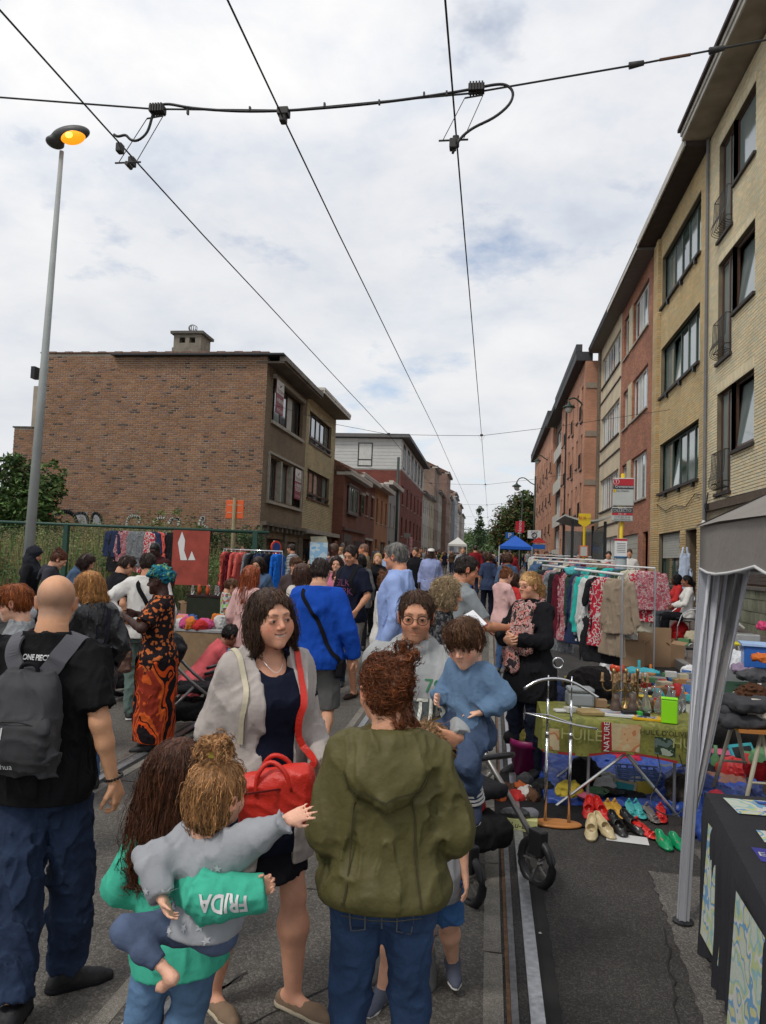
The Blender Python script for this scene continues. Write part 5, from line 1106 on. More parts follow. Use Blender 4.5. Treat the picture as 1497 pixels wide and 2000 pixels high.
def hangr(x,z,dy,lx):
 h = MB();h.box(x-.07,x+.07,6.26,6.34,z-.03,z+.03)
 for i in range(5): h.box(x-.06+i*.026,x-.045+i*.026,6.25,6.35,z-.035,z+.04)
 o = h.build('insulator',CLMP,r);m = MB();m.tube([(x-.10,6.3,z-.08),(x+.06,6.3,z-.06)],.008,5);m.tube([(x-.10,6.3,z-.08),(lx-.10,6.3+dy,z-.42)],.004,4);m.tube([(x+.06,6.3,z-.06),(lx+.08,6.3+dy,z-.42)],.004,4);m.tube([(lx-.14,6.3+dy,z-.43),(lx+.12,6.3+dy,z-.43)],.009,5);m.cyl((lx,6.3+dy-.05,z-.46),(lx,6.3+dy+.05,z-.46),.02,.02,8);m.build('hanger',CLMP,r)
hangr(-3.2,5.86,.12,-3.52);hangr(-.24,5.90,.05,-.42)
for p in ((-3.72,6.6,5.68),(-3.72,6.85,5.68),(-.43,6.3,5.40),(-.43,6.7,5.66),(-1.98,6.3,5.72)): MB().box(p[0]-.03,p[0]+.03,p[1]-.04,p[1]+.04,p[2]-.045,p[2]+.045).build('clamp',CLMP,r,bevel=.01)
MB().box(-2.03,-1.93,6.25,6.35,5.74,5.80).build('clamp',CLMP,r)
for a,b in (((1.05,6.03),(1.17,6.05)),((1.7,6.12),(1.82,6.14))): MB().cyl((a[0],6.3,a[1]),(b[0],6.3,b[1]),.030,.022,8).build('stay_insulator',CLMP,r,smooth=True)
MB().cyl((1.3,6.3,6.068),(1.55,6.3,6.10),.013,.013,8).build('turnbuckle',MT('rust2',(.12,.06,.035),.8),r)
for i,yy in enumerate(span_y[2:]):
 g_ = gz(yy);xr = 5.9 if i < 2 else 4.6;z1 = 6.5+g_;P = [(-8,yy,z1+.25),(-5.6,yy,6.05+g_),(-3.72,yy,wz(yy)),(-1.98,yy,wz(yy)-.01),(-.43,yy,wz(yy)),(2,yy,6.05+g_),(xr,yy,6.7+g_)]
 r = empty('span_wire',(0,0,0),0,['second','third','fourth','fifth','sixth','seventh','eighth','ninth'][i]+' span wire crossing the street, counted from the near one','overhead wire','span wires');MB().tube(P,.008,4).build('steel_wire',WIRE,r)
 for x in (-3.72,-.43): MB().box(x-.05,x+.05,yy-.03,yy+.03,wz(yy)-.02,wz(yy)+.05).build('clamp',CLMP,r);MB().tube([(x-.12,yy,wz(yy)+.02),(x,yy+.1,wz(yy)-.2),(x+.12,yy,wz(yy)+.02)],.004,4).build('hanger',CLMP,r)
# ---------------------------------------------------------------- street lamps and poles
lp = empty('street_lamp',(-8.02,12,gz(12)),0,'tall pale grey street lamp with a lit amber lantern by the weedy plot','street lamp')
MB().cyl((0,0,0),(.13,.0,8.72),.100,.038,16).build('pole',MT('lamp_pole',(.30,.32,.31),.6,.12,2),lp,smooth=True)
s = S();s.ell((.02,-.05,8.86),(.15,.18,.085),k=.03).ell((.36,-.12,8.96),(.36,.17,.13),R=rotm(0,0,-7),k=.05);sdfobj('lantern_body',s,.014,MT('lantern_grey',(.07,.07,.072),.5),lp)
s = S();s.ell((.42,-.14,8.90),(.23,.14,.135),R=rotm(0,0,-7));gl = sdfobj('lantern_glass',s,.014,MT('lit_amber',(1,.33,.012),.3,0,emit=.95),lp)
s = S();s.ell((.42,-.26,8.86),(.07,.05,.05));sdfobj('bulb',s,.01,MT('bulb',(1,.62,.10),.3,0,emit=2.),lp)
GP = MT('green_iron',(.018,.04,.032),.45,.1,5);LG = MT('lamp_glass',(.55,.55,.5),.3,0)
def lantern(parent,p,s=1.):
 mb = MB();x,y,z = p;mb.lathe([(.02*s,.34*s),(.05*s,.30*s),(.06*s,.22*s),(.10*s,.17*s),(.30*s,.06*s),(.33*s,.0),(.30*s,-.01)],(x,y,z),14);mb.build('lantern_hood',GP,parent,smooth=True)
 mb = MB();mb.lathe([(.20*s,.0),(.19*s,-.10*s),(.12*s,-.22*s),(.05*s,-.27*s)],(x,y,z-.012),12);mb.build('lamp_glass',LG,parent,smooth=True)
for px,py,X,Yw,lab in ((1112,790,5.1,0,'dark green bracket lantern on the salmon block'),(1050,897,5.3,0,'dark green bracket lantern on the far salmon block')):
 Yl = 44.5 if Yw == 0 and X == 5.1 else 74;P = at(px,py,Yl);r = empty('wall_lantern',(0,0,0),0,lab,'lamp','wall lanterns');lantern(r,(P.x,P.y,P.z-.2),1.15)
 MB().tube(smoothp([(P.x,P.y,P.z+.3),(P.x+.3,P.y,P.z+.45),(P.x+.7,P.y,P.z+.1),(X,P.y,P.z-.05)]),.05,6).build('bracket',GP,r,smooth=True)
def iron_lamp(px,Y,top,lab):
 P = at(px,top,Y);r = empty('street_lamp',(P.x,Y,gz(Y)),0,lab,'street lamp','green iron street lamps');h = P.z-gz(Y);MB().cyl((0,0,0),(0,0,h),.09,.05,8).build('pole',GP,r,smooth=True)
 MB().tube(smoothp([(0,0,h-.6),(-.3,0,h-.5),(-.7,0,h-.1),(-1.1,0,h-.15),(-1.25,0,h-.45)]),.035,6).build('bracket',GP,r,smooth=True);lantern(r,(-1.25,0,h-.75),1.)
iron_lamp(1046,52,930,'green iron street lamp before the salmon blocks');iron_lamp(1021,76,966,'smaller green iron street lamp beside the leafy tree')
for px,Y,t,lab in ((779,62,893,'tall dark tram pole in front of the red building'),(815,80,945,'thin dark tram pole left of the white gazebo')):
 P = at(px,t,Y);o = MB().cyl((P.x,Y,gz(Y)),(P.x,Y,P.z),.16,.11,10).build('tram_pole',MT('pole_dark',(.03,.045,.04),.6,.1),None,smooth=True);tag(o,lab,'pole','tram poles')
# ---------------------------------------------------------------- vegetation
LEAF = MT('leaf',(.05,.09,.03),.6,.2,3,attr='Col',spec=.3);LEAF.node_tree.nodes['Principled BSDF'].inputs['Transmission Weight'].default_value = 0
def leaves(mb,c,R,n,size,cols,rg,jit=1.):
 for _ in range(n):
  d = Vector((rg.gauss(0,1),rg.gauss(0,1),rg.gauss(0,1))).normalized()*(rg.random()**.4);p = Vector(c)+Vector((d.x*R[0],d.y*R[1],d.z*R[2]))
  a = Vector((rg.gauss(0,1),rg.gauss(0,1),rg.gauss(0,.6))).normalized()*size*rg.uniform(.6,1.3);b = a.cross(Vector((rg.gauss(0,1),rg.gauss(0,1),rg.gauss(0,1)))).normalized()*size*.38
  mb.add([p-a,p+b,p+a,p-b],[(0,1,2,3)],rg.choice(cols))
GR1 = [(.045,.085,.02),(.06,.11,.03),(.03,.06,.018),(.085,.14,.04),(.055,.075,.02)]
def tree(label,x,Y,h,blobs,n,size,cols,cat='tree',tr=.12,group=None,name='tree',z0=None,trunk=True):
 z = gz(Y) if z0 is None else z0;r = empty(name,(x,Y,z),0,label,cat,group);rg = random.Random(int(h*97+x));mb = MB()
 for (dx,dy,dz,rx,ry,rz) in blobs:
  k = int(n*rx*rz)
  for _ in range(max(3,int(k/26))):   # clumps with gaps between
   d = Vector((rg.gauss(0,1),rg.gauss(0,1),rg.gauss(0,1))).normalized()*rg.uniform(.45,1.0);c = (dx+d.x*rx,dy+d.y*ry,dz+d.z*rz);q = rg.uniform(.16,.34)*max(rx,rz)
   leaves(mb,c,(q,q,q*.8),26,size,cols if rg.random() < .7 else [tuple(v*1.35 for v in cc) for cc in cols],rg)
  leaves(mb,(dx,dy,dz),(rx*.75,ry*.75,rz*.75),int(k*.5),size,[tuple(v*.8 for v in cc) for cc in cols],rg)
 mb.build('crown',LEAF,r)
 if trunk:
  t = MB();t.tube([(0,0,0),(.03*h,0,h*.3),(-.01*h,.02,h*.6),(0,0,h*.85)],[tr,tr*.8,tr*.5,tr*.15],8)
  for i in range(6): a = i*1.1;t.tube([(0,0,h*(.3+.07*i)),(math.cos(a)*h*.18,math.sin(a)*h*.12,h*(.45+.07*i))],[tr*.4,tr*.1],5)
  t.build('trunk',MT('bark',(.07,.055,.04),.9,.3,8,.5,40),r)
 return r
P = at(50,950,21.5)
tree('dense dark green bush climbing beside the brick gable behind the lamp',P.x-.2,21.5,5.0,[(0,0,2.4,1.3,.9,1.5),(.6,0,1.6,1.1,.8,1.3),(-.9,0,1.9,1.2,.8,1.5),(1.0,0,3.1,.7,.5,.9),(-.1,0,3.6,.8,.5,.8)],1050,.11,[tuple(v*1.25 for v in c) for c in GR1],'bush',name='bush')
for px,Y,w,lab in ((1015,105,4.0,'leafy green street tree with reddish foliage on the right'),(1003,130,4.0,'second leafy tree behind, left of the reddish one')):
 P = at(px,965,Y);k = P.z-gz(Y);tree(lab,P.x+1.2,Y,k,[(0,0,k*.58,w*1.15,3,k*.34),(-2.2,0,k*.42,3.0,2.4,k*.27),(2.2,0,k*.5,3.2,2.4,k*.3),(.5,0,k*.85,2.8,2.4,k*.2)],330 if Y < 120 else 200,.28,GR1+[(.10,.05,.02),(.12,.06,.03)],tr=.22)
# wooded hill at the end of the street
hm = MB();rg = random.Random(5);hill = []
for i in range(30):
 for j in range(8): x = -200+i*14;y = 330+j*22;z = 2+15*math.sin(j/7*1.5)*(.6+.4*math.sin(i*.7)+.25*math.sin(i*1.9));hill.append((x,y,z))
hm.add(hill,[(i*8+j,i*8+8+j,i*8+9+j,i*8+j+1) for i in range(29) for j in range(7)]);tag(hm.build('hill',GRD),kind='structure')
fm = MB()
for _ in range(760):
 x = rg.uniform(-60,40);y = rg.uniform(300,480);z = 2+15.5*math.sin((y-300)/180*1.5)*rg.uniform(.75,1.05);q = rg.uniform(2.4,5.);c = rg.uniform(.8,1.3)
 leaves(fm,(x,y,z+q*.6),(q,q,q*.9),60,.62,[tuple(v*c for v in cc) for cc in GR1],rg)
tag(fm.build('forest',LEAF),'wooded green hillside closing the far end of the street','woods',kind='stuff')
P = at(937,1023,300);tree('tall dark poplar rising above the far wooded hillside',P.x,300,P.z+2,[(0,0,10,3.2,2.6,6.),(0,0,16,2.4,2,4.),(0,0,21,1.5,1.4,3.)],26,.6,[(.03,.06,.02),(.04,.07,.025)],tr=.4)
# weedy plot: tall grasses, nettles, bramble along the fence
wm_ = MB();rg = random.Random(11)
for _ in range(15000):
 x = rg.uniform(-19,-5.8);y = rg.uniform(16.3,23.5);z = gz(y)+.2*(y-16)/7+(.6 if x < -9.5 else 0)*(y-16)/7;h = rg.uniform(.5,1.35)*(1.15 if x < -8.6 else .75);t = rg.uniform(-.2,.2);w = rg.uniform(.008,.02)
 c = rg.choice([(.30,.25,.10),(.22,.24,.08),(.17,.25,.07),(.34,.27,.14),(.26,.16,.09),(.15,.24,.07)])
 a = rg.uniform(0,3.1);dx,dy = math.cos(a)*w,math.sin(a)*w
 wm_.add([(x-dx,y-dy,z),(x+dx,y+dy,z),(x+dx+t*.5,y+dy,z+h*.6),(x+t,y,z+h),(x-dx+t*.5,y-dy,z+h*.6)],[(0,1,2,3,4)],c)
 if rg.random() < .35: leaves(wm_,(x+t,y,z+h),(.05,.05,.12),5,.035,[c,(.20,.16,.09)],rg)
for _ in range(900):
 x = rg.uniform(-19,-5.9);y = rg.uniform(16.2,23);z = gz(y)+rg.uniform(.2,1.25)+(.5 if x < -9.5 else 0)*(y-16)/7;q = rg.uniform(.15,.4)
 leaves(wm_,(x,y,z),(q,q,q),34,.05,[(.08,.16,.04),(.11,.20,.05),(.06,.12,.04),(.13,.20,.07)],rg)
tag(wm_.build('weeds',LEAF),'tall dry grasses and green weeds on the empty plot','weeds',kind='stuff')
for px,py,lab,n in ((300,1000,'feathery olive weed against the brick gable',3),(372,1005,'bright green sapling against the brick gable',3),(470,1050,'dark ivy clump at the foot of the brick gable',5)):
 P = at(px,py,24.2);tree(lab,P.x,24.2,P.z+.2-.5,[(0,0,P.z-.9,.7,.3,.8),(.3,0,P.z-1.6,.8,.3,.7)],420,.06,[(.07,.12,.03),(.10,.15,.04)] if n == 3 else GR1,'plant',name='tall_weed' if n == 3 else 'ivy',z0=.4,tr=.03)
bm = MB();rg = random.Random(15)
for i in range(90): P = at(395+rg.random()*115,1040+rg.random()*60,24.4);leaves(bm,P,(.3,.2,.3),26,.07,GR1,rg)
tag(bm.build('creeper',LEAF),'dark creeper covering the foot of the brick gable behind the red board','creeper',kind='stuff')
# ---------------------------------------------------------------- fence and graffiti
fr_ = empty('fence',(0,0,0),0,'dark green wire fence in front of the weedy plot','fence');FG = MT('fence_green',(.012,.05,.035),.5,.15,4)
MB().cyl((-15,16,2.30),(-4.9,16,2.24),.035,.035,8).build('top_rail',FG,fr_,smooth=True)
for x in (-14.2,-9.75,-5.2): MB().box(x-.055,x+.055,15.95,16.05,.2,2.25).build('post',FG,fr_)
mb = MB()
for i in range(240): x = -15+i*.042;mb.box(x-.0015,x+.0015,15.998,16.001,.3,2.22)
for j in range(30): z = .32+j*.065;mb.box(-15,-4.9,16.003,16.006,z-.0015,z+.0015)
mb.build('wire_mesh',FG,fr_)['kind'] = 'stuff'
def onwall(P): return [at(px,py,24.985) for px,py in P]
gw = MT('spray_white',(.50,.50,.47),.8,.15,3);gb = MT('spray_black',(.03,.035,.04),.8,.1);gr_ = MT('spray_red',(.26,.03,.03),.8,.1);gs = MT('spray_silver',(.28,.29,.30),.7,.15,3)
def spray(label,polys,strokes):
 r = empty('graffiti',(0,0,0),0,label,'graffiti')
 for P,m in polys: MB().add([(p.x,24.975,p.z) for p in onwall(P)],[tuple(range(len(P)))]).build('fill',m,r)
 for P,w,m in strokes:
  q = [Vector((p.x,24.968,p.z)) for p in onwall(P)];q = [Vector(v) for v in smoothp(q,3)];mb = MB()
  for a,b in zip(q[:-1],q[1:]): d = (b-a).normalized();nn = Vector((-d.z,0,d.x))*w;e = d*w*.4;mb.add([a-nn-e,b-nn+e,b+nn+e,a+nn-e],[(0,1,2,3)])
  mb.build('outline',m,r)
spray('red graffiti letters with white outline behind the lamp pole',[([(64,1008),(70,990),(90,988),(108,992),(112,1016),(70,1018)],gr_)],[([(70,1012),(72,992),(84,990),(88,1000),(78,1014)],.05,gw),([(92,1014),(92,994),(104,992),(106,1014)],.05,gw)])
spray('silver graffiti letters with dark outline low on the gable',[([(145,1004),(158,1024),(172,1026),(172,1000)],gs),([(181,1000),(178,1024),(200,1026),(196,1006)],gs)],[([(112,1004),(122,998),(136,999),(146,1006),(152,1024)],.07,gb),([(148,1004),(170,999),(174,1026)],.05,gb),([(179,1026),(181,999),(196,1004),(201,1022)],.05,gb)])
spray('white bubble graffiti outline right of the silver letters',[],[([(248,1026),(250,1010),(262,1006),(275,1010),(272,1020)],.045,gw),([(330,1022),(336,1010),(346,1016),(352,1010),(349,1026)],.045,gw),([(388,1026),(395,1006),(402,1014),(394,1022),(406,1032)],.04,gw),([(300,1020),(310,1010),(322,1012)],.04,gw)])

# ================================================================ stalls and goods
CHR = MT('chrome',(.62,.62,.63),.18,.05,5,metal=1);ALU = MT('aluminium',(.45,.46,.48),.38,.08,6,metal=.85);WPL = MT('white_plastic',(.60,.60,.59),.45,.05);WOOD = MT('beech_wood',(.42,.17,.045),.4,.2,3,stretch=(1,8,1));CARD = MT('cardboard',(.27,.17,.095),.85,.12,3,.15,60);BLK2 = MT('black_plastic',(.015,.015,.017),.4,.1)
def F(c,r=.8): return MT('fabric',c,r,.14,9,.4,40,spec=.15)
ORD = ['leftmost','second','third','fourth','fifth','sixth','seventh','eighth','ninth','tenth','eleventh','twelfth','thirteenth','fourteenth','fifteenth','sixteenth']
def ground(px,py,zz=0):
 """street level under a pixel, slope and pavement included"""
 z = zz
 for _ in range(8): p = onz(px,py,z);z = gz(p.y)+zz+(.12 if p.x > 3.12 else 0)
 return onz(px,py,z)
def thing(name,label,cat,p=(0,0,0),rz=0,group=None): return empty(name,tuple(p),rz,label,cat,group)
def lump(name,label,cat,p,r,m,seed=0,amp=.02,rz=0,group=None,res=None,fs=(14,14,10),flat=True):
 s = S();s.ell((0,0,r[2]*.55),r,k=.02);rg = np.random.default_rng(seed+3)
 for _ in range(5): d = rg.uniform(-.6,.6,2);s.ell((d[0]*r[0],d[1]*r[1],r[2]*rg.uniform(.4,1.1)),nv(r)*rg.uniform(.35,.6,3),k=.03)
 if flat: s.plane((0,0,0),(0,0,-1))
 s.fold = [folds(amp,fs,seed)];o = sdfobj(name,s,res or max(.008,max(r)*.05),m,None);o.location = p;o.rotation_euler = (0,0,rz);return tag(o,label,cat,group)
def heap(label,px0,px1,py,h,cols,name='clothes',n=10,zz=0,seed=1,group='clothes spread on the stalls',dep=.3):
 rg = random.Random(seed)
 for i in range(n):
  px = px0+(px1-px0)*(i+rg.random()*.6)/n;p = ground(px,py+rg.uniform(-12,4),zz);c = cols[i % len(cols)];s_ = (px1-px0)/n*p.y/1450*rg.uniform(.8,1.5)
  lump(name,label % (c[0],['leftmost','second','third','fourth','fifth','sixth','seventh','eighth','ninth','tenth','eleventh','twelfth','thirteenth','fourteenth'][i]),'clothes',p,(max(s_,.05),max(s_,.05)*rg.uniform(.7,1.2),h*rg.uniform(.6,1.2)),F(c[1]),seed*31+i,.018,rg.random()*3,group)
# --- gazebo at the right edge
TAU = MT('taupe_canvas',(.205,.185,.165),.85,.08,4,.3,30);gzb = thing('gazebo','taupe gazebo with white piping at the right edge of the picture','gazebo')
mb = MB();n = 40;top = [];bot = []
pts = [(1.06+.04*t/20,4.0-3.0*t/20) for t in range(21)];P2 = [(1.06+3.0*t/20,4.0) for t in range(1,21)]
ring = [(x,y) for x,y in reversed(pts)]+P2
for i,(x,y) in enumerate(ring):
 sc = abs(math.sin(i*PI/5));top.append((x,y,1.975));bot.append((x+(.012*math.sin(i*1.3) if i < 20 else 0),y+(.012*math.sin(i*1.7) if i > 20 else 0),1.77-.028*sc+.01*math.sin(i*.9)))
V = top+bot;m_ = len(ring);mb.add(V,[(i,i+1,m_+i+1,m_+i) for i in range(m_-1)]);mb.build('valance',TAU,gzb,smooth=True)
MB().tube(bot,.008,5).build('piping',WPL,gzb,smooth=True)
ap = (2.55,2.5,2.85);mb = MB();c4 = [(1.04,4.02,1.98),(4.08,4.02,1.98),(4.08,.98,1.98),(1.08,.98,1.98)]
for i in range(4):
 a,b = Vector(c4[i]),Vector(c4[(i+1) % 4]);rows = []
 for j in range(9):
  for k in range(9): t = j/8;p = a.lerp(b,k/8).lerp(Vector(ap),t);p.z -= .07*math.sin(PI*t)*math.sin(PI*k/8)-.006*math.sin(k*2.1+j*1.3);rows.append(p)
 mb.add(rows,[(j*9+k,j*9+k+1,(j+1)*9+k+1,(j+1)*9+k) for j in range(8) for k in range(8)])
mb.build('roof',TAU,gzb,smooth=True)
for (x,y,x1,y1) in ((1.0,4.0,1.10,4.02),(4.05,4.0,4.05,4.0),(4.05,1.0,4.05,1.0)):
 mb = MB(Matrix.Translation((x,y,.02)));d = Vector((x1-x,y1-y,1.93));M = Matrix(((1,0,d.x/1.93,x),(0,1,d.y/1.93,y),(0,0,1,.02),(0,0,0,1)));mb = MB(M)
 mb.box(-.024,.024,-.024,.024,0,1.93).box(-.030,-.025,-.006,.006,0,1.9).box(-.006,.006,-.030,-.025,0,1.9);lg = mb.build('leg',MT('leg_grey',(.36,.37,.40),.45,.06,3),gzb);MB().lathe([(.05,0),(.05,.012),(.03,.02)],(x,y,.002),14).build('foot',BLK2,lg)
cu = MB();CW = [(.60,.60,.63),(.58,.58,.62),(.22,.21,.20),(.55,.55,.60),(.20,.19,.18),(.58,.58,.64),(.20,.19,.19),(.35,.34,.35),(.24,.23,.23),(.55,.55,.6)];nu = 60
for i in range(nu):
 q = []
 for j in (0,1):
  u = (i+j)/nu;col = []
  for k in range(19):
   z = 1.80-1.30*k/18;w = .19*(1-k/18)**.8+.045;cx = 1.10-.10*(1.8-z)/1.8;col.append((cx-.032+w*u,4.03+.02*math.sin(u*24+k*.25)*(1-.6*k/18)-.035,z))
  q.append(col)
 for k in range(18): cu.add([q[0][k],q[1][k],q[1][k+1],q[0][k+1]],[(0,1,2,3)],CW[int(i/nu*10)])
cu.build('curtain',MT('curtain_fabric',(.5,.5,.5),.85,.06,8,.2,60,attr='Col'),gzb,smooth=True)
# --- black draped table with posters
dt = thing('draped_table','table covered to the ground by a black cloth at the lower right','table');BCL = MT('black_cloth',(.022,.022,.027),.85,.1,6,.4,30);A = [(1.04,3.80),(.86,2.35),(.86,1.3)];mb = MB();P = []
for i in range(61):
 t = i/60;x,y = (A[0][0]+(A[1][0]-A[0][0])*t,A[0][1]+(A[1][1]-A[0][1])*t);wv = .018*math.sin(i*.9)+.012*math.sin(i*2.1);P.append([(x+.006,y,.70),(x-.004,y,.66)]+[(x-.012+(wv-.03*0)*k/8*.9-.0*k,y+.02*k/8,.66-(.60+.035*math.sin(i*.35)+.03*math.sin(i*.13+1))*k/8) for k in range(1,9)])
mb.add([p for r in P for p in r],[(i*10+k,i*10+10+k,i*10+11+k,i*10+k+1) for i in range(60) for k in range(9)]);P = []
for i in range(31): t = i/30;x = 1.04+1.6*t;wv = .018*math.sin(i*.9);P.append([(x,3.80,.70),(x,3.81,.66)]+[(x,3.825+wv*k/8,.66-.62*k/8) for k in range(1,9)])
mb.add([p for r in P for p in r],[(i*10+k,i*10+10+k,i*10+11+k,i*10+k+1) for i in range(30) for k in range(9)]);mb.build('tablecloth',BCL,dt,smooth=True);MB().add([(1.046,3.80,.7005),(2.7,3.80,.7005),(2.7,1.3,.7005),(.866,1.3,.7005),(.866,2.35,.7005)],[(0,1,2,3,4)]).build('tabletop',BCL,dt)
WC = patmat('watercolour',[(.55,.60,.52),(.30,.50,.55),(.50,.58,.30),(.62,.62,.58),(.18,.36,.55),(.60,.58,.30),(.55,.60,.55)],7,'noise',.5);PC = [(.50,.03,.03),(.03,.22,.06),(.03,.10,.40),(.60,.30,.03),(.45,.06,.04),(.05,.30,.08)]
def poster(label,o,u,v,w,h,blocks,cat='poster'):
 o,u,v = Vector(o),Vector(u).normalized(),Vector(v).normalized();n_ = u.cross(v);q = lambda a,b,e=0: o+u*a*w+v*b*h+n_*e;mb = MB();mb.add([q(0,0,.002),q(1,0,.002),q(1,1,.002),q(0,1,.002)],[(0,1,2,3)]);p = mb.build('poster',WC,None);tag(p,label,cat)
 for i,(a,b,c,d,r) in enumerate(blocks):
  cx,cy = (a+c)/2,(b+d)/2;R = lambda x,y: (cx+(x-cx)*math.cos(r)-(y-cy)*math.sin(r),cy+(x-cx)*math.sin(r)+(y-cy)*math.cos(r));k = [q(*R(x,y),.004+.0004*i) for x,y in ((a,b),(c,b),(c,d),(a,d))];MB().add(k,[(0,1,2,3)]).build('print',MT('print_ink',PC[i % 6],.5,.1,20),p)
 return p
BL = [(.25,.10,.75,.16,.25),(.25,.17,.8,.23,.25),(.22,.24,.75,.30,.25),(.3,.42,.5,.50,-.3),(.5,.46,.75,.56,.4),(.42,.38,.62,.44,0),(.3,.60,.55,.68,.2),(.55,.62,.85,.70,-.3),(.25,.74,.8,.90,.15),(.35,.80,.6,.86,-.4)]
poster('watercolour poster with coloured blocks hanging down the side of the black cloth',(.960,3.24,.15),(.02,1,0),(.06,0,1),.34,.48,BL);poster('second watercolour poster on the cloth side cut by the right picture edge',(.840,2.52,.13),(.06,1,0),(.06,0,1),.34,.50,BL)
poster('watercolour poster lying on top of the black table near its far corner',(1.10,3.50,.704),(1,.0,0),(.0,1,0),.52,.22,BL);poster('teal flyer on the black table',(1.09,3.16,.704),(1,-.1,0),(.1,1,0),.2,.14,BL[:2],'flyer')
fl_ = MB().add([(1.01,2.96,.703),(1.35,2.9,.703),(1.37,3.06,.703),(1.02,3.10,.703)],[(0,1,2,3)]).build('flyer',MT('flyer_purple',(.05,.05,.30),.5),None);tag(fl_,'dark blue flyer with white writing on the black table','flyer');text_on(None,fl_,'Et bientot',(1.14,3.01,.703),(1,-.15,0),(.15,1,0),.06,WPL,None,.002)
o = MB().box(.62,1.1,1.7,2.05,.60,.608).build('paper',WPL,None);tag(o,'white sheet at the very bottom right corner','paper')
# --- oblong folding table under the printed oilcloth
TB = thing('folding_table','folding table with crossed metal legs under the green printed cloth','table');x0,x1,ya,yb,zt = .47,1.50,5.62,6.30,.65;MB().box(x0,x1,ya,yb,zt-.03,zt-.006).build('tabletop',WPL,TB)
for a,b in (((x0+.05,ya+.05,0),(x1-.25,ya+.05,zt-.03)),((x1-.12,ya+.05,0),(x0+.35,ya+.05,zt-.03)),((x0+.05,yb-.05,0),(x1-.25,yb-.05,zt-.03)),((x1-.12,yb-.05,0),(x0+.35,yb-.05,zt-.03)),((x0+.28,ya+.06,0),(x0+.28,ya+.06,zt-.03)),((x1-.15,ya+.06,0),(x1-.15,ya+.06,zt-.03))): MB().cyl(a,b,.011,.011,6).build('leg',ALU,TB)
OC = patmat('oilcloth',[(.17,.17,.045),(.20,.20,.05),(.14,.15,.04),(.24,.22,.07)],9,'noise',.5);rg = random.Random(9);mb = MB();nu,nv_ = 60,14;V = []
def drape(u,v):   # v 0 back edge .. 1 front edge .. 1.35 hem
 x = x0-.06+(x1-x0+.12)*u
 if v <= 1: return (x,yb-(yb-ya)*v,zt-.004+.002*math.sin(u*30)*(v > .2))
 d = (v-1)/.35;return (x+.012*math.sin(u*19)*d,ya-.012-.022*math.sin(u*24+1)*d*(.6+.4*math.sin(u*7)),zt-.004-.24*d-.02*math.sin(u*9)*d)
for j in range(nv_+1):
 for i in range(nu+1): v = j/7 if j <= 7 else 1+.35*(j-7)/7;V.append(drape(i/nu,v))
mb.add(V,[(j*(nu+1)+i,j*(nu+1)+i+1,(j+1)*(nu+1)+i+1,(j+1)*(nu+1)+i) for j in range(nv_) for i in range(nu)])
s_ = [];
for j in range(7):
 for i in range(9): d = j/6;s_.append((x0-.06-.02*math.sin(i*1.4)*d,yb-(yb-ya)*i/8+(.02 if i == 8 else 0),zt-.004-.26*d))
mb.add(s_,[(j*9+i,j*9+i+1,(j+1)*9+i+1,(j+1)*9+i) for j in range(6) for i in range(8)]);oc = mb.build('tablecloth',OC,None,smooth=True);tag(oc,'olive green printed oilcloth with red border and figures on the folding table','tablecloth')
def onfront(u0,u1,v0,v1,m,name='print',e=.003):
 mb = MB();k = 10;V = [Vector(drape(u0+(u1-u0)*i/k,1+.35*(v0+(v1-v0)*j/4)))+Vector((0,-e,0)) for j in range(5) for i in range(k+1)];mb.add(V,[(j*(k+1)+i,j*(k+1)+i+1,(j+1)*(k+1)+i+1,(j+1)*(k+1)+i) for j in range(4) for i in range(k)]);mb.build(name,m,oc,smooth=True)
FIG = patmat('printed_figures',[(.44,.36,.21),(.46,.30,.16),(.40,.16,.07),(.46,.38,.24)],7,'noise',.5);RDB = MT('border_red',(.30,.02,.02),.6)
onfront(.0,1,.93,1.0,RDB,'border');onfront(.36,.42,.02,.9,RDB);onfront(.42,.60,.04,.9,FIG);onfront(.68,.80,.35,.85,patmat('boat_print',[(.10,.14,.13),(.03,.05,.03),(.30,.35,.28)],14,'noise'));onfront(.04,.10,.3,.9,FIG)
PG = MT('print_pale_green',(.32,.32,.12),.6)
for t,u,v,sz in (('HUILE',.24,.4,.11),('NATURE',.39,.45,.055),('HUILE',.90,.45,.10),("HUILE D'OLIVE",.73,.22,.05)): p = Vector(drape(u,1+.35*v));text_on(None,oc,t,p,(1,0,0) if t != 'NATURE' else (0,0,1),(0,0,1) if t != 'NATURE' else (-1,0,0),sz,PG if sz > .06 else WPL if t == 'NATURE' else BLK2,None,.03 if sz > .06 else .02)
def onT(px,py,Y=None,z=.65):
 p = onz(px,py,z);return Vector((p.x,min(max(p.y,5.66),6.28),z)) if Y is None else Vector((at(px,py,Y).x,Y,z))
def obj1(name,mb,m,label,cat,p=None,rz=0,bevel=0,smooth=False,group=None):
 o = mb.build(name,m,None,smooth=smooth,bevel=bevel);
 if p is not None: o.location = p
 o.rotation_euler = (0,0,rz);return tag(o,label,cat,group)
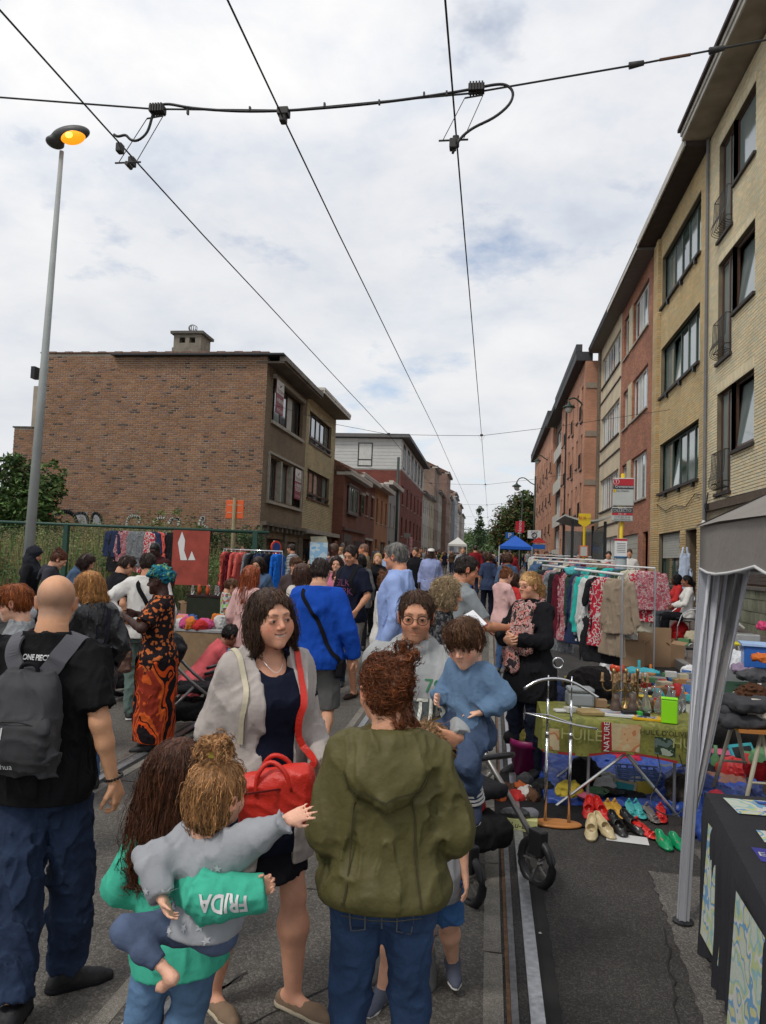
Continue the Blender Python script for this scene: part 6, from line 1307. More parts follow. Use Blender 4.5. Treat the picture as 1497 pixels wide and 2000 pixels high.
# things on the table
o = obj1('picture_frame',MB().box(-.19,.19,-.10,.10,0,.016),WPL,'white framed picture lying flat on the green cloth','picture',onT(1190,1398)+Vector((0,.08,.0)),-.12);MB().box(-.155,.155,-.07,.07,.0165,.018).build('picture',patmat('photo_print',[(.30,.36,.40),(.45,.45,.45),(.35,.2,.18),(.2,.28,.36)],12,'noise',.3),o)
o = obj1('picture_frame',MB().box(-.10,.10,-.065,.065,0,.014),MT('yellow_frame',(.60,.34,.01),.5),'small yellow picture frame lying on the green cloth','picture',onT(1266,1407)+Vector((0,.05,0)),-.15);MB().box(-.07,.07,-.04,.04,.0145,.016).build('picture',patmat('photo2',[(.04,.06,.12),(.4,.42,.45),(.1,.1,.1)],30,'noise',.3),o)
o = obj1('storage_box',MB().box(-.055,.055,-.03,.03,0,.165).box(-.058,.058,-.033,.033,.166,.18),MT('lime_plastic',(.26,.70,.01),.45,.04),'upright lime green plastic box at the right end of the table','box',onT(1311,1415)+Vector((0,.03,0)),-.2,.006)
o = obj1('bread_bin',MB().box(-.10,.10,-.09,.09,0,.11).box(-.103,.103,-.095,.06,.111,.15),MT('grey_plastic',(.24,.26,.27),.4,.05),'grey plastic box with a sloped lid behind the valet stand','box',onT(1132,1365,6.15),.1,.02)
for i,(px,h) in enumerate(((1203,.135),(1236,.15))): p = onT(px,1390,5.95);obj1('vase',MB().lathe([(.03,0),(.045,.03),(.034,.07),(.022,.10),(.030,h)],n=14),MT('brown_ceramic',(.09,.06,.045),.5,.3,30),['brown clay vase, the left of two under the candelabras','brown clay vase, the right of two under the candelabras'][i],'vase',p,smooth=True,group='brown vases')
BRS = MT('brass',(.30,.20,.09),.35,.3,20,metal=.85);GLA = MT('clear_glass',(.62,.66,.64),.06,0,trans=.85,spec=.6)
for i,px in enumerate((1198,1222,1245)):
 p = onT(px,1370,6.12+.04*i);mb = MB();mb.lathe([(.045,0),(.04,.01),(.012,.03),(.010,.12),(.018,.14),(.010,.17),(.010,.27),(.016,.285),(.012,.31)],n=10);cn = tag(mb.build('candelabra',BRS,None,smooth=True),'brass candelabra %s' % ['leftmost of three, above the clay vase','middle of three, tallest','rightmost of three, beside the glassware'][i],'candelabra','brass candelabras');cn.location = p
 for k in range(4):
  t = k*1.57+.5*i;cx,cy = math.cos(t)*.085,math.sin(t)*.05;MB().tube(smoothp([(0,0,.15),(cx*.6,cy*.6,.12),(cx,cy,.16),(cx,cy,.20)],2),.006,5).build('arm',BRS,cn,smooth=True);MB().lathe([(.004,0),(.022,.006),(.012,.014),(.012,.04),(.010,.075)],(cx,cy,.20),8).build('candle_cup',MT('old_gold',(.24,.14,.06),.5,.3,40),cn,smooth=True)
for i in range(9): p = onT(1262+i*9,1372-i*1.5,6.05+.06*(i % 3));k = i % 3;obj1(['carafe','glass','bottle'][k],MB().lathe([[(.035,0),(.045,.02),(.03,.09),(.012,.14),(.016,.18)],[(.022,0),(.025,.09),(.026,.10)],[(.025,0),(.026,.11),(.01,.15),(.01,.20)]][k],n=12),GLA,'clear glass %s behind the lime green box, %s piece of the glassware' % (['carafe','tumbler','bottle'][k],ORD[i]),'glassware',p,smooth=True,group='glassware on the table')
misc = [('book',1096,1388,(.05,.035,.008),WPL,'small white booklet by the left edge of the table'),('book',1115,1392,(.045,.03,.02),F((.45,.44,.4)),'pale folded leaflets beside the white booklet'),('plate',1150,1378,(.09,.09,.012),F((.30,.22,.10)),'patterned oval plate leaning behind the picture'),('soap_box',1255,1385,(.035,.025,.02),MT('green_card',(.05,.40,.06),.5),'small bright green box in the middle of the table'),('toy',1285,1372,(.025,.02,.05),MT('red_plastic',(.50,.03,.02),.4),'small red plastic toy behind the lime box'),('handset',1258,1380,(.02,.06,.02),BLK2,'black handset standing by the green box'),('tray',1275,1350,(.10,.05,.01),F((.22,.26,.14)),'greenish picture tray near the pole'),('wood_toy',1275,1360,(.03,.05,.04),WOOD,'orange wooden toy behind the lime box'),('box',1228,1398,(.05,.03,.02),BLK2,'black gadget lying behind the yellow frame'),('box',1173,1345,(.05,.04,.03),CARD,'small kraft box at the back of the table')]
for nm_,px,py,h,m,lab in misc: obj1(nm_,MB().box(-h[0],h[0],-h[1],h[1],0,h[2]*2),m,lab,nm_.replace('_',' '),onT(px,py,5.85+.3*(py < 1375)),px % 3*.3,.003)
# --- valet stand
p = ground(1089,1612);vst = thing('valet_stand','chrome valet stand with an oval beech base','valet stand',p,.05);s = S();s.ell((0,0,.012),(.165,.085,.022));s.plane((0,0,.024),(0,0,1));s.plane((0,0,0),(0,0,-1));sdfobj('base',s,.006,WOOD,vst)
for x in (-.082,.075): mb = MB();mb.cyl((x,0,.02),(x,0,.60),.011,.011,10).cyl((x,0,.60),(x,0,.84),.0085,.0085,10).cyl((x,0,.58),(x,0,.62),.013,.013,10).cyl((x,0,.84),(x,0,1.0),.005,.005,8);mb.build('pole',CHR,vst,smooth=True)
MB().tube(smoothp([(-.25,-.02,.90),(-.16,-.01,.965),(-.03,0,.985),(.10,0,.96),(.22,-.01,.885),(.25,-.02,.87)]),.010,8).build('hanger',CHR,vst,smooth=True);MB().tube([(-.25,-.03,.74),(-.08,-.02,.735),(.10,-.02,.68),(.24,-.03,.665),(.24,-.07,.67),(.09,-.08,.69),(-.22,-.07,.745)],.006,6,closed=True).build('trouser_bar',CHR,vst,smooth=True)
MB().tube([(-.02+.035*math.cos(t),0,1.085+.035*math.sin(t)) for t in np.linspace(0,2*PI,17)[:-1]],.007,6,closed=True).build('ring',CHR,vst,smooth=True);MB().cyl((-.02,0,.99),(-.02,0,1.05),.005,.005,6).build('stem',CHR,vst)
# --- shoes set out on the road
def shoe(label,px,py,m,rz,k='heel',inner=(.30,.22,.15),L=.23):
 p = ground(px,py);s = S();h = {'heel': .055,'flat': .006,'sandal': .04}[k]
 P = [(-.10,h+.0),(-.05,h*.9),(.0,h*.35),(.05,.006),(.10,.004)]
 for (a,za),(b,zb) in zip(P[:-1],P[1:]): s.cone((0,a,za+.012),(0,b,zb+.012),.030 if a < 0 else .036,.032 if b < .06 else .03,k=.02,flat=((0,0,1),.30))
 if k != 'sandal':
  for a,b,za,w in ((-.105,-.02,h+.030,.028),(-.02,.05,h*.35+.028,.034)): s.cone((0,a,za),(0,b,za-.01-(h*.3 if a < -.05 else 0)),w,w+.003,k=.02)
  s.cone((0,.05,.022),(0,.105,.014),.036,.026,k=.02);s.ell((0,-.040,h+.060),(.029,.078,.050),R=rotm(0,-20 if k == 'heel' else 0),k=.004,op='s');s.ell((0,.035,.052),(.030,.050,.030),k=.004,op='s')
 else:
  for y_ in (-.09,.045,.085): s.cone((-.033,y_,h*.6*(y_ < 0)+.015),(0,y_+.01,h*(y_ < 0)+.048),.006,k=.01).cone((.033,y_,h*.6*(y_ < 0)+.015),(0,y_+.01,h*(y_ < 0)+.048),.006,k=.01)
 if k != 'flat': s.cone((0,-.095,h+.01),(0,-.100,0.004),.012,.006 if k == 'heel' else .016,k=.01)
 s.plane((0,0,0),(0,0,-1));o = sdfobj('shoe',s,.004,m,None);o.location = p;o.rotation_euler = (0,0,rz);tag(o,label,'shoe','second hand shoes set out on the road')
 q = MB();q.add([(.026*math.cos(t),-.03+.075*math.sin(t),h*(.5-.5*math.sin(t))+.016) for t in np.linspace(0,2*PI,15)[:-1]],[tuple(range(14))]);q.build('insole',MT('insole',inner,.7,.15,30),o);return o
def gl(c): return MT('patent_leather',c,.3,.08,20,spec=.6)
RDs,CRs,BKs,GNs,TLs,YLs = gl((.55,.02,.015)),gl((.52,.42,.24)),gl((.012,.012,.012)),gl((.005,.26,.10)),gl((.06,.38,.38)),gl((.55,.30,.03))
for a in (('red high heel, the left one behind the cream pair',1150,1592,RDs,3.0),('red high heel, the right one behind the cream pair',1174,1594,RDs,3.3),('cream peep toe shoe, the left of the pair in front',1155,1632,CRs,3.0),('cream peep toe shoe, the right of the pair in front',1180,1628,CRs,3.45),('black pump, the left of the pair',1206,1624,BKs,3.35),('black pump, the right of the pair',1236,1622,BKs,3.55)): shoe(*a)
for a in (('yellow strappy sandal, left of the pair behind the black pumps',1192,1592,YLs,3.2),('yellow strappy sandal, right of the pair behind the black pumps',1208,1592,YLs,3.3),('turquoise sandal, the left one',1232,1592,TLs,3.1),('turquoise sandal, the right one',1248,1592,TLs,3.2),('red sandal lying in front, between black and green shoes',1258,1630,RDs,3.6),('red sandal with silver heel behind the green flats',1292,1600,RDs,3.0),('grey patterned sandal behind the red sandal',1272,1600,gl((.15,.13,.12)),3.3)): shoe(*a,k='sandal')
shoe('bright green ballerina with a price tag, the left one',1296,1650,GNs,3.2,'flat',(.35,.22,.15));shoe('bright green ballerina, the right one beside the gazebo leg',1327,1655,GNs,3.3,'flat',(.35,.22,.15));p = ground(1297,1654);obj1('price_tag',MB().box(-.02,.02,-.04,.04,0,.001),WPL,'white price slip lying inside the left green ballerina','price tag',p+Vector((0,-.01,.022)),.1)
p = ground(1225,1640);obj1('paper',MB().box(-.13,.13,-.07,.07,.005,.0065),WPL,'white sheet of paper under the black pumps','paper',p,-.1)
shoe('dark brown shoe at the right end next to the gazebo leg',1345,1625,gl((.04,.025,.02)),3.1,'flat');
# --- bucket, shoe box, tarp, bags
p = ground(1032,1512);bu = thing('bucket','large magenta tub filled with hats and bags','tub',p);MAG = MT('magenta_plastic',(.22,.008,.085),.4,.06);MB().lathe([(.115,0),(.155,.24),(.165,.24),(.168,.30),(.158,.30),(.150,.25),(.11,.03)],n=28).build('tub',MAG,bu,smooth=True)
lump('hat','crumpled olive green hat on top of the magenta tub','hat',p+Vector((0,0,.26)),(.10,.09,.07),F((.22,.19,.05)),3,.016);lump('bag','dark brown bag at the back of the magenta tub','bag',p+Vector((.02,.08,.28)),(.11,.07,.09),F((.05,.028,.02)),4,.012);lump('scarf','black cloth hanging over the left rim of the magenta tub','scarf',p+Vector((-.13,.02,.25)),(.07,.06,.06),F((.012,.012,.014)),5,.012)
obj1('ground_sheet',MB().box(.08,1.0,5.25,6.4,.008,.012),F((.012,.012,.013)),'black ground sheet under the goods by the rail','sheet')
s = S();s.box((1.25,6.55,.01),(.80,.85,.035),.02,k=.02);s.ell((1.55,6.0,.08),(.22,.30,.15),k=.1);s.box((2.2,6.1,.02),(.8,.9,.05),.03,k=.05);s.ell((2.3,5.9,.08),(.5,.3,.12),k=.1);s.fold = [folds(.030,(7,7,7),4,fine=.6)];tag(sdfobj('tarp',s,.018,MT('tarp_blue',(.022,.06,.27),.42,.12,8,.4,25),None),'blue plastic tarp spread under and behind the folding table','tarp')
p = ground(1015,1618);bx = obj1('shoe_box',MB().box(-.115,.115,-.06,.06,0,.075),MT('pale_yellow_card',(.50,.50,.22),.7,.05),'pale yellow shoe box with handwriting by the stroller','box',p,-.05);text_on(None,bx,'Lu-Lu',(.0,-.06,.038),(1,0,0),(0,0,1),.055,BLK2,None,.002,shear=.3);lump('shoe','black shoe lying on the pale yellow shoe box','shoe',p+Vector((-.03,.0,.075)),(.10,.035,.03),BKs,2,.004)
for a in (('grey patterned sneaker on the pale yellow box',.05,.02,(.06,.03,.03),(.15,.15,.17)),): lump('shoe',a[0],'shoe',p+Vector((a[1],a[2],.075)),a[3],F(a[4]),6,.006)
G_ = [('orange',(.50,.12,.04)),('white',(.5,.48,.45)),('brown',(.10,.05,.03)),('black',(.012,.012,.014)),('red',(.40,.03,.03))];heap('%s shoe or belt in the pile between stroller and tub, %s',968,1052,1560,.05,G_,'belt',9,seed=2,group='belts and shoes on the black sheet')
for lab,px,py,r,c in (('black wound belts in a bowl shape beside the valet pole',1058,1548,(.09,.09,.06),(.012,.014,.015)),('large black leather handbag under the table',1140,1545,(.13,.10,.17),(.012,.012,.013)),('pale grey round hat under the table',1190,1535,(.11,.10,.06),(.20,.20,.17)),('dark cap in front of the grey hat',1190,1560,(.10,.07,.05),(.05,.045,.035)),('grey open box by the magenta tub',1027,1530,(.06,.05,.05),(.10,.10,.10)),('beige crumpled cloth hanging under the tabletop',1163,1480,(.14,.10,.05),(.42,.36,.26)),('crimson cushion under the tabletop',1225,1490,(.12,.10,.06),(.42,.02,.06)),('dark tangle of cables under the table',1230,1565,(.12,.08,.05),(.02,.02,.025)),('grey clothes wrapped in clear plastic',1320,1512,(.17,.09,.05),(.12,.13,.14)),('black bag right of the wrapped clothes',1375,1525,(.20,.12,.09),(.012,.012,.014)),('brown handbag on the tarp by the black table',1420,1540,(.18,.12,.07),(.20,.10,.075)),('dark shoe bag behind the gazebo leg',1340,1580,(.14,.14,.16),(.035,.028,.022))): lump('bag' if 'bag' in lab or 'belts' in lab else 'hat' if 'hat' in lab or 'cap' in lab else 'cloth',lab,'bag' if 'bag' in lab else 'hat' if 'hat' in lab or ' cap ' in lab else 'clothes',ground(px,py),r,F(c,.6),px,.012)
cb_ = thing('laundry_basket','light blue plastic basket under the folding table','basket',ground(1245,1552));LB = MT('basket_blue',(.16,.25,.50),.4,.05)
for i in range(7):
 z = .02+i*.03;w = .13+.006*i;MB().tube([(-w,-.09,z),(w,-.09,z),(w,.09,z),(-w,.09,z)],.007,5,closed=True).build('band',LB,cb_)
for i in range(22): t = i/22*4;k = int(t);f_ = t-k;c = [(-.14,-.09),(.14,-.09),(.14,.09),(-.14,.09),(-.14,-.09)];x = c[k][0]+(c[k+1][0]-c[k][0])*f_;y = c[k][1]+(c[k+1][1]-c[k][1])*f_;MB().box(x-.006,x+.006,y-.003,y+.003,.01,.20).build('rib',LB,cb_)
cbl = thing('cable','loose black cable hanging from the folding table','cable');MB().tube(smoothp([(1.2,5.64,.5),(1.25,5.55,.3),(1.1,5.5,.12),(1.3,5.4,.05),(1.42,5.5,.2),(1.36,5.6,.45)]),.004,5).build('wire',BLK2,cbl)
# --- trestle table with folded clothes at right
tr = thing('trestle_table','wooden board on pale metal trestles piled with clothes','table');z = .74;ya_,yb_ = 5.15,5.85;MB().box(1.62,3.3,ya_,yb_,z-.02,z).build('tabletop',WOOD,tr);TRM = MT('trestle_paint',(.40,.37,.28),.5,.1,8)
for x in (1.78,3.1):
 t = MB()
 for y_ in (ya_+.08,yb_-.08):
  for d_ in (-.17,.17): MB().cyl((x,y_,z-.03),(x+d_,y_+(-.06 if y_ < 5.5 else .06),0),.014,.014,8).build('leg',TRM,tr,smooth=True)
  t.cyl((x-.08,y_-.03,z*.54),(x+.08,y_-.03,z*.54),.009,.009,6)
 t.build('brace',TRM,tr)
G2 = [('dark grey',(.05,.05,.055)),('rust',(.22,.05,.03)),('salmon',(.45,.15,.12)),('white floral',(.5,.45,.38)),('black',(.015,.015,.016)),('mauve',(.22,.16,.22)),('brown',(.10,.04,.02))];rg = random.Random(8)
for i in range(18):
 x = 1.70+.14*(i % 7)+rg.uniform(-.04,.04);L = i//7;c = G2[(i*3) % 7];s = S();w = rg.uniform(.10,.16);s.box((0,0,.03),(w,.16,.028),.022);s.box((.01,.01,.055),(w*.95,.15,.02),.018,k=.004);s.fold = [folds(.014,(12,12,14),i)];o = sdfobj('folded_garment',s,.011,F(c[1]),None);o.location = (x,5.35+rg.uniform(-.04,.2),z+.055*L);o.rotation_euler = (0,0,rg.uniform(-.4,.4));tag(o,'%s folded garment, %s layer on the trestle table, %s along it' % (c[0],['bottom','middle','top'][L],['first','second','third','fourth','fifth','sixth','seventh'][i % 7]),'clothes','folded clothes on the trestle table')
lump('fur_hat','brown fur bundle on the trestle table','clothes',(1.80,5.45,z+.03),(.13,.12,.14),F((.07,.03,.015)),5,.02,fs=(40,40,40));obj1('crate',MB().box(-.11,.11,-.1,.1,0,.16),F((.03,.03,.032)),'dark box of gadgets at the left end of the trestle table','box',(1.68,5.5,z+.001),.1,.01)
def carton(label,p,w,d,h,rz=0,open_=False,m=CARD,flaps=True):
 r = thing('cardboard_box',label,'box',p,rz);t = .006;mb = MB();mb.box(-w,w,-d,-d+t,0,h).box(-w,w,d-t,d,0,h).box(-w,-w+t,-d+t+.001,d-t-.001,0,h).box(w-t,w,-d+t+.001,d-t-.001,0,h).box(-w+t+.001,w-t-.001,-d+t+.001,d-t-.001,0,t);mb.build('body',m,r)
 for s_ in (-1,1): MB().add([(s_*w,-d,h),(s_*w,d,h),(s_*(w+.07),d,h+.05),(s_*(w+.07),-d,h+.05)],[(0,1,2,3)]).build('flap',m,r) if open_ else None
 if not open_: MB().box(-w,w,-d,d,h+.001,h+.007).build('lid',m,r)
 return r
c_ = carton('banana box with round hand holes under the trestle table',(2.35,5.65,0),.34,.22,.34)
for x in (-.15,.12): MB().cyl((x,-.222,.22),(x,-.2215,.22),.03,.03,12).build('hand_hole',BLK2,c_)
lump('jacket','bright red jacket on the banana box','clothes',(2.0,5.55,.36),(.22,.12,.05),F((.40,.015,.02)),8,.02);lump('strap','yellow ribbon lying over the banana box','ribbon',(2.45,5.5,.35),(.30,.02,.02),F((.55,.30,.03)),9,.004);lump('jacket','dark shoes and jacket under the trestle table','clothes',(1.9,5.3,0),(.22,.12,.14),F((.02,.02,.022)),18,.02);lump('shoe_bag','red and white sports shoe on the tarp','shoe',(1.62,5.6,.12),(.06,.13,.06),F((.35,.03,.05)),19,.01)
# --- further stalls on the right: floor goods beyond the table
def boxrow(name,labf,px0,px1,py,cols,h,n,seed,cat,group,zz=0):
 rg = random.Random(seed)
 for i in range(n):
  px = px0+(px1-px0)*i/n;p = ground(px,py+rg.uniform(-14,10),zz);w = rg.uniform(.5,1.)*h;c = cols[(i*5+seed) % len(cols)];obj1(name,MB().box(-w,w,-w*.7,w*.7,0,h*rg.uniform(.3,1.1)),F(c[1],.5),labf % (c[0],ORD[i]),cat,p,rg.uniform(-.6,.6),.004,group=group)
ORD = ['leftmost','second','third','fourth','fifth','sixth','seventh','eighth','ninth','tenth','eleventh','twelfth','thirteenth','fourteenth','fifteenth','sixteenth']
BC = [('white',(.5,.5,.48)),('cream',(.45,.40,.28)),('green',(.10,.22,.10)),('wooden',(.35,.18,.08)),('red',(.4,.03,.03)),('blue',(.05,.12,.32)),('grey',(.2,.2,.2))]
tb2 = thing('low_table','low table behind the folding table covered with books and boxes','table');MB().box(1.55,3.0,7.3,8.7,.40,.43).build('tabletop',F((.30,.30,.24)),tb2);[MB().box(x,x+.04,y,y+.04,0,.40).build('leg',ALU,tb2) for x in (1.6,2.9) for y in (7.35,8.6)]
boxrow('book','%s book or box, %s in the row on the low table',1262,1360,1352,BC,.09,14,4,'book','books on the low table',.43);boxrow('book','%s book or box, %s in the far row on the low table',1255,1350,1332,BC,.08,12,7,'book','books on the low table',.43)
mat_ = obj1('carpet',MB().box(2.2,3.6,9.3,11.2,.10,.112),F((.02,.05,.03)),'dark green carpet laid on the pavement edge','carpet');mat_.location.z = .16
carton('tall brown cardboard box standing on the pavement with faded print',ground(1278,1302),.26,.02,.62,.1);carton('open cardboard box with black contents beside the tall one',ground(1310,1300),.14,.16,.34,.5,True);carton('cardboard box behind the small toy table',ground(1236,1300),.18,.2,.40,-.2,True)
st = thing('side_table','small grey folding table stacked with toy boxes','table',ground(1228,1292));MB().box(-.28,.28,-.2,.2,.50,.53).build('tabletop',F((.10,.11,.12)),st);[MB().cyl((x,y,0),(x,y,.50),.014,.014,6).build('leg',BLK2,st) for x in (-.22,.22) for y in (-.15,.15)]
q0 = st.location
for i,(c,w,nm_) in enumerate((((.35,.12,.28),.055,'pink'),((.20,.09,.32),.05,'purple'),((.02,.05,.16),.05,'navy'),((.50,.54,.60),.075,'white and blue'))):
 o = obj1('toy_box',MB().box(-w,w,-.05,.05,0,.23),F(c,.35),'%s toy box standing on the small grey table' % nm_,'box',q0+Vector((-.21+.125*i+(.02 if i == 3 else 0),-.08,.532)),.05)
 if i > 1:
  for k in range(3): MB().cyl((0,-.052,.05+.06*k),(0,-.0505,.05+.06*k),.022,.022,12).build('round_print',F((.05,.14,.45) if i == 3 else (.1,.4,.6),.4),o)
s = S();s.ell((0,0,.06),(.11,.07,.06)).ell((-.10,0,.075),(.04,.045,.045)).cone((-.11,.03,.11),(-.12,.035,.135),.014,.004).cone((-.11,-.03,.11),(-.12,-.035,.135),.014,.004).cone((-.05,0,0),(-.05,0,.04),.02).cone((.06,0,0),(.06,0,.04),.02);o = sdfobj('piggy_bank',s,.008,MT('orange_plastic',(.65,.20,.08),.4),None);o.location = q0+Vector((0,0,.775));tag(o,'orange piggy bank on top of the toy boxes','piggy bank');obj1('toy',MB().box(-.05,.05,-.04,.04,0,.11),F((.55,.04,.02),.4),'red toy block standing left of the piggy bank','toy',q0+Vector((-.2,0,.765)),.3)
o = obj1('teapot',MB().lathe([(.03,0),(.085,.04),(.10,.09),(.07,.135),(.02,.15),(.012,.165)],n=18),MT('orange_enamel',(.60,.06,.015),.3),'shiny orange red round pot on the stall','pot',ground(1206,1318,.3),smooth=True);lump('towel','folded turquoise towel on the stall behind the glassware','towel',ground(1256,1318,.25),(.20,.12,.05),F((.06,.32,.38)),6,.014);lump('towel','dark blue folded towel under the turquoise one','towel',ground(1256,1326,.2),(.22,.13,.05),F((.03,.06,.12)),7,.014)
fc = thing('folding_trolley','small folded luggage trolley standing on the pavement','trolley',ground(1351,1306));MB().tube(smoothp([(-.07,0,.05),(-.07,0,.36),(0,0,.42),(.07,0,.36),(.07,0,.05)]),.010,6).build('handle',ALU,fc);[MB().cyl((x,-.02,.05),(x,.02,.05),.05,.05,14).build('wheel',BLK2,fc) for x in (-.09,.09)];MB().box(-.09,.09,-.02,.02,.30,.34).build('crossbar',BLK2,fc)
ys = thing('stool','small stool with yellow seat and chrome legs','stool',ground(1430,1312));MB().lathe([(.15,.40),(.16,.42),(.15,.44)],n=20).build('seat',MT('stool_yellow',(.60,.50,.02),.4),ys,smooth=True);[MB().cyl((.10*math.cos(t),.10*math.sin(t),.40),(.17*math.cos(t),.17*math.sin(t),0),.011,.011,6).build('leg',CHR,ys) for t in (.7,2.3,3.9,5.4)]
bb = obj1('storage_bin',MB().box(-.30,.30,-.2,.2,0,.28),MT('bin_blue',(.03,.14,.50),.3,.05,trans=.1),'blue plastic storage bin with a pale lid','storage box',ground(1500,1350)+Vector((0,0,.30)),-.2,.02);MB().box(-.33,.33,-.23,.23,.282,.31).build('lid',MT('lid_blue',(.35,.50,.75),.4),bb)
for lab,px,py,w,z0_ in (('clear plastic bin behind the blue bin',1445,1300,.25,.3),('low clear plastic bin in front of the blue one',1428,1352,.2,.15)): obj1('storage_bin',MB().box(-w,w,-.16,.16,0,.2),MT('clear_plastic',(.6,.62,.63),.15,0,trans=.6),lab,'storage box',ground(px,py)+Vector((0,0,z0_)),.1,.02)
for lab,px,py,r,c,z0_ in (('large white plastic bag full of things',1428,1348,(.26,.2,.2),(.62,.63,.66),.25),('white plastic bag left of the gazebo pole',1352,1352,(.14,.12,.09),(.6,.6,.6),.2),('mauve clothes pile beside the white bag',1462,1372,(.2,.14,.09),(.24,.18,.26),.35),('orange cloth behind the grey pile',1490,1362,(.12,.1,.05),(.55,.14,.03),.45),('grey clothes pile at the right edge',1480,1385,(.24,.14,.09),(.06,.06,.065),.35),('bright pink toy in the clear bin',1490,1288,(.08,.08,.08),(.55,.06,.16),.5),('bright green toy by the blue bin',1468,1335,(.05,.05,.05),(.06,.5,.06),.4)): lump('bag' if 'bag' in lab else 'clothes',lab,'bag' if 'bag' in lab else 'clothes' if 'toy' not in lab else 'toy',ground(px,py)+Vector((0,0,z0_)),r,F(c,.5),px,.02)
tg = thing('ride_on_toy','green and red ride on toy against the block wall','toy',ground(1430,1235));MB().tube(smoothp([(-.3,0,.05),(-.25,0,.25),(0,0,.30),(.25,0,.10)]),.03,8).build('frame',WPL,tg);s = S();s.ell((.0,.1,.32),(.10,.08,.14)).ell((.12,.1,.30),(.08,.07,.12));sdfobj('body',s,.016,MT('toy_green',(.10,.55,.03),.4),tg);MB().cyl((0,.1,.42),(.05,.1,.75),.03,.02,8).build('mast',MT('toy_red',(.5,.03,.03),.4),tg)
# seated pair: folding chairs and bag, old lady's table
def fchair(label,p,rz,m=BLK2):
 c = thing('folding_chair',label,'chair',p,rz,'folding chairs on the pavement');MB().box(-.22,.22,-.2,.22,.44,.46).build('seat',m,c);MB().box(-.22,.22,-.24,-.22,.55,.92).build('backrest',m,c)
 for x in (-.23,.23): MB().tube(smoothp([(x,.22,0),(x,.20,.62),(x,-.2,.64),(x,-.24,.64),(x,-.26,.93)],2),.011,6).build('side_frame',CHR,c);MB().cyl((x,-.22,0),(x,-.2,.62),.011,.011,6).build('leg',CHR,c)
 MB().cyl((-.23,.22,.03),(.23,.22,.03),.010,.010,6).build('crossbar',CHR,c);return c
P = at(1343,1200,15.4);fchair('chrome folding chair under the woman in white',(P.x,15.4,gz(15.4)+.12),math.radians(82));P = at(1322,1200,16.3);fchair('folding chair under the woman in red',(P.x,16.3,gz(16.3)+.12),math.radians(88));P = at(1312,1200,17.4);fchair('empty black folding recliner by the window sill',(P.x,17.4,gz(17.4)+.12),math.radians(75))
P = at(1338,1225,15.2);lump('bag','red shopping bag under the front folding chair','bag',(P.x,15.6,gz(15)+.13),(.18,.14,.24),F((.42,.012,.015),.5),2,.014)
P = at(1238,1170,19);t_ = thing('folding_table','black folding table of the old lady with bags on it','table',(P.x,19,gz(19)+.12));MB().box(-.5,.5,-.3,.3,.66,.69).build('tabletop',BLK2,t_);[MB().cyl((x,y,0),(-x*.8,y,.66),.013,.013,6).build('leg',BLK2,t_) for x in (-.4,.4) for y in (-.25,.25)]
for i,(dx,c,lab) in enumerate(((-.3,(.08,.03,.05),'dark purple bag on the old lady\'s table'),(.15,(.55,.53,.50),'pile of white linen on the old lady\'s table'),(.4,(.5,.5,.48),'white cloth at the right end of the old lady\'s table'))): lump('bag',lab,'bag' if i == 0 else 'linen',t_.location+Vector((dx,0,.695)),(.2,.15,.08),F(c),i,.014)
for i in range(5): P = at(1258+i*9,1180,17.5);obj1('plastic_crate',MB().box(-.1,.1,-.1,.1,0,.32-.03*(i % 2)),F([(.45,.42,.3),(.35,.33,.3),(.2,.22,.26),(.45,.3,.05),(.3,.32,.34)][i]),'%s small crate beside the yellow brick pier' % ORD[i],'crate',(P.x,17.5,gz(17.5)+.12),.2*i,group='crates against the house')
s = S();s.loft([(0,0,0,.24,.05),(.5,0,0,.17,.045),(1.0,0,0,.12,.04),(1.25,0,0,.10,.035)]);s.cone((-.08,0,1.2),(-.05,0,1.42),.015).cone((.08,0,1.2),(.05,0,1.42),.015);s.fold = [folds(.02,(16,16,2),2)];P = at(1338,1100,21.0);o = sdfobj('dress',s,.018,F((.45,.52,.66)),None);o.location = (P.x,21.0,gz(21)+.55);tag(o,'long pale blue dress hanging at the doorway of the yellow house','dress')
# --- clothes rails
gproto = []
for k in range(4):
 s = S();L = [.62,.95,.72,.80][k];s.loft([(-L,0,0,[.20,.26,.22,.20][k],.022),(-L*.5,0,0,[.19,.19,.20,.17][k],.026),(-.16,0,0,.19,.028),(-.06,0,0,.17,.024),(-.02,0,0,.07,.02)],n=2.4,k=.01)
 if k != 3:
  for g in (-1,1): s.cone((g*.17,0,-.09),(g*.235,.01,-.5 if k != 1 else -.3),.045,.04,k=.02,flat=((0,1,0),.5))
 s.fold = [folds(.009,(18,18,1.6),k,fine=.4)];gproto.append(npmesh('garment',[nets(s,.010)],mats=F((.1,.1,.1))))
hang = MB().tube([(-.2,0,-.10),(0,0,-.03),(.2,0,-.10)],.005,4,closed=True).tube(smoothp([(0,0,-.03),(0,0,.0),(.018,0,.02),(0,0,.035),(-.015,0,.02)],2),.0025,4).mesh('hanger',CHR)
GC = [('black',(.014,.014,.016)),('cream',(.48,.44,.34)),('turquoise',(.03,.40,.34)),('navy',(.02,.03,.07)),('rose print',(.40,.12,.14)),('grey',(.18,.18,.19)),('white',(.52,.52,.5)),('beige',(.27,.21,.15)),('red print',(.42,.03,.05)),('dark green',(.03,.06,.04)),('burgundy',(.10,.01,.02)),('denim blue',(.06,.11,.2)),('royal blue',(.01,.12,.5)),('coral',(.55,.10,.08))]
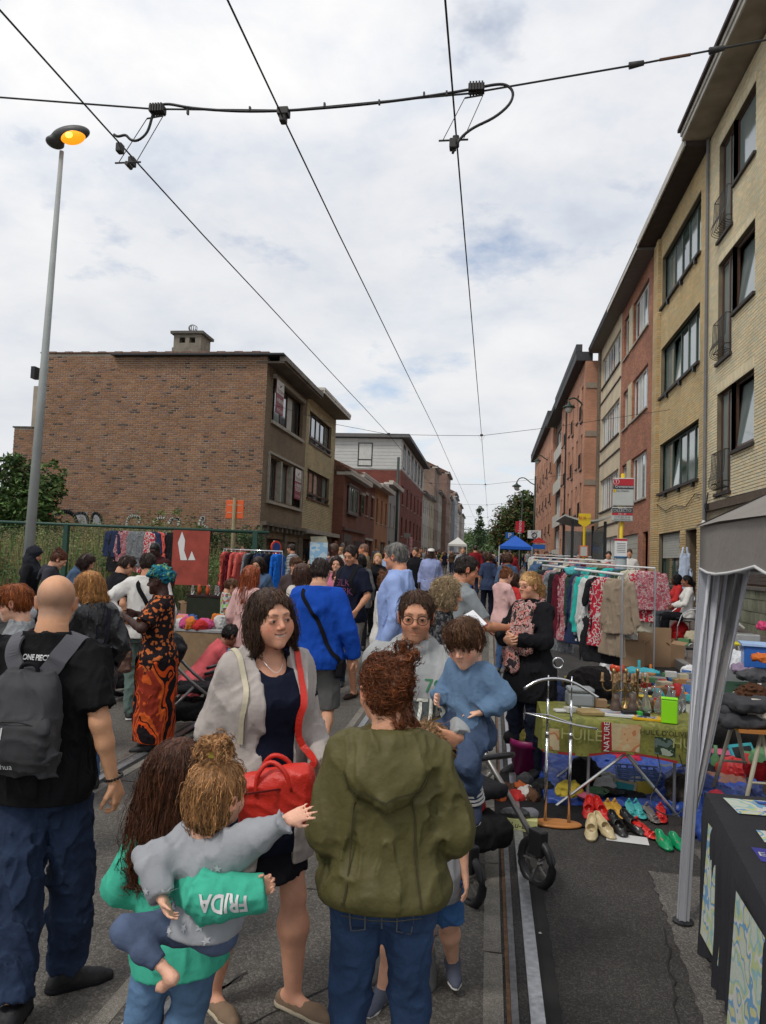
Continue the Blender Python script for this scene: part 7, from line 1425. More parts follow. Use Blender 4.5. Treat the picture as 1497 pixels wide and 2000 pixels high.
PRT = {'rose print': patmat('rose_print',[(.30,.07,.09),(.42,.30,.30),(.30,.07,.09),(.40,.16,.18)],22,'noise'),'red print': patmat('red_print',[(.42,.02,.04),(.5,.48,.45),(.40,.03,.05),(.42,.03,.05)],16,'noise'),'grey': patmat('grey_print',[(.14,.15,.16),(.2,.21,.22),(.12,.12,.13)],25,'noise')}
def clothes_rail(label,a,b,z,n,seed,order=None,where='the rail',legs=True,legm=ALU,step=None,sx=1.,H0=None):
 a,b = Vector(a),Vector(b);r = thing('clothes_rail',label,'clothes rail',(0,0,0),0,'clothes rails');za,zb_ = gz(a.y)+z,gz(b.y)+z;d = (b-a);MB().cyl((a.x,a.y,za),(b.x,b.y,zb_),.014,.014,8).build('rail',WPL if legm is ALU else CHR,r,smooth=True)
 if legs:
  for p in (a,b): g0 = gz(p.y);MB().cyl((p.x,p.y,g0),(p.x,p.y,g0+z-.015),.012,.012,8).build('upright',legm,r);nn = Vector((-d.y,d.x)).normalized()*.22;MB().cyl((p.x-nn.x,p.y-nn.y,g0+.03),(p.x+nn.x,p.y+nn.y,g0+.03),.012,.012,6).build('foot_bar',legm,r)
 rg = random.Random(seed);ang = math.atan2(d.y,d.x)+PI/2-(1.12 if abs(d.y) > abs(d.x)*.6 else 0)
 for i in range(n):
  t = (i+.5)/n+rg.uniform(-.2,.2)/n;p = a+d*t;c = GC[order[i % len(order)] if order else rg.randrange(12)];k = rg.randrange(4);zz_ = gz(p.y)+z-.035
  o = link('garment',gproto[k]);o.location = (p.x,p.y,zz_);o.rotation_euler = (0,rg.uniform(-.04,.04),ang+rg.uniform(-.22,.22));o.scale = (sx,1.2,rg.uniform(.9,1.12));o.material_slots[0].link = 'OBJECT';o.material_slots[0].material = PRT.get(c[0]) or F(c[1]);tag(o,'%s garment, %s on %s' % (c[0],ORD[i] if i < 16 else 'one of the last ones',where),'clothes','garments on %s' % where);h = link('hanger',hang,o)
clothes_rail('white clothes rail with coats and blouses behind the blonde woman',(.66,9.6),(1.32,7.75),1.66,16,3,[9,0,4,5,0,10,4,9,3,5,2,6,0,8,7,7],'the near white rail',sx=.8);clothes_rail('long clothes rail behind the near one',(.85,13.5),(2.4,11.4),1.62,16,5,None,'the second rail on the right');clothes_rail('third clothes rail further back on the right',(1.0,17.5),(2.6,16.),1.62,15,6,None,'the third rail on the right');clothes_rail('fourth clothes rail near the blue gazebo',(1.4,25),(3.0,23),1.62,14,8,None,'the fourth rail on the right')
lump('wig','turquoise cap lying on top of the near clothes rail','clothes',(.93,8.8,gz(8.8)+1.60),(.07,.07,.05),F((.08,.38,.40)),3,.01)
a,b = at(437,1085,13.3),at(552,1085,13.0);clothes_rail('chrome clothes rail with red and blue jackets on the left',(a.x,13.3),(b.x,13.0),1.62,12,11,[13,10,13,8,13,5,0,3,3,0,12,12],'the left chrome rail',legm=CHR,sx=1.)
a,b = at(330,1100,10.9),at(425,1100,11.2)
# fence clothes
for i,(px,c) in enumerate(zip((222,236,250,264,278,290,300,311,322,332),(3,0,4,5,5,8,3,13,5,0))):
 p = at(px,1040,15.9);o = link('garment',gproto[i % 4]);o.location = (p.x,15.88,2.18);o.scale = (1.,1.2,1.0);o.rotation_euler = (0,random.uniform(-.05,.05),random.uniform(-.4,.4));o.material_slots[0].link = 'OBJECT';o.material_slots[0].material = PRT.get(GC[c][0]) or F(GC[c][1]);tag(o,'%s garment hanging on the green fence, %s from the left' % (GC[c][0],ORD[i].replace('leftmost','first')),'clothes','garments hanging on the fence');link('hanger',hang,o)
P0,P1 = at(340,1035,15.7),at(408,1100,15.7);rb_ = obj1('board',MB().box(P0.x,P1.x,15.68,15.72,P1.z-.5,P0.z),MT('board_red',(.27,.045,.03),.75,.3,3),'faded red board with a torn white patch leaning on the fence','board');q_ = lambda P: [(at(a,b,15.675).x,15.675,at(a,b,15.675).z) for a,b in P];MB().add(q_([(353,1094),(348,1060),(356,1038),(362,1055),(360,1075),(366,1094)]),[tuple(range(6))]).build('torn_patch',WPL,rb_);MB().add(q_([(368,1094),(375,1076),(382,1094)]),[(0,1,2)]).build('torn_patch',WPL,rb_)
# --- left stalls: tables, cartons, piles
for i,(px0,px1,Y,z,lab) in enumerate(((365,432,12.6,.80,'table with glassware in front of the red board'),(345,440,9.6,.62,'cloth covered toy table on the left'),(0,60,7.4,.6,'stall table behind the ginger boy'),(150,260,10.6,.75,'stall table before the fence'))):
 a,b = at(px0,1150,Y),at(px1,1150,Y);t_ = thing('stall_table',lab,'table');g0 = gz(Y);MB().box(a.x,b.x,Y,Y+.7,g0+z-.03,g0+z).build('tabletop',F([(.03,.015,.015),(.3,.3,.3),(.2,.2,.2),(.12,.1,.09)][i]),t_);MB().box(a.x+.01,b.x-.01,Y+.01,Y+.02,g0+.02,g0+z-.032).build('skirt_cloth',F([(.025,.03,.02),(.25,.17,.10),(.15,.15,.15),(.1,.09,.08)][i]),t_)
 rg = random.Random(i);cols = [('red',(.45,.03,.03)),('white',(.5,.5,.48)),('lime',(.30,.55,.03)),('blue',(.02,.14,.5)),('black',(.015,.015,.015)),('yellow',(.55,.4,.03)),('pink',(.5,.08,.2)),('orange',(.55,.16,.03))]
 for k in range(12):
  x = a.x+(b.x-a.x)*(k+.5)/12;y_ = Y+rg.uniform(.06,.6);c = cols[rg.randrange(8)];p = (x,y_,g0+z+.001);nm_ = ['jar','toy','toy','game'][i]
  if i == 0: obj1('glass',MB().lathe([(.03,0),(.035,.10),(.02,.14),(.025,.17)],n=10),GLA if k % 2 else F((.45,.08,.03),.3),'%s glass or jar, %s along the glassware table' % (c[0] if not k % 2 else 'clear',ORD[k]),'glassware',p,smooth=True,group='glassware on the left table')
  else: lump(nm_,'%s %s, %s on the %s' % (c[0],nm_,ORD[k],lab),nm_,p,(rg.uniform(.06,.12),.08,rg.uniform(.05,.12)),F(c[1]),k+i*20,.014)
carton('open carton of clothes at the left stall, the left one',ground(378,1222),.22,.2,.45,.1,True);carton('open carton of clothes at the left stall, the right one',ground(410,1215),.25,.2,.45,-.1,True)
for lab,px,py,r,c in (('dark jacket pile on the left carton',366,1180,(.22,.16,.12),(.02,.02,.022)),('dark blue clothes pile on the right carton',412,1175,(.25,.18,.13),(.03,.04,.06)),('white and lime clothes pile by the rail',405,1150,(.26,.2,.14),(.42,.45,.38)),('lime green bag on the ground by the boy',425,1272,(.14,.1,.22),(.30,.62,.04)),('lime storage crate beside the boy in patterned tee',468,1285,(.16,.12,.25),(.22,.60,.04)),('magenta backpack behind the crouching person',392,1235,(.16,.12,.2),(.5,.02,.16)),('black backpack on the ground at the stall',418,1240,(.2,.15,.22),(.015,.015,.018)),('blue cloth on the stall',385,1200,(.3,.15,.05),(.03,.1,.35)),('yellow toys on the ground',418,1330,(.1,.07,.04),(.55,.38,.03)),('white and green plush toys on the ground',262,1330,(.12,.1,.07),(.3,.4,.3)),('small white bag near the tram rail',655,1232,(.07,.07,.08),(.5,.5,.5)),('white and pink shoe by the open box',983,1325,(.10,.07,.05),(.55,.5,.5)),('light blue shoe by the open box',962,1320,(.06,.06,.05),(.2,.32,.45)),('pile of shoes at the foot of the rail',1000,1332,(.15,.1,.06),(.3,.2,.18)),('black and orange sports bag under the rail',1150,1345,(.30,.2,.25),(.02,.017,.016)),('orange and black helmet bag under the rail',1165,1330,(.12,.12,.18),(.5,.12,.03)),('navy bin bag by the valet stand',1085,1390,(.16,.14,.24),(.015,.02,.05)),('white plastic toy rack behind the rail',1190,1310,(.12,.1,.2),(.5,.5,.5))): p = ground(px,py+18);lump('bag' if 'bag' in lab or 'backpack' in lab else 'goods',lab,'bag' if 'bag' in lab or 'backpack' in lab else 'shoes' if 'shoe' in lab else 'clothes',p,r,F(c),px+py,.02)
carton('flat brown carton with a pale box below at the rail stones',ground(978,1362),.20,.14,.16,.05);obj1('box',MB().box(-.2,.2,-.12,.12,0,.09),F((.40,.38,.36)),'pale grey printed box in front of the brown carton','box',ground(985,1385),.05)
# cart by the left edge
tc_ = thing('shopping_trolley','grey checked shopping trolley at the left edge','trolley',at(14,1180,5.6));tc_.location.z = 0;MB().box(-.17,.17,-.14,.14,.25,1.15).build('bag',patmat('check',[(.10,.10,.10),(.14,.14,.135),(.085,.085,.085)],60,'noise'),tc_,bevel=.03);s = S();s.ell((0,0,1.2),(.24,.2,.10));s.fold = [folds(.01,(10,)*3,2)];sdfobj('hood',s,.014,F((.42,.43,.45)),tc_);MB().tube(smoothp([(.12,-.1,1.15),(.16,-.1,1.32),(.12,.05,1.36)]),.012,6).build('handle',BLK2,tc_)
# --- strollers
def stroller(label,p,rz,s_=1.,ghost=False):
 r = thing('stroller',label,'stroller',p,rz,'strollers');r.scale = (s_,)*3;SIL = MT('stroller_frame',(.22,.21,.20),.35,.1,metal=.7)
 for x in (-.24,.24):
  w = MB();w.tube([(x,-.38+.12*math.cos(t),.12+.12*math.sin(t)) for t in np.linspace(0,2*PI,21)[:-1]],.024,8,closed=True);ty = w.build('wheel',BLK2,r,smooth=True);h = MB();h.cyl((x-.02,-.38,.12),(x+.02,-.38,.12),.03,.03,10);[h.cyl((x,-.38,.12),(x,-.38+.10*math.cos(t),.12+.10*math.sin(t)),.010,.008,5) for t in np.linspace(0,2*PI,6)[:-1]];h.build('spokes',SIL,ty)
  w = MB();w.tube([(x,.34+.145*math.cos(t),.145+.145*math.sin(t)) for t in np.linspace(0,2*PI,21)[:-1]],.022,8,closed=True);w.build('wheel',BLK2,r,smooth=True)
  MB().tube([(x,-.40,.20),(x*1.02,.05,.56),(x*1.02,.36,.86)],.017,8).build('frame_tube',SIL,r,smooth=True);MB().tube([(x,.32,.18),(x*1.0,.02,.50)],.015,8).build('frame_tube',SIL,r,smooth=True);MB().box(x-.03,x+.03,-.44,-.34,.16,.30).build('fork',BLK2,r,bevel=.01)
 MB().tube(smoothp([(-.24,.34,.86),(-.24,.46,1.0),(-.12,.50,1.03),(.12,.50,1.03),(.24,.46,1.0),(.24,.34,.86)]),.018,8).build('handlebar',BLK2,r,smooth=True);MB().tube(smoothp([(-.20,-.08,.62),(-.20,-.26,.68),(0,-.30,.70),(.20,-.26,.68),(.20,-.08,.62)]),.016,8).build('bumper_bar',BLK2,r,smooth=True)
 s = S();s.box((0,.0,.46),(.19,.20,.035),.03);s.box((0,.24,.66),(.19,.035,.24),.03,R=rotm(0,-22),k=.03);s.ell((0,.30,.86),(.22,.16,.15),k=.04);s.fold = [folds(.01,(9,)*3,2)];sdfobj('seat',s,.011,F((.016,.016,.018),.7),r)
 s = S();s.box((0,.02,.24),(.20,.28,.09),.07);s.fold = [folds(.014,(8,)*3,5)];sdfobj('basket',s,.011,F((.012,.012,.013)),r);return r
p = ground(985,1700);st_ = stroller('black stroller with grey frame beside the tram rail',(-.13,4.42,0),math.radians(40));lump('bag','red and silver parcel in the basket of the black stroller','parcel',(-.09,4.38,.33),(.10,.08,.07),F((.40,.02,.02),.4),3,.01)
p = at(375,1380,6.9);stroller('black pushchair behind the woman in the print dress',(p.x,7.0,0),1.9,.95);p = at(235,1380,7.9);stroller('dark grey pushchair beside the man in the white sweater',(p.x,8.1,.05),-1.2,.95)
# --- signs and street furniture
YP = MT('stop_yellow',(.62,.42,.01),.45,.05);SG = MT('sign_grey',(.40,.41,.38),.5,.05);RS = MT('sign_red',(.36,.012,.02),.5);DKS = MT('sign_dark',(.035,.035,.04),.5)
P = at(1215,1000,14);r = thing('bus_stop_sign','tall tram and bus stop sign on a yellow pole, nearest the camera','stop sign',(P.x,14,gz(14)+.0),math.radians(-6));zb = lambda py: at(1215,py,14).z-gz(14)
MB().tube([(-.03,.02,0),(.01,.02,zb(925))],.035,10).build('pole',YP,r,smooth=True)
def plate(r,x0,x1,z0,z1,m,y=-.03,t=.02,b=.02): return MB().box(x0,x1,y-t,y,z0,z1).build('plate',m,r,bevel=b)
plate(r,-.17,.20,zb(989),zb(934),SG,t=.05);plate(r,-.165,.195,zb(947)-.02,zb(936),RS,y=-.081,t=.004,b=0);plate(r,-.165,.195,zb(955)-.01,zb(947)-.022,DKS,y=-.081,t=.004,b=0);plate(r,-.18,.19,zb(1019),zb(990)-.01,SG,t=.05);plate(r,-.175,.185,zb(1002),zb(991)-.015,DKS,y=-.081,t=.004,b=0);plate(r,-.175,.185,zb(1007),zb(1002)-.004,RS,y=-.081,t=.004,b=0)
tx = lambda t,x,py,sz,m,rr=r,y=-.087: text_on(None,rr,t,(x,y,zb(py)),(1,0,0),(0,0,1),sz,m,None,.001)
tx('T',-.11,941.5,.085,WPL);MB().tube([(-.11+.05*math.cos(t),-.088,zb(941.5)+.05*math.sin(t)) for t in np.linspace(0,2*PI,17)[:-1]],.004,4,closed=True).build('ring',WPL,r);tx('Crematorium',.03,951.5,.058,WPL);plate(r,-.16,-.11,zb(962),zb(957),YP,y=-.0815,t=.004,b=0);tx('51 Van Haelen',-.03,959.5,.05,DKS);tx('NOCTIS',.0,993.5,.04,WPL);tx('COLLECTO',-.02,998,.07,SG);tx('23h - 6h',0,1004.6,.04,WPL);tx('Tel 02 800 36 36',0,1010.5,.04,DKS);tx('www.collecto.org',0,1014.5,.04,DKS)
o = plate(r,-.12,.10,zb(1087),zb(1052),WPL,b=.005);plate(r,-.12,.10,zb(1056.5),zb(1052.3),RS,y=-.051,t=.003,b=0)
for k in range(6): MB().box(-.08+.01*(k % 2),.07,-.053,-.0505,zb(1062+k*3.4),zb(1062+k*3.4)+.008).build('print_line',DKS,r)
s = S();s.cone((0,0,zb(1126)),(0,0,zb(1090)),.10,.10,cap=True);sdfobj('bin_body',s,.014,MT('pale_steel',(.38,.42,.42),.5),r);MB().lathe([(.115,0),(.115,.03)],(0,0,zb(1090)),18).build('rim',MT('rim_blue',(.02,.10,.22),.5),r);MB().lathe([(.115,0),(.115,.03)],(0,0,zb(1127)),18).build('rim',MT('rim_blue',(.02,.10,.22),.5),r)
P = at(1142,1030,16.8);r2_ = thing('bus_stop_sign','yellow bus stop sign on a yellow pole further back','stop sign',(P.x,16.8,gz(16.8)),math.radians(-4));zc = lambda py: at(1142,py,16.8).z-gz(16.8)
MB().cyl((0,.03,0),(0,.03,zc(1025)),.03,.03,8).build('pole',YP,r2_);o = MB().add([(-.13,0,zc(1022)),(.13,0,zc(1022)),(.13,0,zc(1003)),(-.13,0,zc(1003)),(0,0,zc(1030))],[(4,1,2,3,0)]).build('plate',YP,r2_);sm_ = o.modifiers.new('s','SOLIDIFY');sm_.thickness = .02;text_on(None,r2_,'BUS',(-.05,-.022,zc(1012)),(1,0,0),(0,0,1),.09,RS,None,.003);text_on(None,r2_,'De Lijn',(.06,-.022,zc(1012)),(1,0,0),(0,0,1),.05,DKS,None,.003)
plate(r2_,-.10,.09,zc(1088),zc(1066),MT('orange_frame',(.50,.09,.02),.5),b=.01);plate(r2_,-.075,.065,zc(1086),zc(1068),SG,y=-.051,t=.003,b=0);s = S();s.cone((0,0,zc(1120)),(0,0,zc(1092)),.10,.10,cap=True);sdfobj('bin_body',s,.015,MT('cream_panel2',(.50,.48,.33),.5),r2_)
sh_ = thing('bus_shelter','glass bus shelter with a curved pale roof','bus shelter');a = at(1100,1036,24);b = at(1188,1046,24);g0 = gz(24)+.12;V = []
for i in range(11): t = i/10;x = a.x+(b.x-a.x)*t;z = 2.85+g0-.12-.16*math.sin(t*PI)+.05;V += [(x,23.4,z),(x,26.6,z)]
o = MB().add(V,[(i*2,i*2+2,i*2+3,i*2+1) for i in range(10)]).build('roof',MT('shelter_roof',(.35,.36,.33),.4),sh_);o.modifiers.new('s','SOLIDIFY').thickness = .05
for x in (a.x+.25,b.x-.15):
 for y_ in (23.6,26.4): MB().box(x-.04,x+.04,y_-.04,y_+.04,g0,g0+2.6).build('post',BLK2,sh_)
SGL = MT('shelter_glass',(.30,.34,.33),.05,0,trans=.7,spec=.7);MB().box(b.x-.17,b.x-.15,23.65,26.35,g0+.3,g0+2.4).build('glass_wall',SGL,sh_);MB().box(a.x+.3,b.x-.2,26.4,26.42,g0+.3,g0+2.4).build('glass_wall',SGL,sh_)
def tent(label,px0,px1,pyb,pyt,Y,m):
 a,b = at(px0,pyb,Y),at(px1,pyb,Y);t_ = at((px0+px1)/2,pyt,Y);g0 = gz(Y);r = thing('gazebo',label,'gazebo');w = (b.x-a.x)/2;cx = (a.x+b.x)/2;zc_ = a.z;zp = t_.z;mb = MB();R4 = [(cx-w,Y),(cx+w,Y),(cx+w,Y+2*w),(cx-w,Y+2*w)];ap_ = (cx,Y+w,zp+.1)
 for i in range(4): p,q = R4[i],R4[(i+1) % 4];mb.add([(*p,zc_),(*q,zc_),ap_],[(0,1,2)]).add([(*p,zc_),(*q,zc_),(*q,zc_-.18),(*p,zc_-.18)],[(0,1,2,3)])
 mb.build('roof',m,r);[MB().cyl((*p,g0),(*p,zc_),.025,.025,6).build('leg',WPL,r) for p in R4]
tent('bright blue gazebo over a stall on the right of the street',976,1040,1066,1048,45,MT('tent_blue',(.008,.10,.50),.6,.05));tent('white gazebo in the middle distance',876,912,1062,1051,60,MT('tent_white',(.62,.62,.58),.7,.05))
def sgn(label,px,py0,py1,Y,build,cat='road sign',pm=ALU): P = at(px,(py0+py1)/2,Y);r = thing('road_sign',label,cat,(P.x,Y,gz(Y)));z0,z1 = at(px,py1,Y).z-gz(Y),at(px,py0,Y).z-gz(Y);MB().cyl((0,.04,0),(0,.04,z1),.03,.03,8).build('post',pm,r);build(r,z0,z1);return r
BG = MT('post_beige',(.32,.26,.15),.6,.1);ORB = MT('sign_orange',(.62,.10,.02),.5,.05)
def b1(r,z0,z1): plate(r,-.22,.22,z0,z1,ORB,b=.03);[MB().box(-.18,.18,-.055,-.0505,z0+(z1-z0)*k,z0+(z1-z0)*k+.02).build('rail',MT('sign_rail',(.5,.3,.2),.5),r) for k in (.3,.7)];MB().cyl((0,-.07,0),(0,-.07,z1+.05),.045,.045,10).build('post',BG,r)
sgn('orange back of a road sign on a beige post before the gable',460,977,1013,17,b1,pm=BG)
def b2(r,z0,z1): h = (z1-z0)/2;MB().cyl((0,0,z0+h),(0,-.02,z0+h),h,h,24).build('plate',MT('sign_red_orange',(.60,.05,.02),.5),r);MB().cyl((0,-.021,z0+h),(0,-.024,z0+h),h*.74,h*.74,24).build('disc',MT('sign_blue',(.02,.06,.22),.5),r)
r_ = sgn('round no parking sign seen at an angle beside the garage doors',539,1056,1082,14.5,b2);r_.rotation_euler = (0,0,1.0)
def b3(r,z0,z1): plate(r,-.4,.4,z0,z1,WPL,b=.02);h = (z1-z0)*.3;MB().tube([(h*math.cos(t),-.055,(z0+z1)/2-.05+h*math.sin(t)) for t in np.linspace(0,2*PI,17)[:-1]],.03,5,closed=True).build('ring',DKS,r);text_on(None,r,'30',(0,-.055,(z0+z1)/2-.05),(1,0,0),(0,0,1),.3,DKS,None,.002);text_on(None,r,'ZONE',(0,-.055,z1-.1),(1,0,0),(0,0,1),.16,DKS,None,.002)
sgn('white square zone sign beside the blue gazebo',1044,1036,1052,46,b3)
def b4(r,z0,z1): plate(r,-.3,.3,z0,z1,MT('p_blue',(.01,.10,.40),.5),b=.01);text_on(None,r,'P',(0,-.055,(z0+z1)/2),(1,0,0),(0,0,1),.5,WPL,None,.002)
sgn('blue parking sign left of the blue gazebo',996,1040,1052,56,b4)
def b5(r,z0,z1): MB().add([(-.45,-.03,z0),(.45,-.03,z0),(0,-.03,z1)],[(0,1,2)]).build('plate',MT('tri_red',(.5,.02,.02),.5),r);MB().add([(-.28,-.035,z0+.1),(.28,-.035,z0+.1),(0,-.035,z1-.22)],[(0,1,2)]).build('inner',WPL,r);plate(r,-.35,.35,z0-.35,z0-.1,MT('p_blue',(.01,.10,.40),.5),b=.01)
sgn('red and white warning triangle with a blue plate under it',1053,1049,1060,42,b5)
def b6(r,z0,z1): plate(r,-.35,.35,z0,z1,MT('banner_red',(.45,.01,.03),.6),b=0);text_on(None,r,'Nanou',(0,-.055,(z0+z1)/2),(0,0,1),(-1,0,0),.4,WPL,None,.002)
sgn('tall red banner sign in front of the street tree',1016,1018,1040,60,b6,'banner')
def b7(r,z0,z1): plate(r,-.25,.25,z0,z1,F((.25,.25,.22)),b=0)
sgn('small grey sign plate beside the red striped post on the left',796,1041,1050,58,b7);P = at(803,1060,57);o = obj1('striped_post',MB().cyl((0,0,0),(0,0,2.6),.12,.12,10),patmat('post_stripes',[(.5,.03,.03),(.55,.55,.55)],3,'stripe'),'red and white striped post before the red building','post',(P.x,57,gz(57)))
bx = obj1('appliance_box',MB().box(-.16,.16,-.16,.16,0,.42),patmat('sky_print',[(.25,.42,.58),(.45,.55,.60),(.15,.35,.55)],6,'noise',.4),'large open pale blue printed carton in the crowd','box',at(622,1092,14)-Vector((0,0,.1)),.3);MB().add([(-.16,-.16,.42),(.16,-.16,.42),(.12,-.2,.54),(-.18,-.22,.52)],[(0,1,2,3)]).build('flap',F((.5,.48,.36)),bx);carton('stack carton carrying the pale blue printed box',at(622,1092,14)-Vector((0,0,1.03)),.2,.2,.90)

# --- small bric-a-brac, every piece its own thing
def clutter(where,px0,px1,py0,py1,n,seed,zz=0.,sc=1.):
 rg = random.Random(seed);CC = BC+[('black',(.015,.015,.016)),('orange',(.5,.15,.03)),('turquoise',(.05,.3,.33)),('pink',(.5,.12,.2)),('brown',(.12,.06,.03)),('yellow',(.5,.38,.05))]
 for i in range(n):
  t = (i+rg.random()*.7)/n;p = ground(px0+(px1-px0)*t,rg.uniform(py0,py1),zz);c = CC[rg.randrange(len(CC))];k = rg.choice(['bowl','bottle','book','box','frame','jug','ball','bag']);u = sc*rg.uniform(.7,1.3);m = F(c[1],rg.choice([.3,.5,.8]));r_ = rg.random()*3
  lab = '%s %s, %s along %s' % (c[0],k,ORD[i],where)
  if k in ('bowl','bottle','jug'): obj1(k,MB().lathe([(q[0]*u,q[1]*u) for q in {'bowl': [(.03,0),(.08,.05),(.085,.055),(.07,.05),(.02,.012)],'bottle': [(.03,0),(.033,.12),(.012,.16),(.013,.21)],'jug': [(.04,0),(.06,.06),(.035,.12),(.045,.16)]}[k]],n=14),m,lab,k,p,r_,smooth=True)
  elif k == 'ball': obj1(k,MB().lathe([(.05*u*math.sin(a),.05*u-.05*u*math.cos(a)) for a in np.linspace(.1,3.0,8)],n=12),m,lab,'toy',p,smooth=True)
  elif k == 'bag': lump('bag',lab,'bag',p,(.10*u,.08*u,.09*u),m,seed+i,.014)
  elif k == 'frame': o = obj1(k,MB().box(-.11*u,.11*u,-.008,.008,0,.15*u),m,lab,'picture',p,r_);o.rotation_euler = (-.5,0,rg.uniform(-.6,.6));MB().box(-.09*u,.09*u,-.0095,-.0085,.02*u,.13*u).build('picture',F(rg.choice(CC)[1],.3),o)
  else: w,d,h = (.09,.065,.03) if k == 'book' else (.08,.06,.10);obj1(k,MB().box(-w*u,w*u,-d*u,d*u,0,h*u),m,lab,k,p,r_,.003)
clutter('the road behind the folding table',1110,1380,1395,1425,14,3,.0,1.1);clutter('the front row of the low table',1255,1365,1362,1372,12,5,.43,.8);clutter('the stall before the green carpet',1225,1370,1330,1345,13,7,.1,1.2);clutter('the right edge by the blue bin',1395,1500,1370,1392,9,9,.3,1.2)
clutter('the floor under the folding table',1105,1300,1540,1570,11,11,.03,.9);clutter('the tarp below the trestle table',1380,1500,1480,1530,8,13,.04,1.2);clutter('the ground under the clothes rail',1040,1200,1335,1365,10,15,0,1.2);clutter('the pavement before the folding chairs',1270,1420,1250,1262,8,17,0,1.4);clutter('the ground at the left toy stall',360,470,1285,1320,12,19,0,1.3);clutter('the row between the left cartons',345,440,1210,1225,9,21,.3,1.4)

# ================================================================ the cast, near to far
DEN = cloth((.045,.085,.17),.22,bs=60);DEND = cloth((.018,.030,.062),.3,bs=60);DENL = cloth((.12,.19,.29),.2,bs=60);BLKC = cloth((.008,.008,.010));NAV = cloth((.007,.009,.022));GREYC = cloth((.24,.25,.26));WHC = cloth((.60,.58,.55));GSH = cloth((.12,.12,.115));BSH = MT('shoe_black',(.012,.012,.014),.6,.1,20,.2,80)
def hp(px,py,Y,dx=0.): p = at(px,py,Y);return p.x+dx,p.z-gz(Y)-.012
def P_(label,px,py,Y,face,**k):
 x,H = hp(px,py,Y);k.setdefault('lod',0 if Y < 5.4 else 1 if Y < 13 else 2)
 if 'H' in k: H = k.pop('H')
 return person(label,x+k.pop('dx',0),Y+k.pop('dy',0),H,face,**k)
def toloc(q,p):
 """a world point in the person's own frame"""
 return nv(q.root.matrix_basis.inverted() @ Vector(p))
LV = lambda *a: nv(a)
def LP(x,Y,z,face,p):
 w = at(*p)-Vector((x,Y,z));w = Matrix.Rotation(-math.radians(face),3,'Z') @ w;return (w.x,w.y,w.z)
# --- bald man with the grey backpack
BX = hp(112,1119,2.75)[0]
q = P_('bald man walking away with dark grey backpack, black tee and dark jeans',112,1119,2.75,6,skin='cf9a76',hair=None,ex=dict(scalp=.55,blush=.3),g=1.02,ag=1.05,top=dict(m=cloth((.007,.007,.008)),sleeve=.78,hem=-.16,arm=.018,loose=.012,fold=.016),bot=dict(k='jeans',m=DEND,len=.9,loose=.016,cuff=1,fold=.016),shoes=dict(m=BSH,sole=BLKC),
       arms=dict(L=dict(t=(-.12,.10,-.49)),R=dict(t=(.15,-.02,-.50),c=.8)),legs=dict(R=dict(a=LP(BX,2.75,0,6,(132,1918,2.86)),f=(.85,.6,-.05),h=(.3,1,.1)),L=dict(a=LP(BX,2.75,0,6,(22,2030,2.5)),h=(-.2,1,.1))),head=(16,4,0))
mb = MB()
for i in range(26): t = 2*PI*i/26;c = q.nb+LV(math.sin(t)*.066,-math.cos(t)*.074-.004,.008+.016*math.cos(t));mb.cyl(c-LV(0,0,.004),c+LV(0,0,.004),.0052,.0052,6)
mb.build('necklace',BLK,q.root);mb = MB();f = unit(q.wr[1]-q.el[1]);X = unit(np.cross(f,(0,1,0)));Yv = np.cross(f,X)
for i in range(18): t = 2*PI*i/18;c = q.wr[1]-f*.012+(X*math.cos(t)+Yv*math.sin(t))*.033;mb.cyl(c-f*.004,c+f*.004,.0052,.0052,6)
mb.build('bracelet',BLK,q.root)
bp = empty('backpack',q.root.location,math.radians(6),'dark grey backpack on the back of the bald man','backpack');s = S();s.frame(q.pel,q.T);L_ = q.L
s.loft([(.06,0,-.175,.115,.050),(.12,0,-.185,.135,.072),(.26,0,-.185,.130,.070),(.38,0,-.175,.112,.055),(.425,0,-.160,.08,.035)],n=2.8,k=.01);s.frame();s.fold = [folds(.010,(8,8,5),9,R=q.T)]
BPG = MT('backpack_fabric',(.042,.042,.046),.75,.12,20,.25,300);bk = link('bag',npmesh('bag',[nets(s,.006)],mats=BPG),bp)
s2 = S();s2.frame(q.pel,q.T);s2.loft([(.08,-.0,-.225,.100,.035),(.14,0,-.235,.115,.042),(.24,0,-.232,.110,.038),(.275,0,-.222,.09,.02)],n=2.8,k=.01);s2.frame();s2.fold = [folds(.008,(9,9,7),4,R=q.T)];link('pocket',npmesh('pocket',[nets(s2,.006)],mats=MT('pocket_fabric',(.030,.030,.033),.7,.12,20,.25,300)),bp)
T_ = lambda x,y,z: q.pel+q.T @ LV(x,y,z)
for g in (-1,1): strap(q,q.ts,[T_(g*.055,-.15,.40),T_(g*.085,-.13,.47),T_(g*.105,-.03,.53),T_(g*.115,.10,.44),T_(g*.12,.14,.2)],w=.034,th=.008,m=MT('strap_grey',(.075,.075,.085),.7),parent=bp)
MB().tube(smoothp([T_(-.035,-.165,.41),T_(-.03,-.17,.455),T_(.03,-.17,.455),T_(.035,-.165,.41)]),.008,6).build('grab_loop',BLKC,bp,smooth=True);MB().tube(smoothp([T_(.06,-.262,.25),T_(.068,-.268,.215),T_(.055,-.272,.19),T_(.05,-.268,.235)]),.0028,5).build('zip_pull',MT('orange_cord',(.55,.09,.02),.6),bp)
MB().tube(smoothp([T_(-.10,-.262,.235),T_(-.05,-.272,.262),T_(.05,-.272,.262),T_(.10,-.262,.235)]),.0025,4).build('zip',BLK,bp)
PRW = MT('print_white',(.55,.55,.55),.7,0)
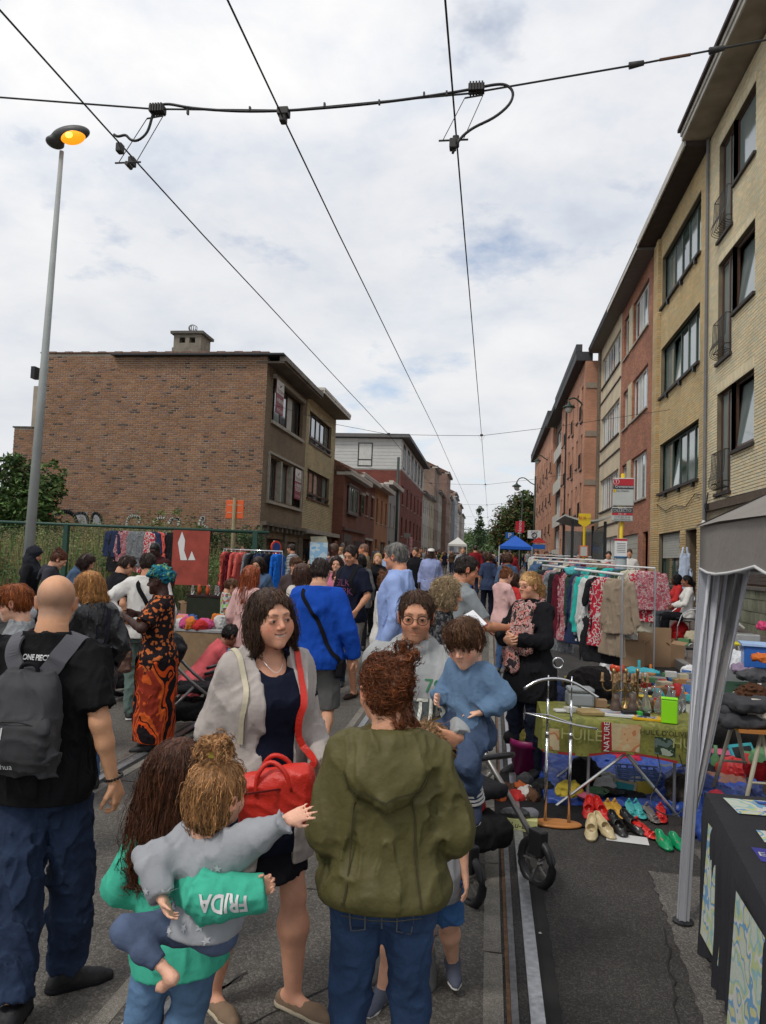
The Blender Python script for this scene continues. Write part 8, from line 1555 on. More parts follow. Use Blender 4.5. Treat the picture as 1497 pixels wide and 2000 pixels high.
text_on(q,bp,'N',T_(-.055,-.30,.21),q.T @ LV(1,0,.25),q.T @ LV(-.3,0,1),.06,PRW,s2,name='emblem',shear=.3);text_on(q,bp,'Quechua',T_(-.045,-.30,.10),q.T @ LV(1,0,0),q.T @ LV(0,0,1),.03,PRW,s2)
text_on(q,q.root,'ONE PIECE',T_(.0,-.20,L_*.93),q.T @ LV(1,0,0),q.T @ LV(0,0,1),.022,PRW,q.ts,ys=1.3,bold=.0006)
# --- smiling woman with cardigan
CARD = cloth((.40,.355,.33),.05);SKN = 'd29a7e'
q = P_('smiling woman with brown bob, cream cardigan and navy top',532,1150,2.85,220,sex='f',skin=SKN,hair=('bob','402c1f'),hairv=.5,ex=dict(smile=1,mw=.027,fat=1.5,eye=.0030,blush=1.1,lip=(.42,.14,.12)),g=1.08,ag=1.08,bust=.95,belly=.6,head=(3,0,6),iris=(.05,.04,.03),look=(-.15,-.05),calf=1.2,
       extra_top=dict(name='top',m=NAV,sleeve=.5,hem=-.40,flare=.02,fold=.008,scoop=.02,neck=.012),top=dict(name='cardigan',m=CARD,sleeve=1.95,hem=-.50,inf=.018,open=.078,arm=.012,flare=.01,fold=.012,neck=.02),bot=dict(k='skirt',m=cloth((.010,.010,.014)),hemz=.54,flare=.01,fold=.008),shoes=dict(m=cloth((.22,.15,.10)),sole=cloth((.42,.36,.26)),k='flat'),
       arms=dict(R=dict(t=(.07,.03,-.50)),L=dict(t=(-.03,.24,-.38),h=(-.4,-1,-.3))),legs=dict(L=dict(t=(-.16,.05,.075),f=(-.55,1,-.05)),R=dict(t=(.13,-.12,.075),f=(-.2,1,-.05))))
wom = q;T_ = lambda x,y,z: q.pel+q.T @ LV(x,y,z)
mb = MB();mb.tube(smoothp([q.nb+LV(-.05,.03,.02),q.nb+LV(-.035,.085,-.02),q.nb+LV(0,.105,-.055),q.nb+LV(.035,.085,-.02),q.nb+LV(.05,.03,.02)]),.0012,4);mb.build('necklace',MT('silver',(.6,.6,.6),.3,0,metal=1),q.root)
RED = MT('red_leather',(.60,.030,.018),.42,.08,14,.25,160)
rb = empty('handbag',q.root.location,math.radians(220),'bright red leather handbag hanging at the hip of the smiling woman','bag');c = toloc(q,at(538,1562,2.5));s = S();R_ = rotm(-34,4,10)
s.box(c,(.128,.045,.085),.025,R=R_,k=.01);s.cone(c+R_ @ LV(-.10,0,.07),c+R_ @ LV(.10,0,.07),.035,.035,k=.03);s.fold = [folds(.008,(9,9,9),5)];link('bag',npmesh('bag',[nets(s,.006)],mats=RED),rb)
strap(q,q.ts,[T_(-.10,.0,L_*1.10 if False else q.L*1.08),T_(-.085,.16,q.L*.8),T_(-.06,.24,q.L*.5),T_(-.04,.24,q.L*.22)],w=.013,m=RED,parent=rb)
for g in (-1,1): MB().tube(smoothp([c+R_ @ LV(-.07,g*.046,.04),c+R_ @ LV(-.06,g*.05,.11),c+R_ @ LV(-.01,g*.03,.15),c+R_ @ LV(.04,g*.05,.11),c+R_ @ LV(.05,g*.046,.04)],4),.008,6).build('handle',RED,rb,smooth=True)
MB().box(-.15,.15,.058,.062,.05,.056).build('zip',MT('zip_dark',(.15,.01,.01),.5),rb,loc=c)
strap(q,q.ts,[T_(.13,-.05,q.L*1.02),T_(.135,.05,q.L*1.03),T_(.15,.15,q.L*.8),T_(.17,.12,q.L*.4)],w=.010,m=cloth((.5,.45,.33)),name='tote_strap')
# --- woman in the olive jacket, from behind
OLV = MT('waxed_cotton',(.088,.078,.026),.62,.10,5,.35,45,spec=.3)
q = P_('woman in olive green hooded jacket seen from behind, red brown hair pinned up',766,1278,2.3,6,sex='f',skin='cf9a7c',hair=('updo','6b3c20'),ex=dict(blush=.9),head=(28,6,-3),g=1.06,top=dict(name='jacket',m=OLV,sleeve=2,hem=-.04,inf=.022,arm=.022,loose=.016,hood=1.0,rib=0,fold=.014,fs=(7,7,4)),bot=dict(k='jeans',m=cloth((.030,.058,.125),.35,bs=60),fold=.008,name='jeans'),shoes=dict(m=BSH),
       arms=dict(L=dict(t=(-.04,.14,-.47),h=(-.35,-1,-.2)),R=dict(t=(.07,.20,-.41),h=(.6,-1,-.1))),legs=dict(L=dict(t=(-.12,0,.075)),R=dict(t=(.12,0,.075))),vis=(.3,9))
oli = q;T_ = lambda x,y,z: q.pel+q.T @ LV(x,y,z);ST = MT('stitch_gold',(.10,.11,.12),.7)
jb = q.bo;bs_ = botsdf(q,dict(k='jeans',m=None,fold=0))
for g in (-1,1): strap(q,bs_,[T_(g*.045,-.3,-.045),T_(g*.045,-.3,-.13),T_(g*.085,-.3,-.165),T_(g*.13,-.3,-.13),T_(g*.13,-.3,-.045)],w=.0022,th=.0015,m=ST,name='pocket_seam')
strap(q,bs_,[T_(0,-.3,-.01),T_(0,-.3,-.13)],w=.002,th=.0015,m=ST,name='seam')
for A in ([T_(-.14,-.3,q.L*.80),T_(0,-.32,q.L*.78),T_(.14,-.3,q.L*.80)],[T_(-.155,-.2,q.L*.9),T_(-.14,-.3,q.L*.5),T_(-.15,-.3,0)],[T_(.155,-.2,q.L*.9),T_(.14,-.3,q.L*.5),T_(.15,-.3,0)],[T_(-.16,-.3,-.045),T_(0,-.3,-.05),T_(.16,-.3,-.045)]): strap(q,q.ts,A,w=.0022,th=.0012,m=MT('seam_olive',(.04,.035,.012),.8),name='seam')
# --- girl with very long hair and the toddler on her arm
q = P_('girl with very long brown hair and turquoise sweater carrying a toddler',308,1440,2.25,0,sex='c',kid=.45,side=-8,hip=(.09,0),skin='d8a58a',hair=('long','4a2a18'),hairL=.33,hairv=1.12,head=(-8,6,8),top=dict(name='sweater',m=cloth((.055,.40,.27),.05),sleeve=1.95,hem=-.22,flare=.02,arm=.018,fold=.014,inf=.016),bot=dict(k='jeans',m=cloth((.10,.18,.30),.3,bs=60),fold=.008),shoes=dict(m=WHC),
       arms=dict(R=dict(t=(.20,.02,-.27),h=(.3,-1,-.4),d=(.9,.1,.25)),L=dict(t=(-.02,.22,-.25))),dx=.02,vis=(.2,9))
gr = q;T_ = lambda x,y,z: q.pel+q.T @ LV(x,y,z)
TUR = cloth((.055,.40,.27),.05);s = S();a,b,c = [toloc(q,at(*p)) for p in ((330,1690,2.08),(405,1752,1.87),(512,1742,1.90))];s.cone(a,b,.046,.052,k=.04).cone(b,c,.052,.038,k=.03,cap=True);s.fold = [folds(.010,(9,9,9),8)];link('sleeve',npmesh('sleeve',[nets(s,.006)],mats=TUR),q.root)
up = toloc(q,at(440,1600,1.8))-toloc(q,at(440,1700,1.8));rt = toloc(q,at(500,1700,1.8))-toloc(q,at(400,1700,1.8));text_on(q,q.root,'FRIDA',toloc(q,at(446,1752,1.86)),-unit(rt)+.12*unit(up),-unit(up),.042,MT('print_pale',(.62,.60,.60),.7,0),s,ys=1.35,bold=.0012)
hs_ = S();hand(hs_,c-unit(c-b)*.02,unit(c-b)+LV(0,0,.5),LV(0,-1,0),-1,.52,.9);link('hand',npmesh('hand',[nets(hs_,.0042)],cols=None,mats=MT('skin_plain',lin('cf9a80'),.5,.05,spec=.35)),q.root)
# toddler
GST = cloth((.30,.31,.33),.06);x,_ = hp(425,1480,2.0);zt = at(425,1478,2.0).z
TX,TZ = x,zt-.77
q = person('toddler with blond topknot and grey star sweatshirt held by the girl',TX,1.96,.77,-14,z=TZ,sex='c',kid=1,skin='e0ac92',hair=('sprout','a5794e'),hairv=1.1,lod=0,head=(-16,-4,6),hs=.80,ex=dict(blush=1),g=1.0,ag=1.1,top=dict(name='sweatshirt',m=GST,sleeve=1.9,hem=-.08,arm=.008,inf=.012,fold=.014),bot=dict(k='trousers',m=cloth((.085,.115,.19),.2,bs=50),len=.72,inf=.003,fold=.004),
       arms=dict(L=dict(a=LP(TX,1.96,TZ,-14,(318,1752,1.86)),h=(-.8,-1,0),c=.5),R=dict(a=LP(TX,1.96,TZ,-14,(578,1592,1.90)),h=(.4,-.4,-1),d=(.8,.5,.35),n=(-.1,.9,-.5),c=.12,sp=.3)),legs=dict(L=dict(a=LP(TX,1.96,TZ,-14,(335,1905,1.84)),h=(-1,.2,.7),f=(-.8,.3,-.5)),R=dict(a=LP(TX,1.96,TZ,-14,(420,1800,2.22)),h=(.6,.3,.8))))
tod = q;MB().tube([(tod.hc+tod.HR @ (LV(.018*math.cos(t),-.028+.018*math.sin(t),.150)*tod.hs)) for t in np.linspace(0,6.28,9)[:-1]],.010,6,closed=True).build('hair_tie',MT('yellow_tie',(.75,.70,.10),.5),q.root)
rg = random.Random(4);T_ = lambda x,y,z: q.pel+q.T @ LV(x,y,z);STR = MT('star_print',(.44,.45,.47),.8,0)
for i in range(13):
 sx,sz = rg.uniform(-.085,.085),rg.uniform(-.02,.20);k = rg.uniform(.010,.014);a0 = rg.random();mb = MB();P = [Vector((k*(1 if j % 2 == 0 else .45)*math.cos(a0+j*PI/5),0,k*(1 if j % 2 == 0 else .45)*math.sin(a0+j*PI/5))) for j in range(10)]
 V = nv([T_(sx+p.x,-.25,sz+p.z) for p in P]+[T_(sx,-.25,sz)])
 for _ in range(12): V = V+(q.T @ LV(0,1,0))*np.clip(q.ts.pts(V)-.0025,-.02,.05)[:,None]*.9
 mb.add([tuple(v) for v in V],[(j,(j+1) % 10,10) for j in range(10)]);mb.build('star',STR,q.root)
# --- father with glasses, holding the boy
HOOD = cloth((.33,.34,.34),.07)
q = P_('man with round black glasses and grey printed hoodie holding a boy',815,1152,3.3,182,skin='c78f70',hair=('recede','4a3426'),hairv=.4,glasses=(BLK,'round'),ex=dict(stub=.5,blush=.9,eye=.0034,fat=-.4),head=(2,4,0),look=(.0,-.05),top=dict(name='hoodie',m=HOOD,sleeve=1.95,hem=-.22,hood=1.1,collar=.024,arm=.016,inf=.018,fold=.014),bot=dict(k='shorts',m=cloth((.05,.07,.12)),len=1.0),shoes=dict(m=GSH),arms=dict(L=dict(a=LP(hp(815,1152,3.3)[0],3.3,0,182,(905,1462,2.86)),h=(-1,-.6,-.4),d=(.95,.15,.12),n=(.1,-1,.3),c=.5),R=dict(t=(-.22,.34,-.29),h=(.9,-.4,-.5),d=(-.9,.3,.1),n=(0,0,1),c=.6)))
fat = q;T_ = lambda x,y,z: q.pel+q.T @ LV(x,y,z);YEL = MT('print_yellow',(.62,.36,.03),.7,0);GRNP = MT('print_green',(.03,.17,.07),.7,0);PRW2 = MT('print_cream',(.62,.62,.56),.7,0);PRD = MT('print_slate',(.10,.12,.12),.7,0)
def panel(q,sd,x0,x1,z0,z1,m,off,parent,fr=.3,n=14):
 V = nv([T_(x0+(x1-x0)*i/n,fr,z0+(z1-z0)*j/8) for j in range(9) for i in range(n+1)]);d = q.T @ LV(0,-1 if fr > 0 else 1,0)
 for _ in range(16): V = V+d*np.clip(sd.pts(V)-off,-.02,.05)[:,None]*.9
 mb = MB();mb.add([tuple(v) for v in V],[(j*(n+1)+i,j*(n+1)+i+1,(j+1)*(n+1)+i+1,(j+1)*(n+1)+i) for j in range(8) for i in range(n)]);mb.build('print_panel',m,parent,smooth=True)
panel(q,q.ts,-.13,.14,q.L*.50,q.L*.66,PRD,.002,q.root);panel(q,q.ts,-.13,.14,q.L*.33,q.L*.49,YEL,.002,q.root);panel(q,q.ts,-.13,.14,q.L*.12,q.L*.32,GRNP,.002,q.root)
rt,up = q.T @ LV(-1,0,0),q.T @ LV(0,0,1)
text_on(q,q.root,'MOTIR',T_(.0,.35,q.L*.575),rt,up,.105,PRW2,q.ts,off=.005,bold=.002);text_on(q,q.root,'Super Dry',T_(.0,.35,q.L*.41),rt,up,.08,GRNP,q.ts,off=.005,shear=.35);text_on(q,q.root,'RACING',T_(.0,.35,q.L*.22),rt,up,.105,PRW2,q.ts,off=.005,bold=.002);text_on(q,q.root,'79',T_(-.09,.35,q.L*.76),rt,up,.08,GRNP,q.ts,off=.004)
# boy on the arm
x,_ = hp(900,1203,3.0);zt = at(897,1203,3.0).z;BLU = cloth((.115,.19,.30),.07,bs=70)
q = person('small boy in knitted blue sweater and jeans held on his father\'s arm',x+.045,3.0,.82,152,z=zt-.82,hs=.76,sex='c',kid=.7,skin='e2b095',hair=('fringe','5a3d28'),lod=0,head=(6,22,4),ex=dict(blush=1.2,eye=.0022,fat=1.0,mw=.016,look=1),g=.96,ag=1.0,top=dict(name='sweater',m=BLU,sleeve=1.9,hem=-.04,arm=.012,inf=.009,fold=.012),bot=dict(k='jeans',m=cloth((.045,.068,.12),.35,bs=60),inf=.014,fold=.012,len=.92),shoes=dict(m=cloth((.03,.04,.07)),sole=WHC),
       arms=dict(L=dict(a=LP(x,3.0,zt-.82,152,(918,1392,2.93)),h=(-1,-.6,.1),d=(.9,.3,-.1),n=(.1,.3,-1),c=.3,sp=.25),R=dict(t=(.05,.20,-.22))),legs=dict(L=dict(a=LP(x,3.0,zt-.82,152,(906,1568,2.9)),h=(-.1,1,1),f=(-.6,1,-.4)),R=dict(t=(.26,.20,.3),h=(.5,1,1))))
mb = MB()
for i in range(5): c = q.an[-1]+unit(q.kn[-1]-q.an[-1])*(.02+.018*i);d = unit(q.kn[-1]-q.an[-1]);mb.cyl(c,c+d*.008,.040,.040,12)
mb.build('sock_stripe',WHC,q.root)['kind'] = 'stuff'
# child mostly hidden behind the olive jacket
q = P_('child hidden behind the olive jacket, only blond hair, one leg and grey sneaker showing',838,1412,2.75,170,head=(0,42,0),sex='c',kid=.6,skin='d9a589',hair=('curly','8a6a48'),hairv=.7,top=dict(m=cloth((.25,.25,.26)),sleeve=.6),bot=dict(k='shorts',m=cloth((.05,.13,.30)),len=.85),shoes=dict(m=cloth((.085,.095,.13)),sole=WHC),legs=dict(L=dict(t=(-.09,-.38,.085),f=(-.35,1,-.05),h=(-.1,1,0)),R=dict(t=(.26,-.0,.08))),dx=.0,dy=.25)
# --- blonde woman with scarf
q = P_('blonde woman with glasses, black clothes and pink patterned scarf',1040,1117,6.45,138,lod=0,sex='f',skin='d8a184',hair=('pony','b58c58'),hairL=.34,hairv=1.,glasses=(BLK,'oval'),ex=dict(blush=.8,mw=.019,lip=(.45,.16,.14)),head=(-8,3,0),top=dict(name='jacket',m=BLKC,sleeve=1.9,hem=-.5,inf=.02,arm=.02,flare=.03,loose=.01),bot=dict(k='jeans',m=cloth((.010,.013,.025))),shoes=dict(m=BSH),arms=dict(L=dict(t=(.10,.26,-.24),h=(-1,-.6,-.5),d=(.9,.1,.2),n=(0,-1,.3),c=.7),R=dict(t=(-.08,.28,-.26),h=(1,-.6,-.5),d=(-.9,.2,.1),n=(0,-1,.3),c=.7)),bust=.8)
SCF = None
SCF = patmat('scarf_print',[(.04,.03,.035),(.45,.33,.30),(.60,.20,.17),(.03,.02,.025),(.50,.38,.35),(.40,.22,.20)],20,'noise');s = S();n0 = q.nb
T_ = lambda x,y,z: q.pel+q.T @ LV(x,y,z)
for k,(rr,zz_) in enumerate(((.085,.01),(.10,-.03))):
 for i in range(12): t0,t1 = 2*PI*i/12,2*PI*(i+1)/12;f = lambda t: n0+LV(math.sin(t)*rr,-math.cos(t)*rr+.015,zz_+.02*math.cos(t));s.cone(f(t0),f(t1),.030,k=.015)
s.cone(n0+LV(.0,.14,-.05),n0+LV(.05,.21,-.28),.075,.07,k=.03,flat=((0,1,0),.6)).cone(n0+LV(.05,.21,-.28),n0+LV(.05,.20,-.48),.07,.08,k=.03,flat=((0,1,0),.5)).cone(n0+LV(-.04,.14,-.06),n0+LV(-.07,.21,-.34),.07,.08,k=.02,flat=((0,1,0),.6)).cone(n0+LV(.10,.05,-.06),n0+LV(.17,.09,-.22),.05,.04,k=.03)
s.fold = [folds(.020,(13,13,6),7)];link('scarf',npmesh('scarf',[nets(s,.0075)],mats=SCF),q.root);jb = q
# --- blue hoodie man
BLH = cloth((.008,.060,.36),.06)
q = P_('man in bright blue hoodie and grey shorts walking away with black shoulder bag',626,1090,6.2,4,skin='c99678',hair=('recede','2a1d17'),hairv=.8,ex=dict(blush=.8),g=1.16,ag=1.1,head=(-6,8,0),top=dict(name='hoodie',m=BLH,sleeve=2,hem=-.16,hood=1.,inf=.024,arm=.024,loose=.012,fold=.016,rib=0),bot=dict(k='shorts',m=GSH,len=1.0,loose=.01),shoes=dict(m=cloth((.08,.03,.02)),k='flat'),arms=dict(R=dict(t=(.17,.02,-.50),c=.6),L=dict(t=(-.15,.08,-.49))),legs=dict(L=dict(t=(-.10,.15,.078)),R=dict(t=(.12,-.25,.18),f=(.1,1,-.8),h=(.1,1,-.3))))
T_ = lambda x,y,z: q.pel+q.T @ LV(x,y,z);sbg = empty('shoulder_bag',q.root.location,math.radians(4),'small black shoulder bag slung over the blue hoodie','bag')
strap(q,q.ts,[T_(-.10,-.05,q.L*1.0),T_(-.08,-.2,q.L*.85),T_(.06,-.25,q.L*.5),T_(.16,-.18,q.L*.12),T_(.20,-.08,-.02)],w=.018,m=BLKC,parent=sbg);s = S();s.box(T_(.215,-.03,-.08),(.035,.09,.075),.02);s.fold = [folds(.004,(12,)*3,3)];sdfobj('bag',s,.010,BLKC,sbg)
# --- second row
q = P_('tall half bald man in navy tee and grey shorts looking down',690,1064,9.0,148,skin='c08a6c',hair=('recede','2a1d17'),ex=dict(stub=.3),head=(15,18,0),top=dict(name='tee',m=NAV,sleeve=.85,hem=-.1,arm=.02,loose=.01),bot=dict(k='shorts',m=cloth((.20,.185,.17)),len=1.05,loose=.02),shoes=dict(m=cloth((.04,.025,.02)),k='flat'),arms=dict(L=dict(t=(-.12,.22,-.42)),R=dict(t=(.13,.1,-.46))),legs=dict(R=dict(t=(.14,.25,.078))))
T_ = lambda x,y,z: q.pel+q.T @ LV(x,y,z);text_on(q,q.root,'SILK\nLARK',T_(0,.3,q.L*.62),q.T @ LV(-1,0,0),q.T @ LV(0,0,1),.12,MT('print_purple',(.16,.04,.10),.7),q.ts,off=.006)
for g in (-1,1): strap(q,q.ts,[T_(g*.11,-.1,q.L*.95),T_(g*.12,.0,q.L*1.02),T_(g*.12,.2,q.L*.8),T_(g*.15,.1,q.L*.5)],w=.025,m=BLKC,name='backpack_strap')
q = P_('grey haired man in light blue shirt in profile facing left',780,1061,6.6,84,skin='c98f70',hair=('short','6a6762'),hairv=.9,ex=dict(blush=1,stub=.15),head=(-4,4,0),g=1.08,top=dict(name='shirt',m=cloth((.27,.36,.62),.05,bs=30),sleeve=1.9,hem=-.05,collar=.014,arm=.02,fold=.016,inf=.016),bot=dict(k='trousers',m=BLKC),shoes=dict(m=BSH),arms=dict(R=dict(t=(.1,-.05,-.48))))
q = P_('tall dark haired man with glasses in grey polo reading a sheet',888,1082,6.3,-62,skin='bf8465',hair=('recede','231812'),glasses=(BLK,'oval'),lean=6,head=(-18,12,0),ex=dict(blush=1),top=dict(name='polo',m=cloth((.22,.24,.25)),sleeve=.8,hem=-.1,arm=.02,collar=.014),bot=dict(k='jeans',m=DEND),shoes=dict(m=BSH),arms=dict(R=dict(t=(.0,.38,-.25),c=.5),L=dict(t=(.0,.36,-.28))))
bk_ = MB().box(-.075,.075,-.12,.12,-.004,.004).build('sheet',MT('paper',(.68,.68,.70),.7),None,loc=at(922,1214,5.9));bk_.rotation_euler = (math.radians(25),math.radians(-30),.3);tag(bk_,'white sheet in a red folder held by the man with glasses','folder');MB().box(-.08,.08,-.125,.125,-.009,-.005).build('cover',MT('folder_red',(.30,.02,.03),.5),bk_)
q = P_('woman with curly ash blond hair and black lace top in profile',868,1129,5.3,-78,sex='f',skin='c98f70',hair=('curly','9c8768'),hairv=.75,head=(0,4,0),lod=0,ex=dict(blush=.8),top=dict(name='top',m=patmat('lace_black',[(.012,.012,.014),(.05,.05,.055),(.012,.012,.014),(.09,.09,.09)],60),sleeve=1.5,hem=-.3),bot=dict(k='jeans',m=BLKC),shoes=dict(m=BSH))
# African print dress
DRS = patmat('wax_print',[(.012,.008,.010),(.62,.075,.012),(.012,.008,.010),(.58,.10,.02),(.25,.03,.015)],2.1,'wave',stretch=(1,1,.8),pos=[0,.28,.58,.70,.93]);DRS2 = patmat('wax_print2',[(.015,.01,.012),(.50,.13,.035),(.015,.01,.012)],42,'vor',pos=[0,.55,.8])
q = P_('woman in orange and black wax print dress with blue green headwrap',318,1112,6.3,100,sex='f',skin='3a2018',hair=None,ex=dict(blush=.1,brow=.3,lip=(.10,.03,.025)),g=1.22,ag=1.2,bust=1.1,belly=.6,head=(2,2,0),top=dict(name='bodice',m=DRS2,sleeve=.8,hem=-.3,arm=.03,fold=.012),bot=dict(k='skirt',m=DRS,hemz=.10,flare=.0,name='dress',inf=.03,fold=.016),shoes=dict(m=BSH),arms=dict(R=dict(t=(.06,.30,-.12),h=(1,-.3,-.9),d=(-.3,.9,.2),c=.5),L=dict(t=(.0,.28,-.14),h=(-1,-.3,-.9),d=(.3,.9,.3),c=.6)))
s = S();s.frame(q.hc,q.HR,q.hs);s.ell((0,-.03,.075),(.098,.115,.070),R=rotm(0,-14,0)).ell((0,-.085,.06),(.075,.055,.065)).cone((-.06,.06,.07),(.06,.06,.075),.028).cone((.02,-.05,.12),(-.05,-.08,.11),.04,.03);s.frame();s.fold = [folds(.024,(16,16,16),3)]
link('headwrap',npmesh('headwrap',[nets(s,.008)],mats=patmat('wrap_print',[(.01,.09,.14),(.02,.22,.24),(.01,.05,.18),(.06,.26,.14),(.25,.32,.08),(.01,.07,.12)],24,'noise')),q.root)
T_ = lambda x,y,z: q.pel+q.T @ LV(x,y,z);hb = empty('shoulder_bag',q.root.location,math.radians(100),'brown leather shoulder bag on the woman in the wax print dress','bag');LBR = MT('brown_leather',(.11,.055,.038),.5,.15,10,.3,90);s = S();s.box(T_(-.12,.27,-.02),(.15,.045,.12),.03,R=rotm(30,0,6),k=.02);s.fold = [folds(.012,(8,)*3,3)];sdfobj('bag',s,.009,LBR,hb);strap(q,q.ts,[T_(.11,-.02,q.L*1.0),T_(.08,.14,q.L*.85),T_(-.02,.24,q.L*.5),T_(-.10,.24,.10)],w=.012,m=LBR,parent=hb)
q = P_('man in white sweater and grey green trousers seen from behind with black strap',291,1080,7.3,16,skin='b98062',hair=('short','2a1c14'),hairv=.6,head=(12,8,0),ex=dict(blush=.7),top=dict(name='sweater',m=WHC,sleeve=1.75,hem=-.1,inf=.02,arm=.018),bot=dict(k='trousers',m=cloth((.095,.135,.12),.12),fold=.016,loose=.012),shoes=dict(m=BSH,sole=WHC),arms=dict(L=dict(t=(-.06,-.10,-.36),h=(-1,-.2,-.5),d=(.8,-.3,-.4),c=.6),R=dict(t=(.1,.1,-.45))))
T_ = lambda x,y,z: q.pel+q.T @ LV(x,y,z);strap(q,q.ts,[T_(-.08,.0,q.L*1.02),T_(-.06,-.2,q.L*.85),T_(.07,-.25,q.L*.5),T_(.15,-.2,q.L*.2)],w=.022,m=BLKC,name='bag_strap')
LTH = MT('black_leather',(.009,.009,.010),.33,.15,10,.35,55,spec=.6)
q = P_('woman with straight blond hair and black leather jacket',184,1115,5.1,62,sex='f',skin='d19c80',hair=('long','a97845'),hairL=.15,hairv=.95,head=(6,10,0),lod=0,extra_top=dict(name='top',m=WHC,sleeve=.3,hem=-.3),top=dict(name='leather_jacket',m=LTH,sleeve=1.95,hem=-.22,inf=.026,open=.10,arm=.016,fold=.016),bot=dict(k='jeans',m=DEN),shoes=dict(m=BSH),arms=dict(R=dict(t=(.10,.08,-.46)),L=dict(t=(-.05,.3,-.3))))
q = P_('ginger boy with glasses and grey tee in profile at the left edge',44,1141,4.5,112,sex='c',kid=.2,skin='dba98e',hair=('fringe','8a4a22'),glasses=(BLK,'oval'),head=(0,10,0),lod=0,ex=dict(blush=.9),top=dict(name='tee',m=cloth((.22,.23,.24)),sleeve=.9,hem=-.3,arm=.02,loose=.012),bot=dict(k='shorts',m=GSH),shoes=dict(m=BSH))
# third row and the left side: (label, px, py, Y, face, sex, kid, skin, hair, top colour/mat, sleeve, bottom, options)
LI = cloth((.50,.47,.42));PK = cloth((.58,.36,.34));MAR = cloth((.05,.012,.014));DJ = cloth((.06,.10,.17),.2)
def R_(label,px,py,Y,face,sex,kid,skin,hair,tm,sl,bk,bm_,**k):
 topd = dict(m=tm,sleeve=sl,hem=k.pop('hem',-.25),arm=.015,hood=k.pop('hood',0));b = dict(k=bk,m=bm_,**(dict(hemz=.45) if bk == 'skirt' else {}));return P_(label,px,py,Y,face,sex=sex,kid=kid,skin=skin,hair=hair,top=topd,bot=b,shoes=dict(m=k.pop('sh',BSH)),**k)
R_('man in black tee bending over the stall by the weedy plot',224,1080,8.2,-35,'m',0,'c48f70',('short','32221a'),BLKC,.7,'jeans',DEND,lean=10,head=(-12,22,0))
w_ = R_('woman in black hijab looking at the stall on the left',62,1066,9.6,-62,'f',0,'c48f70',None,BLKC,1.9,'skirt',BLKC,head=(0,14,0));s = S();s.frame(w_.hc,w_.HR,w_.hs);s.ell((0,-.02,.03),(.098,.115,.108)).ell((0,-.03,-.10),(.10,.10,.09)).cone((0,-.02,-.12),(0,.02,-.24),.10,.16,k=.05).ell((0,.12,-.015),(.058,.09,.085),op='s');s.frame();s.fold = [folds(.012,(12,12,9),3)];sdfobj('hijab',s,.011,cloth((.018,.020,.026)),w_.root)
R_('girl with bun and dark grey hoodie looking down, beside the hijab wearer',97,1070,9.2,-70,'f',.1,'cf9b7e',('bun','5a3320'),cloth((.035,.035,.045)),1.9,'jeans',DEND,lean=6,head=(0,30,0),hood=.9)
R_('girl with dark bob and denim jacket leaning over the stall',156,1070,9.7,-66,'f',.1,'cf9b7e',('bob','2a1812'),DJ,1.9,'jeans',DEND,lean=26,head=(0,20,0),hairv=.5,dx=-.25)
R_('dark skinned seller in maroon hoodie behind the left stall',308,1057,10.9,178,'m',0,'3a241c',('buzz','0c0a09'),MAR,2,'jeans',DEND,head=(0,26,0),hood=.8)
q = R_('boy in colourful patterned tee standing at the toy stall',446,1128,10.8,-68,'c',.3,'d3a084',('short','5a3a24'),patmat('kid_print',[(.42,.42,.40),(.40,.40,.38),(.10,.10,.10),(.20,.55,.06),(.45,.45,.42),(.45,.10,.08),(.42,.42,.40)],30),.9,'shorts',GSH,head=(0,20,0))
R_('woman with long copper hair and pale pink top seen from behind',488,1104,7.9,-22,'f',0,'d6a489',('long','8a4322'),PK,1.8,'jeans',PK,hairL=.42,head=(-6,4,0))
R_('woman with long dark hair and denim jacket facing the street',508,1086,10.2,172,'f',0,'bd8a6c',('long','2a1c16'),DJ,1.9,'jeans',BLKC,hairL=.38,head=(0,14,0))
R_('girl with long straight brown hair and beige jacket seen from behind',593,1100,8.3,40,'f',.1,'cf9b7e',('long','43291e'),LI,1.9,'jeans',DEND,hairL=.46,head=(8,4,0))
R_('short haired person with glasses in dark jacket behind the copper haired woman',578,1088,9.8,195,'f',0,'cf9b7e',('fringe','5a3d28'),cloth((.05,.035,.035)),1.9,'jeans',BLKC,glasses=(BLK,'oval'))
R_('man in navy and white striped backpack by the garage doors',578,1062,17,80,'m',0,'c48f70',('short','2a1c14'),patmat('stripes_navy',[(.02,.025,.06),(.5,.5,.5)],9,'stripe'),1.9,'jeans',DEND,lean=8)
R_('woman with dark short hair and pink jacket facing the camera',659,1087,10.6,184,'f',0,'cf9b7e',('pixie','2a1c16'),cloth((.45,.14,.22)),1.9,'jeans',BLKC)
R_('boy with short brown hair in blue tee between two adults',664,1112,9.6,178,'c',.2,'d3a084',('short','4a3020'),cloth((.18,.28,.40)),.9,'jeans',DEND,head=(0,10,0))
R_('bald man in a brown top behind the navy tee man',713,1062,14,95,'m',0,'b9805f',('buzz','6a4a3a'),cloth((.16,.12,.08)),1.9,'jeans',DEND)
R_('dark haired woman in grey top seen from behind',706,1082,12.5,20,'f',0,'c48f70',('bob','17110e'),cloth((.10,.10,.105)),1.9,'jeans',BLKC,hairv=.4)
R_('blond woman in black sleeveless top facing the camera',739,1080,14.5,180,'f',0,'d6a489',('bob','b08a5a'),BLKC,.2,'jeans',BLKC,hairv=.3)
R_('girl in white cardigan and cream dress with brown hair',752,1116,8.6,-80,'f',.2,'d6a489',('bun','6a452c'),WHC,1.8,'skirt',LI,head=(10,6,0))
R_('man in black jacket and white shirt in the middle of the street',813,1069,18,160,'m',0,'c48f70',('short','4a3428'),BLKC,2,'jeans',BLKC)
